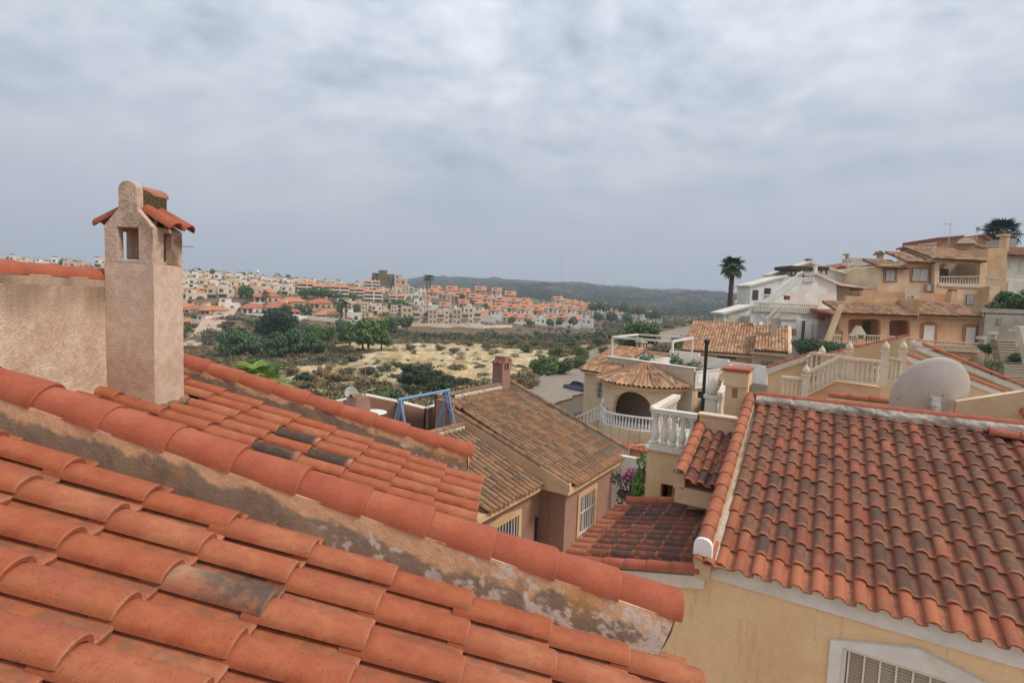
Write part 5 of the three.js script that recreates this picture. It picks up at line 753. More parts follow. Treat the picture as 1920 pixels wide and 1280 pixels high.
{ // pale yard sheet between the near houses, added to bounce light onto walls
  const p = [], uv = [], ix = [], n = 60; for (let j = 0; j <= n; j++) for (let i = 0; i <= n; i++) { const x = -13 + 34 * i / n, z = 7 - 36 * j / n; p.push(x, land(x, z) + 0.05, z); uv.push(x, z); } for (let j = 0; j < n; j++) for (let i = 0; i < n; i++) { const a = j * (n + 1) + i; ix.push(a, a + 1, a + n + 1, a + 1, a + n + 2, a + n + 1); }
  const g = new THREE.BufferGeometry(); g.setAttribute('position', new THREE.Float32BufferAttribute(p, 3)); g.setAttribute('uv', new THREE.Float32BufferAttribute(uv, 2)); g.setIndex(ix); g.computeVertexNormals(); tag(mesh('added_bounce_yard', g, stucco(0xcbbfae, { s: 72, rep: 0.4 }), scene), 'pale yard sheet added between the houses to bounce light', null, null, 'structure');
}
{ // the road with its kerbs
  const p = [], uv = [], ix = [], W = 3.4, kerb = [[], []]; let s = 0;
  roadPts.forEach((q, i) => { const t = roadCurve.getTangentAt(i / 140), n = V(-t.z, 0, t.x).normalize(); if (i) s += q.distanceTo(roadPts[i - 1]); for (let k = 0; k <= 4; k++) { const o = (k / 4 - 0.5) * 2 * W; p.push(q.x + n.x * o, q.y + 0.02 - Math.abs(o) * 0.008, q.z + n.z * o); uv.push(o / 3, s / 3); } kerb[0].push(q.clone().addScaledVector(n, -W - 0.1)); kerb[1].push(q.clone().addScaledVector(n, W + 0.1)); });
  for (let i = 0; i < 140; i++) for (let k = 0; k < 4; k++) { const a = i * 5 + k; ix.push(a, a + 1, a + 5, a + 1, a + 6, a + 5); }
  const g = new THREE.BufferGeometry(); g.setAttribute('position', new THREE.Float32BufferAttribute(p, 3)); g.setAttribute('uv', new THREE.Float32BufferAttribute(uv, 2)); g.setIndex(ix); g.computeVertexNormals(); if (g.attributes.normal.getY(3) < 0) { g.setIndex(ix.map((_, i) => ix[i - i % 3 + 2 - i % 3])); g.computeVertexNormals(); }
  const map = tex(512, (u, v) => { const a = tn(u, v, 4, 5, 740), b = tn(u, v, 80, 2, 745); return mix([0.50, 0.455, 0.405], [0.58, 0.53, 0.47], a).map((x) => x * (0.9 + 0.2 * b)); });
  const road = mesh('road', g, new THREE.MeshStandardMaterial({ map, bumpMap: grainFine, bumpScale: 0.004, roughness: 0.95 }), scene); tag(road, 'dusty asphalt road climbing past the houses', null, null, 'structure');
  for (const k of kerb) mesh('kerb', merge(k.slice(1).map((b, i) => bar(k[i].clone().add(V(0, 0.02, 0)), b.clone().add(V(0, 0.02, 0)), 0.18, 0.22))), stucco(0xa89a88, { s: 75 }), road);
}
{ // stair, grey wall and planters on the right
  const S = site('garden_stair', 'long flight of worn stone steps climbing beside the low apricot house', 'stair', 1895, 690, 30, 0.1, 1.5); const n = 17;
  for (let i = 0; i < n; i++) { const t = i / (n - 1), y = 722 - t * 84, z = -t * 6.4, x0 = 1890 - t * 20, x1 = 1936 - t * 32; S.rect(x0, y + 9, x1, y, z, 0.6, i % 3 ? stucco(0x8c7c68, { s: 80 + i % 2 }) : stucco(0x9d8c76, { s: 82 }), { name: 'step' }); S.rect(x0, y + 1.2, x1, y, z + 0.04, 0.05, flat(0xb3a48e, 0.9), { name: 'nosing' }); }
  S.wall([[1965, 740], [1932, 690], [1912, 612], [1965, 612]], 0.2, 0.4, M.castWhite, { name: 'side_wall' });
  const B = site('block_wall', 'grey block retaining wall with a pierced top course behind the stone steps', 'wall', 1880, 610, 46, 0, 2.5), bm = stucco(0xaca496, { tone: 0x8e867a, amt: 0.6, s: 84 });
  B.rect(1842, 650, 1990, 594, 0, 0.5, bm); B.rect(1842, 585.5, 1990, 583, 0, 0.5, bm, { name: 'top_course' }); for (let i = 0; i < 22; i++) B.rect(1843 + i * 6.4, 594, 1846 + i * 6.4, 585.5, -0.05, 0.4, bm, { name: 'block' }); B.rect(1870, 608, 1880, 596, 0.05, 0.2, flat(0x8f877c, 0.9), { name: 'utility_box' });
  const Pp = site('gate_pillars', 'cream stone pillars with caps beside the planted steps', 'pillar', 1860, 640, 40, 0, 1.6); for (const [x, y, h] of [[1846, 660, 30], [1866, 655, 34], [1872, 656, 20], [1908, 650, 34]]) { Pp.rect(x - 4, y + 20, x + 4, y - h + 6, 0, 0.34, M.cast, { name: 'pillar' }); Pp.rect(x - 6, y - h + 6, x + 6, y - h + 1, 0.05, 0.44, M.cast, { name: 'cap' }); }
}
{ // garden walls by the road and the white wall behind the bougainvillea
  const A = site('garden_wall', 'low sand wall with stepped red coping beside the road', 'wall', 1070, 755, 44, 0.7, 2.2); A.wall([[1030, 790], [1030, 763], [1052, 754], [1074, 748], [1074, 744], [1094, 740], [1100, 790]], 0, 0.2, M.sandGrey); A.wall([[1029, 763], [1052, 754], [1073, 748], [1073, 745.5], [1050, 751.5], [1029, 760]], 0.06, 0.34, stucco(0xb07a60, { s: 86 }), { name: 'coping' }); A.wall([[1073, 744.5], [1095, 739.5], [1095, 736.5], [1073, 741.5]], 0.06, 0.34, stucco(0xb07a60, { s: 86 }), { name: 'coping' });
  const B = site('patio_wall', 'white rendered patio wall behind the magenta bougainvillea', 'wall', 1190, 910, 17.5, 0.5, 2.5); B.rect(1130, 1010, 1240, 868, 0, 0.2, M.white); B.wall([[1120, 838], [1240, 833], [1240, 880], [1120, 880]], -0.9, 0.2, M.ochreRed, { label: 'ochre wall above the white patio wall' }); { const [xa, ya] = B.q(1148, 836, -0.9), [xb] = B.q(1236, 834, -0.9); for (let i = 0; i < 9; i++) { const t = mesh('coping_tile', capGeo({ r0: 0.1, r1: 0.12, len: 0.42, segs: 6, hump: 0.6 }), pick(capsNear), B.G); basis(t, V(xa + (xb - xa) * i / 8, ya + 0.02, -0.72), V(1, 0, 0), V(0, -0.3, 1)); } }
  for (const [x, y] of [[1167, 925], [1190, 927], [1192, 908]]) { const [a, b] = B.q(x, y, 0.03), P = B.G.localToWorld(V(a, b, 0.0)); const t = thing('wall_plate', 'round dark decorative plate hung on the white patio wall', 'plate', P, -0.5, 'plates on the patio wall'); const g = lathe([[0, 0.03], [0.1, 0.035], [0.13, 0.05], [0.16, 0.06], [0.165, 0.055], [0.1, 0.01], [0, 0.01]], 20); g.rotateX(Math.PI / 2); mesh('rim', g, flat(0x3b332e, 0.4), t); const g2 = lathe([[0, 0.036], [0.07, 0.04], [0.075, 0.036]], 16); g2.rotateX(Math.PI / 2); mesh('centre', g2, flat(0x8c5a4a, 0.4), t); }
}
{ // parked car
  const P = at(1087, 737, 58), C = thing('parked_car', 'light blue hatchback parked at the roadside by the round porch house', 'car', V(P.x, P.y - 0.0, P.z), -0.95);
  const side = [[-1.95, 0.32], [-1.98, 0.62], [-1.85, 0.82], [-1.0, 0.95], [-0.35, 1.42], [0.2, 1.5], [1.2, 1.46], [1.75, 1.02], [1.95, 0.9], [2.0, 0.4], [1.9, 0.3]], paint = new THREE.MeshPhysicalMaterial({ color: 0x4d5f75, roughness: 0.35, metalness: 0.2, clearcoat: 1 });
  const bg = slab(side, null, 1.66, 0.06); bg.translate(0, 0, 0.83); mesh('body', bg, paint, C);
  for (const s of [-1, 1]) { const w = slab([[-0.86, 0.96], [-0.33, 1.36], [0.2, 1.43], [1.1, 1.39], [1.5, 1.0]], null, 0.02); w.translate(0, 0, s > 0 ? 0.845 : -0.825); mesh('side_window', w, glassMat, C); for (const x of [-1.25, 1.25]) { const t = new THREE.TorusGeometry(0.24, 0.09, 8, 18); const wh = mesh('wheel', strip(t), flat(0x1b1b1c, 0.85), C); wh.position.set(x, 0.32, s * 0.78); const h = new THREE.CylinderGeometry(0.19, 0.19, 0.12, 14); h.rotateX(Math.PI / 2); mesh('rim', strip(h), M.steel, wh); } const hl = mesh('headlight', new THREE.SphereGeometry(0.1, 8, 6), M.whiteMetal, C); hl.scale.set(0.6, 0.8, 1.4); hl.position.set(-1.9, 0.72, s * 0.6); const tl = mesh('tail_light', box(-0.04, -0.12, -0.1, 0.04, 0.12, 0.1), flat(0x7c1f1a, 0.3), C); tl.position.set(1.93, 0.9, s * 0.66); }
  const ws = slab(rect(-0.66, -0.36, 0.66, 0.36), null, 0.02); const wsm = mesh('windscreen', ws, glassMat, C); basis(wsm, V(-0.69, 1.19, 0), V(0, 0, 1), V(-0.58, 0.82, 0)); const rw = mesh('rear_window', ws, glassMat, C); basis(rw, V(1.5, 1.25, 0), V(0, 0, -1), V(0.62, 0.78, 0)); mesh('bumper', box(-2.03, 0.32, -0.7, -1.9, 0.55, 0.7), flat(0x2c2e30, 0.7), C);
}

// ================================================================ PLANTS
function leafCloud(lobes, n, size, tints, { flatY = 1, shell = 0.8, upright = 0 } = {}) {   // many small leaf faces spread through uneven lobes
  const p = [], c = [], T = tints.map((h) => new THREE.Color(h).multiplyScalar(h === 0xffffff || h > 0xc0c0c0 ? 1 : 1.0)), col = new THREE.Color(), a = V(), b = V(), d = V(), vol = lobes.map((l) => l[3] * l[4] * (l[5] || l[3])), sum = vol.reduce((x, y) => x + y, 0);
  lobes.forEach((l, li) => {
    const m = Math.round(n * vol[li] / sum), tint = rr(0.82, 1.15);
    for (let i = 0; i < m; i++) {
      do d.set(rr(-1, 1), rr(-1, 1), rr(-1, 1)); while (d.lengthSq() > 1 || d.lengthSq() < shell * shell * rnd()); const dir = d.clone().normalize();
      const x = l[0] + d.x * l[3], y = l[1] + d.y * l[4] * flatY, z = l[2] + d.z * (l[5] || l[3]), s = size * rr(0.55, 1.25);
      a.set(rr(-1, 1), rr(-1, 1) + upright, rr(-1, 1)).normalize(); b.copy(a).cross(dir.add(V(rr(-0.6, 0.6), rr(0, 0.8), rr(-0.6, 0.6)))).normalize();
      col.copy(pick(T)).multiplyScalar(tint * rr(0.75, 1.2)); const w = s * 0.42;
      const q = [[-1, 0], [0, -1], [0, 1], [1, 0]].map(([u, v]) => [x + a.x * u * s + b.x * v * w, y + a.y * u * s + b.y * v * w, z + a.z * u * s + b.z * v * w]);
      for (const k of [0, 1, 2, 1, 3, 2]) { p.push(...q[k]); c.push(col.r, col.g, col.b); }
    }
  });
  const g = new THREE.BufferGeometry(); g.setAttribute('position', new THREE.Float32BufferAttribute(p, 3)); g.setAttribute('color', new THREE.Float32BufferAttribute(c, 3)); g.computeVertexNormals(); return g;
}
const leafMat = new THREE.MeshStandardMaterial({ vertexColors: true, roughness: 0.75 }), bark = stucco(0x6b5442, { tone: 0x4a3a2e, amt: 0.8, spot: 0.3, s: 91, bump: 0.02, b: roughcast }), PINE = [0x2f4a2c, 0x274024, 0x3a5632, 0x33502f], BUSH = [0x567038, 0x486232, 0x667c42, 0x526c3a], OLIVE = [0x66704a, 0x5a6542, 0x727a55], DRY = [0x7d6a48, 0x8a7450, 0x6e5d40, 0x96805a, 0x5f5a3c], LIME = [0x4f6c2a, 0x5c7a30, 0x456026], GREY = [0x6a6a55, 0x5b5d4a, 0x77735a];
function lobesOf(n, R, h, { wide = 1, y0 = 0.35 } = {}) { const l = [[0, h * (y0 + 0.25), 0, R * 0.72, h * 0.34]]; for (let i = 0; i < n; i++) { const a = rr(0, 6.28), r = R * rr(0.35, 0.78) * wide; l.push([Math.cos(a) * r, h * rr(y0, 0.82), Math.sin(a) * r, R * rr(0.26, 0.48), h * rr(0.13, 0.26)]); } return l; }
function treeProto(name, label, category, R, h, tints, { n = 2600, leaf = 0.3, trunk = 0.3, lobes = 9, y0 = 0.4, limbs = 5, group } = {}) {
  const T = thing(name, label, category, V(0, 0, 0), 0, group), L = lobesOf(lobes, R, h, { y0 });
  const parts = [rod(V(0, -0.6, 0), V(rr(-0.1, 0.1), h * 0.45, rr(-0.1, 0.1)), trunk, trunk * 0.65, 7)]; for (let i = 0; i < limbs; i++) { const l = L[1 + i % (L.length - 1)]; parts.push(rod(V(0, h * rr(0.25, 0.42), 0), V(l[0] * 0.9, l[1], l[2] * 0.9), trunk * 0.45, trunk * 0.15, 5)); }
  mesh('trunk', merge(parts), bark, T); mesh('crown', leafCloud(L, n, leaf, tints), leafMat, T); return T;
}
function bushProto(name, label, R, h, tints, { n = 1500, leaf = 0.16, lobes = 7, group, category = 'shrub' } = {}) { const T = thing(name, label, category, V(0, 0, 0), 0, group), L = lobesOf(lobes, R, h, { y0: 0.2 }); mesh('stem', merge([0, 1, 2].map((i) => rod(V(0, -0.3, 0), V(rr(-0.4, 0.4) * R, h * 0.5, rr(-0.4, 0.4) * R), 0.05, 0.02, 5))), bark, T); mesh('foliage', leafCloud(L, n, leaf, tints), leafMat, T); return T; }
let firstUse = new Set();
function stand(proto, x, z, s, label, group, y) { const o = firstUse.has(proto) ? copyOf(proto, label, group) : proto; firstUse.add(proto); if (label) o.userData.label = label; if (group) o.userData.group = group; o.position.set(x, (y === undefined ? land(x, z) : y), z); o.rotation.y = rr(0, 6.28); o.scale.set(s * rr(0.92, 1.08), s * rr(0.92, 1.08), s * rr(0.92, 1.08)); return o; }
function groundAt(px, py, d0 = 40, d1 = 420) { let last = null; for (let d = d0; d < d1; d *= 1.01) { const p = at(px, py, d); if (p.y < land(p.x, p.z)) return last || p; last = p; } return at(px, py, d1); }
// pines and broadleaf trees in the ravine and among the far houses
const pine = treeProto('pine_tree', 'large dark pine standing on the ravine edge below the arched villa', 'tree', 5.2, 11, PINE, { n: 9000, leaf: 0.42, trunk: 0.35, lobes: 16, y0: 0.28 });
const broad = treeProto('broadleaf_tree', '', 'tree', 2.6, 5, BUSH, { n: 2400, leaf: 0.3, trunk: 0.2, y0: 0.35 });
const blue = treeProto('ravine_tree', '', 'tree', 4, 5.4, [0x4a6840, 0x405c38, 0x567448], { n: 4200, leaf: 0.34, lobes: 12, y0: 0.25 });
const limeTree = treeProto('lime_green_tree', 'bright lime green tree rising behind the far capped gable', 'tree', 3.2, 5, LIME, { n: 4600, leaf: 0.26, lobes: 12, y0: 0.3 });
const far1 = treeProto('street_tree', '', 'tree', 2.0, 4.2, BUSH, { n: 900, leaf: 0.4, trunk: 0.15, lobes: 6 });
{
  let q = groundAt(520, 641, 120); stand(pine, q.x, q.z, 1.0); q = groundAt(485, 690, 55); stand(limeTree, at(484, 700, 46).x, at(484, 700, 46).z, 0.72, null, null, at(484, 706, 46).y - 0.6); limeTree.scale.y *= 0.62; 
  for (const [px, py, s] of [[438, 668, 0.9], [470, 666, 1.0], [548, 668, 1.05], [520, 672, 0.8], [582, 662, 0.85]]) { const g = groundAt(px, py, 80); stand(blue, g.x, g.z, s, 'bushy green tree in the ravine below the pine', 'trees in the ravine'); }
  for (const [px, py, s] of [[615, 648, 1.0], [655, 650, 1.0], [690, 662, 1.5], [700, 628, 1.1], [734, 624, 1.25], [762, 621, 1.1], [640, 622, 0.9], [590, 640, 1.0], [680, 660, 1.25], [715, 655, 1.0]]) { const g = groundAt(px, py, 80); stand(broad, g.x, g.z, s, 'round green tree along the ravine track below the far houses', 'trees along the ravine track'); }
  for (const [px, py, s] of [[1196, 648, 1.15], [1180, 646, 0.9], [1212, 642, 0.9]]) { const g = at(px, py, 88); stand(broad, g.x, g.z, s * 1.1, 'dark green tree beside the dusty road', 'trees beside the road'); }
}
// shrubs on the valley floor
const sh1 = bushProto('green_shrub', '', 1.5, 1.8, BUSH.concat(OLIVE), { n: 1300, leaf: 0.17 }), sh2 = bushProto('dry_shrub', '', 1.3, 1.2, DRY, { n: 1100, leaf: 0.16 }), sh3 = bushProto('dark_shrub', '', 2.4, 2.4, [0x35432a, 0x3f4d30, 0x2d3a25], { n: 2800, leaf: 0.2, lobes: 10 }), sh4 = bushProto('grey_shrub', '', 1.4, 1.3, GREY, { n: 1100, leaf: 0.17 });
{
  const put = (pr, list, label, group) => { for (const [px, py, s] of list) { const g = groundAt(px, py, 38); stand(pr, g.x, g.z, s, label, group); } };
  put(sh3, [[785, 716, 1.0], [770, 722, 0.8], [800, 722, 0.85]], 'dense dark shrub on the pale rock above the mauve terrace', 'dark shrubs on the rock');
  put(sh3, [[565, 718, 0.6], [835, 730, 0.7], [858, 728, 0.6], [815, 738, 0.7], [780, 746, 0.6]], 'dark green shrub on the slope behind the mauve terrace', 'shrubs behind the terrace');
  put(sh1, [[726, 756, 0.9], [1010, 697, 1.1], [1030, 702, 1.3], [1055, 700, 1.2], [1025, 688, 1.2], [985, 660, 1.2], [1070, 650, 1.2], [1000, 650, 1.1], [1085, 640, 1.2], [1120, 648, 1.2], [1150, 640, 1.1], [960, 648, 1.0], [1040, 668, 1.2], [1090, 672, 1.2], [1080, 690, 1.1], [1140, 622, 1.2], [1125, 634, 1.3], [1065, 625, 1.2], [1010, 632, 1.3], [930, 632, 1.2], [890, 640, 1.0]], 'olive green shrub on the brown scrub slope beside the road', 'shrubs on the scrub slope');
  put(sh2, [[985, 727, 1.0], [975, 735, 0.9], [1000, 722, 0.9], [968, 722, 0.9], [990, 712, 0.8], [955, 728, 0.8], [605, 705, 1.0], [620, 715, 1.0], [590, 728, 0.9], [640, 715, 0.9], [580, 705, 1.0], [550, 702, 1.0], [1130, 660, 1.0], [1050, 640, 1.1], [1105, 626, 1.0], [1020, 650, 1.0], [975, 642, 1.1]], 'dry brown shrub on the valley floor', 'dry shrubs on the valley floor');
  put(sh4, [[545, 690, 1.1], [572, 685, 1.0], [600, 680, 1.2], [635, 682, 1.1], [660, 676, 1.0], [690, 700, 0.9], [720, 692, 0.8], [745, 688, 0.8], [765, 700, 0.6], [790, 690, 0.6], [650, 700, 0.9], [810, 705, 0.5], [850, 660, 0.9], [825, 655, 0.9], [770, 652, 0.9], [900, 690, 0.6], [880, 648, 0.9]], 'grey-green shrub at the edge of the pale rock', 'grey shrubs by the rock');
}
{ // low scrub that nobody could count
  const proto = leafCloud([[0, 0.25, 0, 0.6, 0.34], [0.4, 0.2, 0.2, 0.35, 0.25], [-0.35, 0.2, -0.2, 0.4, 0.25]], 90, 0.16, [0xffffff, 0xe0e0e0, 0xcccccc]), N = 13000, im = new THREE.InstancedMesh(proto, leafMat, N), m = new THREE.Matrix4(), tints = [...DRY, ...DRY, 0x5f6638, 0x6a7040, 0x6b6246, 0x8a7a58, 0x94845f].map((h) => new THREE.Color(h).multiplyScalar(1.1)), farT = [0x5b6044, 0x4d563c, 0x66624a, 0x706650].map((h) => new THREE.Color(h)); let k = 0, tries = 0;
  while (k < N && tries++ < 200000) { const a = rr(-0.72, 0.5), R = 38 * (620 / 38) ** rnd(), x = R * Math.sin(a), z = -R * Math.cos(a), px = 960 + FOCAL * x / -z, n = fbm(x * 0.05, z * 0.05, 4, 3);
    if (rockMask(x, z) > 0.25 && rnd() < 0.93) continue; if (R > 185 && px < 1130 && rnd() < 0.93) continue; if (px > 1280 && R < 130) continue; if (n < -0.12 && rnd() < 0.6) continue; const [rd] = R < 190 ? roadNear(x, z) : [99]; if (rd < 4.6) continue;
    const s = rr(0.5, 1.5) * (R > 150 ? 1.7 : 1); m.compose(V(x, land(x, z) - 0.05, z), new THREE.Quaternion().setFromAxisAngle(V(0, 1, 0), rr(0, 6.28)), V(s, s * rr(0.6, 1.2), s)); im.setMatrixAt(k, m); im.setColorAt(k, pick(R > 150 ? farT : tints).clone().multiplyScalar(rr(0.8, 1.2))); k++; }
  im.count = k; im.name = 'scrub'; lit(im); scene.add(im); tag(im, 'low dry scrub covering the valley floor and slopes', 'scrub', null, 'stuff');
  // the wooded far hills
  const tp = leafCloud([[0, 2.6, 0, 3, 2.2], [1.5, 3.2, 1, 1.8, 1.5], [-1.4, 3, -1, 1.8, 1.6]], 60, 1.3, [0xffffff, 0xdddddd, 0xc8c8c8]), N2 = 52000, wood = new THREE.InstancedMesh(tp, leafMat, N2), wt = [0x3c4c34, 0x35452f, 0x46563c, 0x505c42].map((h) => new THREE.Color(h)), wb = [0x5d5644, 0x665c48, 0x555240, 0x4d5540].map((h) => new THREE.Color(h)); k = 0; tries = 0;
  while (k < N2 && tries++ < 200000) { const a = rr(-0.42, 0.62), R = 540 * (2700 / 540) ** Math.sqrt(rnd()), x = R * Math.sin(a), z = -R * Math.cos(a), n = fbm(x * 0.006, z * 0.006, 3, 4); const green = n + (fbm(x * 0.02, z * 0.02, 7, 2)) * 0.6 + (land(x, z) > 62 ? 0.35 : 0) > rr(-0.05, 0.3); if (!green && rnd() < 0.35) continue; const s = (green ? rr(0.7, 1.4) : rr(0.4, 0.8)) * (R > 1200 ? 1.6 : 1); m.compose(V(x, land(x, z) - 0.5, z), new THREE.Quaternion().setFromAxisAngle(V(0, 1, 0), rr(0, 6.28)), V(s, s * 0.9, s)); wood.setMatrixAt(k, m); wood.setColorAt(k, pick(green ? wt : wb).clone().multiplyScalar(rr(0.85, 1.15))); k++; }
  wood.count = k; wood.name = 'far_wood'; lit(wood); scene.add(wood); tag(wood, 'dark pine wood and maquis covering the far hills', 'wood', null, 'stuff');
}
// palms
function fanLeaf(n, len, droop, width) { const parts = []; for (let i = 0; i < n; i++) { const a = (i / (n - 1) - 0.5) * 3.6, l = len * (0.72 + 0.28 * Math.cos(a * 0.8)) * rr(0.92, 1.05), g = new THREE.PlaneGeometry(width, l, 2, 4); g.translate(0, l / 2, 0); const p = g.attributes.position; for (let k = 0; k < p.count; k++) { const t = p.getY(k) / l, x = p.getX(k) * (t < 0.25 ? 0.5 + t * 2 : 1 - Math.pow((t - 0.25) / 0.75, 2) * 0.96); p.setXYZ(k, x, p.getY(k) * (1 - 0.1 * t), -droop * t * t * t * l + Math.abs(x) * 0.5); } g.rotateZ(-a); parts.push(strip(g)); } const g = mergeGeometries(parts); g.computeVertexNormals(); return g; }
function fanPalm(name, label, pos, H, trunkR, count, size, tints, opts = {}) {
  const T = thing(name, label, 'palm tree', pos), pts = [[trunkR * 1.5, -0.5], [trunkR * 1.35, 0]]; for (let i = 1; i <= 16; i++) { const t = i / 16; pts.push([trunkR * (1.3 - 0.4 * t) * (i % 2 ? 1.07 : 0.95), H * t]); } pts.push([0, H]); mesh('trunk', lathe(pts, 10), bark, T);
  mesh('crown_shaft', lathe([[trunkR * 1.0, H - 0.5], [trunkR * 1.7, H - 0.1], [trunkR * 1.5, H + 0.35], [0, H + 0.6]], 9), flat(0x5b4a32, 0.95), T);
  const leaf = [fanLeaf(15, size, 0.35, size * 0.16), fanLeaf(13, size * 0.9, 0.55, size * 0.17)], mats = tints.map((h) => new THREE.MeshStandardMaterial({ color: h, roughness: 0.6 }));
  for (let i = 0; i < count; i++) { const a = i * 2.39996, el = opts.el0 + (opts.el1 - opts.el0) * (i / count) + rr(-0.15, 0.15), stem = size * (opts.stem || 0.85), d = V(Math.cos(a) * Math.cos(el), Math.sin(el), Math.sin(a) * Math.cos(el)), e = V(0, H + 0.15, 0).addScaledVector(d, stem); const f = mesh('frond', leaf[i % 2], pick(mats), T); const z = V(0, 1, 0).sub(d.clone().multiplyScalar(d.y)).normalize(), y = d.clone().add(V(0, -0.25 * (1 - el / 1.6), 0)).normalize(), x = y.clone().cross(z).normalize(); f.matrix.makeBasis(x, y, x.clone().cross(y)).setPosition(e); f.matrix.decompose(f.position, f.quaternion, f.scale); mesh('stalk', rod(V(0, 0, 0).sub(V(0, stem * 0.95, 0)), V(0, 0.1, 0), 0.03, 0.02, 4), mats[0], f); }
  return T;
}
{
  const b = at(1367, 600, 62); fanPalm('fan_palm', 'tall slim fan palm with a small crown beside the white villa', V(b.x, b.y - 1.0, b.z), 7.1, 0.27, 24, 1.1, [0x2f4426, 0x38502c, 0x2a3c22], { el0: -0.75, el1: 1.35, stem: 0.75 });
  const c = at(1874, 470, 72); fanPalm('crest_palm', 'broad fan palm with a dense dark crown on the crest behind the chimney wall', V(c.x, c.y - 2.4, c.z), 4.4, 0.45, 40, 1.5, [0x24382a, 0x2c4230, 0x20322a], { el0: -0.5, el1: 1.45, stem: 0.9 });
}
function featherPalm(name, label, pos, n, len, tints, { up = 0.9, spread = 1 } = {}) {
  const T = thing(name, label, 'palm tree', pos), mats = tints.map((h) => new THREE.MeshStandardMaterial({ color: h, roughness: 0.6 }));
  mesh('trunk', lathe([[0.22, -1], [0.2, 0.5], [0.16, 1.2], [0, 1.3]], 9), bark, T);
  for (let i = 0; i < n; i++) { const a = i * 2.39996, parts = [], el = rr(0.35, 1.25) * up, N = 24, pt = (t) => { const r = len * t * Math.cos(el) * spread * (1 - 0.12 * t * t), y = len * (t * Math.sin(el) - 0.55 * t * t); return V(Math.cos(a) * r, 1.2 + y, Math.sin(a) * r); }; for (let k = 0; k < 8; k++) parts.push(rod(pt(k / 8), pt((k + 1) / 8), 0.025 * (1 - k / 10), 0.025 * (1 - (k + 1) / 10), 4)); for (let k = 3; k < N; k++) { const t = k / N, o = pt(t), d = pt(Math.min(1, t + 0.02)).sub(pt(t - 0.02)).normalize(), s = d.clone().cross(V(0, 1, 0)).normalize(); for (const sg of [-1, 1]) { const l = len * 0.42 * Math.sin(Math.PI * (0.15 + 0.8 * t)), dir = s.clone().multiplyScalar(sg).addScaledVector(d, 0.75).add(V(0, rr(-0.35, 0.05), 0)).normalize(), w = d.clone().multiplyScalar(0.011), e = o.clone().addScaledVector(dir, l).add(V(0, -l * 0.22, 0)), mid = o.clone().addScaledVector(dir, l * 0.5), g = new THREE.BufferGeometry(), q = [o.clone().sub(w), o.clone().add(w), mid.clone().add(w), mid.clone().sub(w), e]; g.setAttribute('position', new THREE.Float32BufferAttribute([q[0], q[1], q[2], q[0], q[2], q[3], q[3], q[2], q[4]].flatMap((v) => [v.x, v.y, v.z]), 3)); g.setAttribute('uv', new THREE.Float32BufferAttribute(new Array(18).fill(0), 2)); g.computeVertexNormals(); parts.push(g); } } mesh('frond', merge(parts), pick(mats), T); }
  return T;
}
{ const P = at(478, 760, 10.5); featherPalm('feather_palm', 'young feather palm with yellow-green fronds behind the far capped gable', V(P.x, P.y - 0.9, P.z), 13, 1.15, [0x55702f, 0x6b8638, 0x4a6630, 0x7d9246], { up: 1.2 }); }
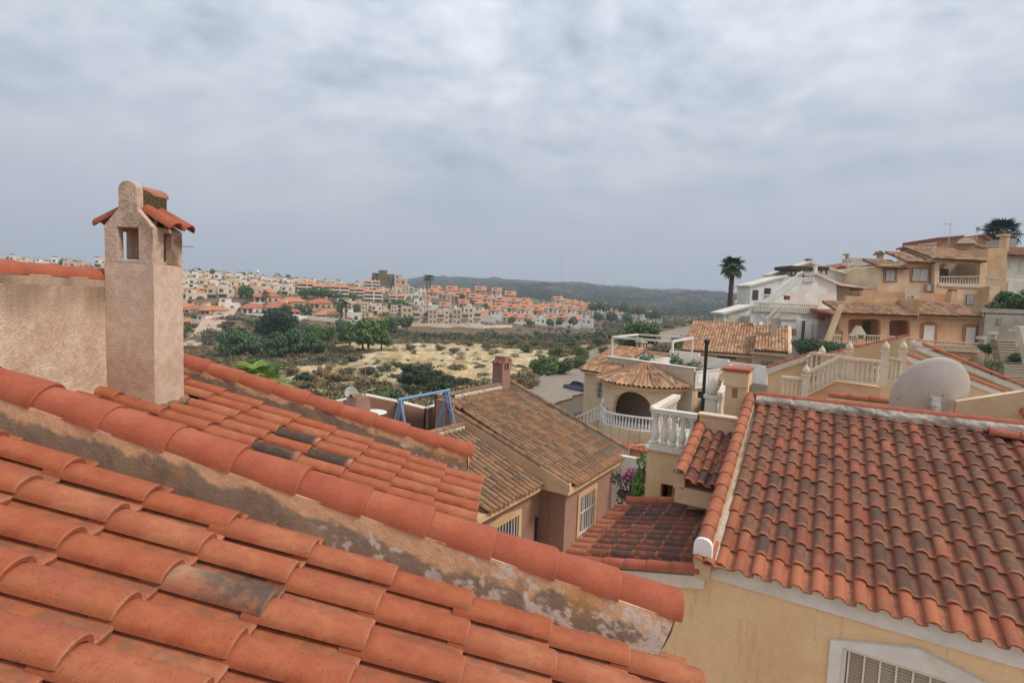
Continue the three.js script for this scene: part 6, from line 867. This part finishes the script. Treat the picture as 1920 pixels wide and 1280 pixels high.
// garden plants
{
  const b1 = at(1182, 905, 16.2), B = thing('bougainvillea', 'magenta bougainvillea in front of the white patio wall', 'bougainvillea', V(b1.x, b1.y - 2.0, b1.z)); mesh('stem', merge([rod(V(0, 0, 0), V(0.02, 2.0, 0), 0.05, 0.04, 6), rod(V(0, 1.6, 0), V(-0.3, 2.2, 0.1), 0.03, 0.015, 5), rod(V(0, 1.7, 0), V(0.35, 2.25, 0), 0.03, 0.015, 5)]), bark, B); mesh('foliage', leafCloud([[-0.25, 2.1, 0, 0.4, 0.25], [0.2, 1.7, 0.1, 0.3, 0.4], [-0.2, 1.5, 0, 0.25, 0.3]], 420, 0.07, [0x35402c, 0x2d3426, 0x4a3a34]), leafMat, B); mesh('flowers', leafCloud([[0.15, 2.35, 0.1, 0.35, 0.16], [-0.05, 2.2, 0.15, 0.25, 0.12], [-0.1, 1.55, 0.15, 0.12, 0.12], [0.35, 2.25, 0, 0.2, 0.12]], 420, 0.055, [0x9c1f6a, 0xb02a7c, 0x861a5c]), leafMat, B);
  const l1 = at(1204, 930, 12.6), Lf = thing('leafy_shrub', 'upright leafy green shrub against the ochre terrace block', 'shrub', V(l1.x - 0.1, l1.y - 1.6, l1.z)); mesh('stem', merge([rod(V(0, 0, 0), V(0, 2.1, 0), 0.03, 0.015, 5), rod(V(0, 0.6, 0), V(0.1, 2.4, 0.1), 0.025, 0.012, 5)]), bark, Lf); mesh('foliage', leafCloud([[0, 1.2, 0, 0.22, 0.5], [0.03, 1.9, 0, 0.2, 0.45], [0.05, 2.4, 0, 0.12, 0.3]], 700, 0.075, [0x4f7030, 0x618238, 0x76903f, 0x45622b], { upright: 0.8 }), leafMat, Lf);
  const hd = bushProto('green_hedge', 'dense dark green hedge shrub between the white villa and the capped gables', 3.2, 2.0, [0x2f4a26, 0x3a5a2c, 0x28401f], { n: 9000, leaf: 0.1, lobes: 16 }); const h1 = at(1545, 668, 36); stand(hd, h1.x, h1.z, 0.85, null, null, h1.y - 0.3); hd.scale.set(1.0, 0.8, 0.8);
  const g1 = bushProto('garden_shrub', '', 2.4, 2.8, [0x2d4a24, 0x3a5a2c, 0x486634], { n: 4200, leaf: 0.16, lobes: 10 });
  for (const [px, py, d, s, lb] of [[1918, 600, 50, 1.1, 'large green shrub hanging over the grey block wall'], [1900, 582, 52, 0.9, 'large green shrub hanging over the grey block wall'], [1616, 545, 62, 0.85, 'dark green shrub between the white villa and the roof terrace house'], [1402, 622, 66, 0.7, 'dark shrub at the foot of the tall fan palm'], [1388, 618, 68, 0.7, 'dark shrub at the foot of the tall fan palm'], [1856, 655, 39, 0.3, 'small green shrub between the cream pillars'], [1878, 652, 39, 0.3, 'small green shrub between the cream pillars'], [1908, 668, 33, 0.25, 'small weed at the edge of the stone steps']]) { const p = at(px, py, d); stand(g1, p.x, p.z, s, lb, 'garden shrubs on the slope', p.y - 0.4); }
  const gr = bushProto('thin_shrub', 'thin yellow-green shrub growing beside the stone steps', 0.9, 1.6, [0x6f7a45, 0x80864e, 0x5f6a3c], { n: 600, leaf: 0.09 }); const g2 = at(1862, 700, 31); stand(gr, g2.x, g2.z, 0.8, null, null, g2.y - 0.2);
  // plants on the pool terrace
  const pt = bushProto('terrace_plant', 'spiky grey-green plant on the pool terrace', 0.5, 1.1, [0x6b7f64, 0x5c7058, 0x7d8e70], { n: 420, leaf: 0.09, group: 'plants on the pool terrace', category: 'plant' }); for (const [x, z, s] of [[-1.0, -1.2, 1.2], [1.3, -1.5, 1.3], [2.2, -1.0, 1.0], [3.0, -0.9, 1.2]]) { const p = porchPut(x, porchE + 0.25, z); stand(pt, p.x, p.z, s, null, null, p.y + 0.2); }
  const tp = at(1083, 776, 47), Tp = thing('topiary_tree', 'small round-headed topiary tree beside the sand house wing', 'tree', V(tp.x, tp.y - 0.4, tp.z)); mesh('trunk', rod(V(0, 0, 0), V(0, 1.2, 0), 0.05), bark, Tp); mesh('crown', leafCloud([[0, 1.6, 0, 0.5, 0.5]], 900, 0.1, BUSH, { shell: 0.7 }), leafMat, Tp);
  const cp = at(1057, 778, 46), Cp = thing('dry_agave', 'dry yellow-brown spiky plant by the roadside garden wall', 'plant', V(cp.x, cp.y - 0.3, cp.z)); for (let i = 0; i < 16; i++) { const a = i * 2.4, e = rr(0.3, 1.3); mesh('leaf', rod(V(0, 0.3, 0), V(Math.cos(a) * Math.cos(e) * 0.7, 0.4 + Math.sin(e) * 0.9, Math.sin(a) * Math.cos(e) * 0.7), 0.09, 0.02, 5), i % 2 ? flat(0xa08658, 0.8) : flat(0x8c7a4e, 0.8), Cp); }
  const hb = at(1082, 800, 44); stand(sh1, hb.x, hb.z, 0.7, 'low green shrub in the corner of the porch garden', 'garden shrubs on the slope', hb.y - 0.3);
}

// ================================================================ THE TOWN ACROSS THE VALLEY
const tc = { cream: stucco(0xe2d4c0, { s: 110, rep: 0.06 }), white: stucco(0xece8e0, { s: 111, rep: 0.06 }), pink: stucco(0xdcbca4, { s: 112, rep: 0.06 }), orange: stucco(0xd0b094, { s: 113, rep: 0.06 }), beige: stucco(0xd8c6ae, { s: 114, rep: 0.06 }), brown: stucco(0x7d6c58, { s: 115, rep: 0.06 }) };
const roofOr = new THREE.MeshStandardMaterial({ map: tex(128, (u, v) => mix(hex(0xae6f4e), hex(0xc2875f), tn(u, v, 16, 3, 801))), roughness: 0.9 }), roofRed = new THREE.MeshStandardMaterial({ map: tex(128, (u, v) => mix(hex(0x9c5a46), hex(0xb06e56), tn(u, v, 16, 3, 805))), roughness: 0.9 }), roofGrey = flat(0x6a6460, 0.9), winShadeDark = flat(0x55524e, 0.3);  // last one serves window glass and the painted shade of porches and balconies
const b3 = (name, p, mat, x0, y0, z0, x1, y1, z1) => mesh(name, box(x0, y0, z0, x1, y1, z1), mat, p);
function hip(p, mat, w, d, y, h, over = 0.4, ridge = 0.4, x = 0, z = 0) { const a = w / 2 + over, b = d / 2 + over, r = a * ridge, P = [[-a, 0, b], [a, 0, b], [a, 0, -b], [-a, 0, -b], [-r, h, 0], [r, h, 0]], f = [[0, 1, 5], [0, 5, 4], [1, 2, 5], [2, 3, 4], [2, 4, 5], [3, 0, 4], [0, 3, 2], [0, 2, 1]], g = new THREE.BufferGeometry(); g.setAttribute('position', new THREE.Float32BufferAttribute(f.flat().flatMap((k) => P[k]), 3)); g.computeVertexNormals(); g.translate(x, y, z); return mesh('roof', uvBox(g, 0.25), mat, p); }
function pitch(p, mat, x0, x1, y0, z0, y1, z1, t = 0.18) { const g = slab([[z0, y0], [z1, y1], [z1, y1 - t], [z0, y0 - t]], null, x1 - x0); g.rotateY(-Math.PI / 2); g.translate(x0 , 0, 0); g.rotateY(0); return mesh('roof', uvBox(g, 0.25), mat, p); }
function win(p, x, y, z, w = 1.1, h = 1.2, side = 0) { const f = mesh('window', side ? box(-0.04, 0, 0, 0.06, h, w) : box(0, 0, -0.06, w, h, 0.04), winShadeDark, p); f.position.set(x, y, z); return f; }
const town = {
  // narrow stacked house with roof terrace and a little stair tower
  stack(wall, tower) { return (label, group) => { const T = thing('stacked_house', label, 'house', V(0, 0, 0), 0, group); b3('wall', T, wall, -3.6, -4, -4, 3.6, 5.9, 4); b3('parapet', T, wall, -3.6, 5.9, 3.8, 3.6, 6.7, 4); b3('stair_tower', T, wall, -3.4, 5.9, -3.9, 0.2, 8.2, -0.4); hip(T, tower, 3.6, 3.5, 8.2, 1.0, 0.3, 0.1, -1.6, -2.1); b3('balcony', T, wall, -3.4, 2.9, 4, 1.0, 3.8, 5.2); b3('painted_porch_shade', T, winShadeDark, -3.0, 0.2, 3.9, 0.6, 2.5, 4.05); win(T, 1.6, 0.9, 4); win(T, 1.6, 3.8, 4); win(T, -2.8, 3.85, 4, 1.8, 1.7); const s = mesh('stair', slab([[0, 0], [4, 3.2], [4, 2.4], [0.8, 0]], null, 0.8), wall, T); s.position.set(-0.4, 0.2, 5.6); return T; }; },  // dark box under the balcony is porch shade painted on, not a door
  // row house with a big orange roof facing the valley
  row(wall) { return (label, group) => { const T = thing('row_house', label, 'house', V(0, 0, 0), 0, group); b3('wall', T, wall, -4, -4, -5, 4, 4.2, 4); pitch(T, roofOr, 4.15, -4.15, 3.9, 4.6, 6.9, -1.5); b3('upper_wall', T, tc.orange, -4, 4.2, -5, 4, 6.6, -1.4); b3('painted_terrace_shade', T, winShadeDark, -2.6, 4.9, 1.2, 0.4, 5.9, 2.6); b3('terrace_front', T, wall, -2.7, 4.3, 2.6, 0.5, 5.0, 2.9); win(T, -2.8, 0.8, 4, 1.6, 1.9); win(T, 0.8, 0.9, 4); win(T, -2.6, 3.0, 4.0, 1.6, 0.7); b3('chimney', T, wall, 2.6, 5, -1.5, 3.2, 7.6, -0.9); b3('garden_wall', T, tc.white, -4, -4, 7, 4, 0.6, 7.2); return T; }; },  // dark box on the roof stands for the shade inside a roof terrace
  villa(wall, roof) { return (label, group) => { const T = thing('town_villa', label, 'house', V(0, 0, 0), 0, group); b3('wall', T, wall, -6, -4, -4, 6, 3.2, 4); hip(T, roof, 12, 8, 3.2, 2.1); b3('wing', T, wall, -5.6, -4, 4, -0.6, 2.8, 6.4); hip(T, roof, 5, 3.4, 2.8, 1.3, 0.3, 0.3, -3.1, 5.2); for (const x of [-5.0, -2.6]) { const a = mesh('painted_arch_shade', slab(arch(0, 1.6, 0, 1.5), null, 0.1), winShadeDark, T); a.position.set(x, 0.3, 6.47); } win(T, 0.8, 1.0, 4); win(T, 3.4, 1.0, 4); b3('chimney', T, wall, 2.6, 4, -1, 3.3, 6.2, -0.3); b3('garden_wall', T, tc.white, -7, -4, 9, 7, 0.4, 9.2); return T; }; },  // dark arch sheets on the wing put the porch shade in as colour
  block(wall, roof) { return (label, group) => { const T = thing('apartment_block', label, 'building', V(0, 0, 0), 0, group); b3('wall', T, wall, -7, -4, -5, 7, 8.6, 4); for (const y of [0.4, 3.4, 6.2]) { b3('painted_balcony_shade', T, winShadeDark, -6.4, y, 3.9, -0.4, y + 2.1, 4.04); b3('painted_balcony_shade', T, winShadeDark, 0.4, y, 3.9, 6.4, y + 2.1, 4.04); b3('balcony', T, tc.white, -6.6, y - 0.3, 4.05, 6.6, y + 0.75, 5.4); } b3('stair_core', T, wall, -0.5, 0, 4.05, 0.5, 9.2, 5.2); pitch(T, roof, 7.2, -7.2, 8.5, 5.0, 10.4, 0); b3('upper_wall', T, wall, -7, 8.6, -5, 7, 10.2, -0.1); for (const x of [-4, 3]) b3('chimney', T, wall, x, 9, -1, x + 0.6, 11.4, -0.4); return T; }; },  // wall stays flat; dark sheets paint the shade behind the balconies
  tower(wall) { return (label, group) => { const T = thing('stair_house', label, 'house', V(0, 0, 0), 0, group); b3('wall', T, wall, -4, -4, -4, 1, 8.2, 4); b3('wall', T, wall, 1, -4, -4, 5, 6.4, 2.6); hip(T, roofGrey, 4.4, 5, 8.2, 1.2, 0.35, 0.1, 2.6, -2.4); for (const y of [0.6, 3.4, 6.0]) { win(T, -3.0, y, 4, 1.0, 1.1); win(T, -0.8, y, 4, 1.0, 1.1); } b3('painted_balcony_shade', T, winShadeDark, 1.4, 3.4, 2.5, 4.6, 5.2, 2.66); b3('balcony', T, wall, 1, 2.9, 2.66, 5, 3.7, 3.8); const s = mesh('stair', slab([[0, 0], [4.6, 4.4], [4.6, 3.4], [1, 0]], null, 1), wall, T); s.position.set(1.2, -1.4, 5.2); b3('garden_wall', T, tc.white, -5, -4, 6.6, 6, 0.2, 6.8); return T; }; },  // dark sheet on the flat wall stands for shade above the balcony
  cube(wall) { return (label, group) => { const T = thing('flat_roofed_house', label, 'house', V(0, 0, 0), 0, group); b3('wall', T, wall, -4.5, -4, -4, 4.5, 3.3, 4); b3('parapet', T, wall, -4.5, 3.3, 3.8, 4.5, 4.1, 4); b3('upper_room', T, wall, -4.2, 3.3, -3.8, 0.4, 6.0, 1.0); win(T, -3.2, 0.9, 4, 1.3, 1.2); win(T, 0.6, 0.2, 4, 1.6, 2.1); win(T, -3.4, 4.0, 1.0, 1.4, 1.3); b3('roof_edge', T, roofOr, -4.4, 6.0, -4, 0.6, 6.25, 1.2); return T; }; },
};
const kinds = {}; // one of each kind is built, the others are copies
function addHouse(kind, px, py, d, { s = 1, turn = 0, label, group }) {
  const [fam, ...mats] = kind.split(' '), mk = { w: tc.white, c: tc.cream, p: tc.pink, o: tc.orange, b: tc.beige, n: tc.brown, R: roofRed, O: roofOr, G: roofGrey };
  let H; if (!kinds[kind]) { H = town[fam](...mats.map((k) => mk[k]))(label, group); kinds[kind] = H; } else { H = copyOf(kinds[kind], label, group); }
  const P = at(px, py, d), y = land(P.x, P.z); H.position.set(P.x, Math.max(y - 1.2, Math.min(P.y, y + 2.5)), P.z); H.rotation.y = Math.atan2(-P.x, -P.z) + Math.PI + turn; H.rotation.y = Math.atan2(P.x, P.z) + Math.PI + turn; H.scale.setScalar(s); return H;
}
{
  const LB = { 'stack c G': 'cream stacked house with grey stair tower', 'stack w G': 'white stacked house with grey stair tower', 'stack b O': 'beige stacked house with orange stair tower', 'row w': 'white row house with orange roof', 'row p': 'pink row house with orange roof', 'row c': 'cream row house with orange roof', 'villa w R': 'white villa with red hipped roof', 'villa p R': 'pink villa with red hipped roof', 'villa o O': 'orange villa with orange hipped roof', 'block c O': 'cream apartment block with white balconies', 'block o O': 'orange apartment block with white balconies', 'tower b': 'beige three-storey house with outside stair', 'tower c': 'cream three-storey house with outside stair', 'cube w': 'white flat-roofed house', 'cube c': 'cream flat-roofed house', 'cube p': 'pink flat-roofed house', 'cube n': 'brown flat-roofed house on the town crest' };
  const row = (kind, x0, y0, d0, x1, y1, d1, n, o = {}) => { for (let i = 0; i < n; i++) { const t = n > 1 ? i / (n - 1) : 0, k = Array.isArray(kind) ? kind[i % kind.length] : kind; addHouse(k, x0 + (x1 - x0) * t + rr(-2, 2), y0 + (y1 - y0) * t + rr(-1.5, 1.5), d0 + (d1 - d0) * t + rr(-3, 3), { s: (o.s || 1) * 0.88 * rr(0.9, 1.08), turn: (o.turn || 0) + rr(-0.12, 0.12), label: LB[k] + (o.where || ''), group: o.group || 'houses of the town across the valley' }); } };
  // crest and far left
  row(['cube p', 'stack c G', 'cube c', 'cube w', 'stack w G', 'cube p'], 0, 497, 300, 185, 503, 300, 8, { where: ' on the left crest', s: 0.8 });
  row(['cube c', 'stack c G', 'cube p', 'stack b O'], 345, 524, 305, 600, 537, 312, 11, { where: ' on the upper terrace below the town crest', s: 0.72 });
  row(['stack c G', 'stack w G'], 348, 541, 272, 560, 551, 285, 11, { where: ' on the second terrace below the town crest', s: 0.82 });
  row(['stack w G', 'stack c G', 'stack b O'], 344, 562, 242, 540, 566, 256, 11, { where: ' on the third terrace above the winding street', s: 0.85 });
  row(['stack c G', 'cube c', 'row c', 'stack b O'], 346, 582, 215, 480, 580, 228, 8, { where: ' above the bend of the winding street', s: 0.9 });
  row(['villa o O', 'villa p R', 'cube p', 'villa o O'], 348, 604, 190, 405, 606, 188, 4, { where: ' beside the winding street', s: 0.75, turn: -0.4 });
  row(['cube p', 'villa o O', 'cube w'], 350, 632, 160, 385, 640, 158, 3, { where: ' at the foot of the winding street', s: 0.7, turn: -0.6 });
  row(['cube c', 'stack c G', 'stack w G', 'cube p'], 205, 512, 296, 330, 520, 300, 5, { where: ' on the crest behind the chimney', s: 0.75 });
  row(['stack w G', 'stack c G', 'stack b O'], 205, 545, 250, 332, 556, 248, 6, { where: ' on the terraces behind the chimney', s: 0.85 });
  row(['villa o O', 'cube p', 'stack c G'], 205, 580, 205, 330, 590, 200, 5, { where: ' by the street behind the chimney', s: 0.85 });
  // villas above the ravine
  row(['row c', 'row p'], 455, 572, 232, 500, 572, 236, 3, { where: ' above the pine villas', s: 0.85 });
  row(['cube w', 'villa w R', 'villa w R', 'villa p R', 'villa o O'], 432, 596, 196, 660, 602, 204, 6, { where: ' along the ravine wall', s: 0.95 });
  row(['villa p R', 'villa o O', 'villa p R'], 498, 583, 216, 600, 586, 220, 3, { where: ' behind the ravine villas', s: 1 });
  row(['cube w', 'cube c', 'stack c G'], 500, 563, 250, 540, 566, 250, 3, { where: ' between the stacked terraces and the ravine villas', s: 0.8 });
  // apartment blocks in the middle
  row(['block o O', 'block c O', 'block o O'], 575, 562, 262, 665, 570, 262, 4, { where: ' in the middle of the town', s: 0.72 });
  row(['block c O', 'block c O'], 700, 575, 255, 745, 578, 255, 2, { where: ' beside the tall cypress garden', s: 0.7 });
  row(['cube c', 'tower c', 'cube w', 'stack c G', 'block c O', 'cube c'], 600, 545, 300, 790, 551, 305, 9, { where: ' on the terrace below the brown crest house', s: 0.75 });
  row(['cube w', 'cube c'], 590, 537, 330, 640, 537, 330, 3, { where: ' on the skyline beside the brown crest house', s: 0.7 });
  addHouse('cube n', 724, 527, 338, { s: 1.15, label: LB['cube n'] }); addHouse('cube n', 712, 530, 340, { s: 1.0, turn: 0.3, label: 'lower brown flat-roofed house joined to the brown crest house' }); addHouse('cube p', 752, 532, 335, { s: 0.9, label: 'pink flat-roofed house beside the brown crest house' });
  row(['stack c G', 'cube c', 'tower c'], 650, 590, 222, 760, 594, 226, 7, { where: ' below the apartment blocks', s: 0.72 });
  row(['villa o O', 'cube p', 'villa o O'], 665, 605, 204, 730, 610, 206, 3, { where: ' below the apartment blocks by the ravine track', s: 0.8 });
  // beige stair houses
  row(['tower b', 'tower c'], 768, 607, 213, 885, 606, 222, 6, { where: ' above the street wall', s: 0.92 });
  row(['cube w', 'stack w G', 'cube w', 'row w'], 760, 580, 252, 930, 590, 262, 8, { where: ' behind the upper retaining wall', s: 0.75 });
  // orange terraces
  row(['row p', 'row c', 'row p'], 818, 555, 340, 985, 556, 350, 7, { where: ' in the top orange terrace', s: 1.0 });
  row(['row p', 'row w', 'row p'], 812, 570, 310, 990, 574, 322, 8, { where: ' in the second orange terrace', s: 0.95 });
  row(['row p', 'row w'], 868, 584, 285, 1010, 588, 300, 7, { where: ' in the third orange terrace', s: 0.9 });
  row(['row w', 'cube w', 'row w', 'row c'], 905, 603, 255, 1100, 606, 300, 10, { where: ' in the lowest row above the dry slope', s: 0.85 });
  row(['row w', 'row c'], 1000, 587, 350, 1090, 588, 380, 6, { where: ' below the sloping rows', s: 1.05 });
  row(['row c', 'row p', 'row c'], 1045, 571, 420, 1130, 574, 440, 7, { where: ' in the sloping rows at the town edge', s: 1.15, turn: 0.5 });
  row(['villa w R', 'row c', 'villa p R', 'villa w R', 'cube c'], 1115, 583, 430, 1215, 590, 430, 7, { where: ' at the last rise of the town', s: 1.0, turn: 0.3 });
  row(['cube c', 'cube w'], 1150, 597, 400, 1235, 603, 390, 5, { where: ' at the lower end of the town', s: 0.75 });
  row(['cube w'], 1290, 545, 1500, 1330, 548, 1500, 2, { s: 2.2, where: ' alone on the far hill', group: 'houses on the far hill' });
  // smaller houses packed between the larger ones
  row(['cube w', 'cube c', 'stack w G', 'cube c'], 350, 531, 290, 590, 541, 300, 13, { where: ' packed behind the upper terraces', s: 0.62 });
  row(['cube c', 'cube w', 'stack c G'], 352, 552, 258, 560, 558, 270, 12, { where: ' packed between the stacked terraces', s: 0.62 });
  row(['cube w', 'stack w G', 'cube c'], 352, 572, 230, 470, 573, 240, 8, { where: ' packed above the winding street', s: 0.62 });
  row(['cube c', 'cube w', 'cube p'], 560, 552, 285, 800, 560, 290, 12, { where: ' packed behind the apartment blocks', s: 0.62 });
  row(['cube w', 'cube c', 'cube p'], 640, 580, 238, 770, 586, 240, 8, { where: ' packed below the apartment blocks', s: 0.6 });
  row(['cube w', 'cube c'], 800, 562, 328, 1000, 566, 338, 10, { where: ' packed between the orange terraces', s: 0.7 });
  row(['cube w', 'cube c', 'cube w'], 930, 594, 275, 1080, 597, 320, 9, { where: ' packed above the lowest row', s: 0.62 });
  row(['cube c', 'cube w'], 1020, 579, 395, 1200, 588, 420, 10, { where: ' packed among the sloping rows', s: 0.75 });
  // trees among the houses
  const tl = 'round green tree among the houses across the valley', tg = 'trees of the town across the valley';
  for (const [px, py, d, s] of [[455, 580, 225, 1.3], [462, 588, 220, 1.4], [470, 575, 226, 1.2], [520, 561, 255, 0.8], [570, 566, 240, 1.3], [588, 566, 240, 1.5], [606, 572, 238, 1.4], [625, 566, 240, 1.2], [638, 572, 240, 1.0], [660, 572, 240, 1.2], [740, 588, 230, 1.4], [752, 582, 234, 1.6], [765, 590, 228, 1.3], [772, 578, 238, 1.0], [780, 562, 260, 1.0], [735, 560, 270, 0.9], [560, 600, 200, 1.0], [575, 602, 200, 1.2], [540, 602, 198, 0.9], [640, 598, 205, 1.2], [668, 590, 214, 1.2], [690, 600, 206, 1.0], [960, 602, 252, 1.1], [992, 606, 250, 1.0], [1030, 608, 258, 1.1], [1050, 607, 262, 1.2], [1075, 606, 268, 1.2], [1110, 583, 380, 2.0], [1125, 582, 380, 2.2], [1138, 583, 380, 1.8], [1170, 586, 380, 2.2], [1180, 590, 375, 1.8], [1200, 592, 370, 2.2], [1215, 597, 360, 1.8], [1230, 600, 350, 2.2], [1120, 600, 330, 1.8], [1145, 602, 330, 2.2], [1175, 604, 330, 2.0], [910, 578, 275, 1.0], [880, 574, 285, 1.2], [866, 556, 300, 1.0], [398, 520, 300, 1.2], [365, 510, 310, 1.0], [372, 512, 312, 1.1], [455, 528, 300, 1.2], [475, 532, 300, 1.0], [520, 530, 320, 1.2], [540, 534, 330, 1.1], [405, 522, 298, 1.0], [20, 488, 300, 0.9], [70, 490, 300, 0.9], [118, 494, 300, 1.0], [140, 497, 300, 0.9], [840, 600, 226, 0.9], [855, 590, 240, 0.8], [350, 640, 150, 1.0], [362, 620, 165, 0.8]]) { const P = at(px, py, d); stand(far1, P.x, P.z, s, tl + (px > 1100 ? ' at the lower end of the town' : px > 850 ? ' below the orange terraces' : px > 640 ? ' around the apartment blocks' : py < 535 ? ' on the skyline' : ' near the ravine villas'), tg, Math.max(land(P.x, P.z) - 0.5, P.y - 2)); }
  const pal = fanPalm('town_palm', 'slim palm among the houses across the valley', V(0, 0, 0), 5.5, 0.22, 14, 1.3, [0x3c5532, 0x34492c], { el0: -0.4, el1: 1.3, stem: 0.8 }); tag(pal, null, null, 'palms of the town across the valley');
  [[464, 592, 205, 1], [498, 594, 200, 1], [640, 612, 198, 1.2], [648, 612, 198, 1.1], [806, 604, 214, 0.9], [800, 545, 320, 1.5], [806, 545, 320, 1.5], [1152, 595, 360, 1.3]].forEach(([px, py, d, s], i) => { const o = i ? copyOf(pal) : pal, P = at(px, py, d); o.position.set(P.x, Math.max(land(P.x, P.z) - 0.3, P.y - 1), P.z); o.scale.setScalar(s); });
}
{ // road into the left part of the town, walls along the ravine, masts
  const pts = [[340, 662, 126], [362, 652, 134], [385, 636, 144], [402, 616, 156], [412, 600, 172], [430, 585, 196]].map(([a, b, d]) => { const p = at(a, b, d); p.y = Math.max(land(p.x, p.z) + 0.3, p.y); return p; }), c = new THREE.CatmullRomCurve3(pts), n = 60, p = [], ix = [];
  for (let i = 0; i <= n; i++) { const q = c.getPoint(i / n), t = c.getTangent(i / n), s = V(-t.z, 0, t.x).normalize().multiplyScalar(3.2), y = Math.max(q.y, land(q.x, q.z) + 0.25, land(q.x + s.x, q.z + s.z) + 0.2, land(q.x - s.x, q.z - s.z) + 0.2); p.push(q.x - s.x, y, q.z - s.z, q.x + s.x, y, q.z + s.z, q.x + s.x, y - 2, q.z + s.z, q.x - s.x, y - 2, q.z - s.z); }
  for (let i = 0; i < n; i++) for (const [a, b] of [[0, 1], [1, 2], [3, 0]]) ix.push(i * 4 + a, i * 4 + b, i * 4 + 4 + a, i * 4 + b, i * 4 + 4 + b, i * 4 + 4 + a);
  const g = new THREE.BufferGeometry(); g.setAttribute('position', new THREE.Float32BufferAttribute(p, 3)); g.setIndex(ix); const g2 = g.toNonIndexed(); g2.computeVertexNormals(); tag(mesh('town_road', g2, flat(0xb59a86, 0.95), scene), 'pale paved street winding into the town across the valley', null, null, 'structure');
  const W = (name, label, pts2, h, mat) => { const q = pts2.map(([a, b, d]) => { const v = at(a, b, d); v.y = land(v.x, v.z); return v; }); solo(name, merge(q.slice(1).map((b, i) => bar(q[i].clone().add(V(0, h / 2 - 1, 0)), b.clone().add(V(0, h / 2 - 1, 0)), 0.3, h + 2))), mat, label, 'wall'); };
  W('ravine_wall', 'long white garden wall along the ravine edge below the villas', [[545, 612, 184], [575, 604, 190], [610, 606, 190], [650, 612, 190], [690, 618, 190]], 1.6, tc.white); W('street_wall', 'long pale retaining wall below the beige stair houses', [[765, 616, 206], [830, 612, 210], [905, 610, 216], [960, 612, 238]], 1.4, tc.cream); W('upper_wall', 'long white retaining wall above the beige stair houses', [[765, 585, 246], [830, 586, 246], [905, 592, 246], [930, 597, 246]], 3.2, tc.white);
  const m0 = at(1052, 528, 2100), mast = thing('radio_mast', 'very thin radio mast on the far wooded ridge', 'mast', V(m0.x, m0.y - 10, m0.z)); for (let i = 0; i < 6; i++) mesh('section', rod(V(0, i * 19, 0), V(0, i * 19 + 18.9, 0), 0.85, 0.8, 6), i % 2 ? flat(0xb9b4b0, 0.7) : flat(0x9a7068, 0.7), mast);
  const k0 = at(330, 520, 420), cr = thing('tower_crane', 'distant tower crane whose jib shows beside the chimney', 'crane', V(k0.x, k0.y - 10, k0.z)); const top = at(330, 462, 420).y - cr.position.y; mesh('mast', rod(V(0, 0, 0), V(0, top + 3, 0), 0.6, 0.6, 6), flat(0x8a8f94, 0.6), cr); mesh('jib', bar(V(-6, top, 0), V(14, top, 0), 0.6, 0.7), flat(0x8a8f94, 0.6), cr);
  const w0 = at(483, 527, 318), wt = thing('water_tower', 'slender white lattice tower with a small head on the town crest', 'tower', V(w0.x, w0.y - 2, w0.z)); for (const [x, z] of [[-1, -1], [1, -1], [-1, 1], [1, 1]]) mesh('leg', rod(V(x, 0, z), V(x * 0.3, 7, z * 0.3), 0.16, 0.12, 5), tc.white, wt); mesh('head', lathe([[0, 6.8], [0.9, 7], [1.0, 8], [0.3, 8.6], [0.15, 9.6], [0, 9.6]], 10), tc.white, wt);
}

renderer.render(scene, camera);
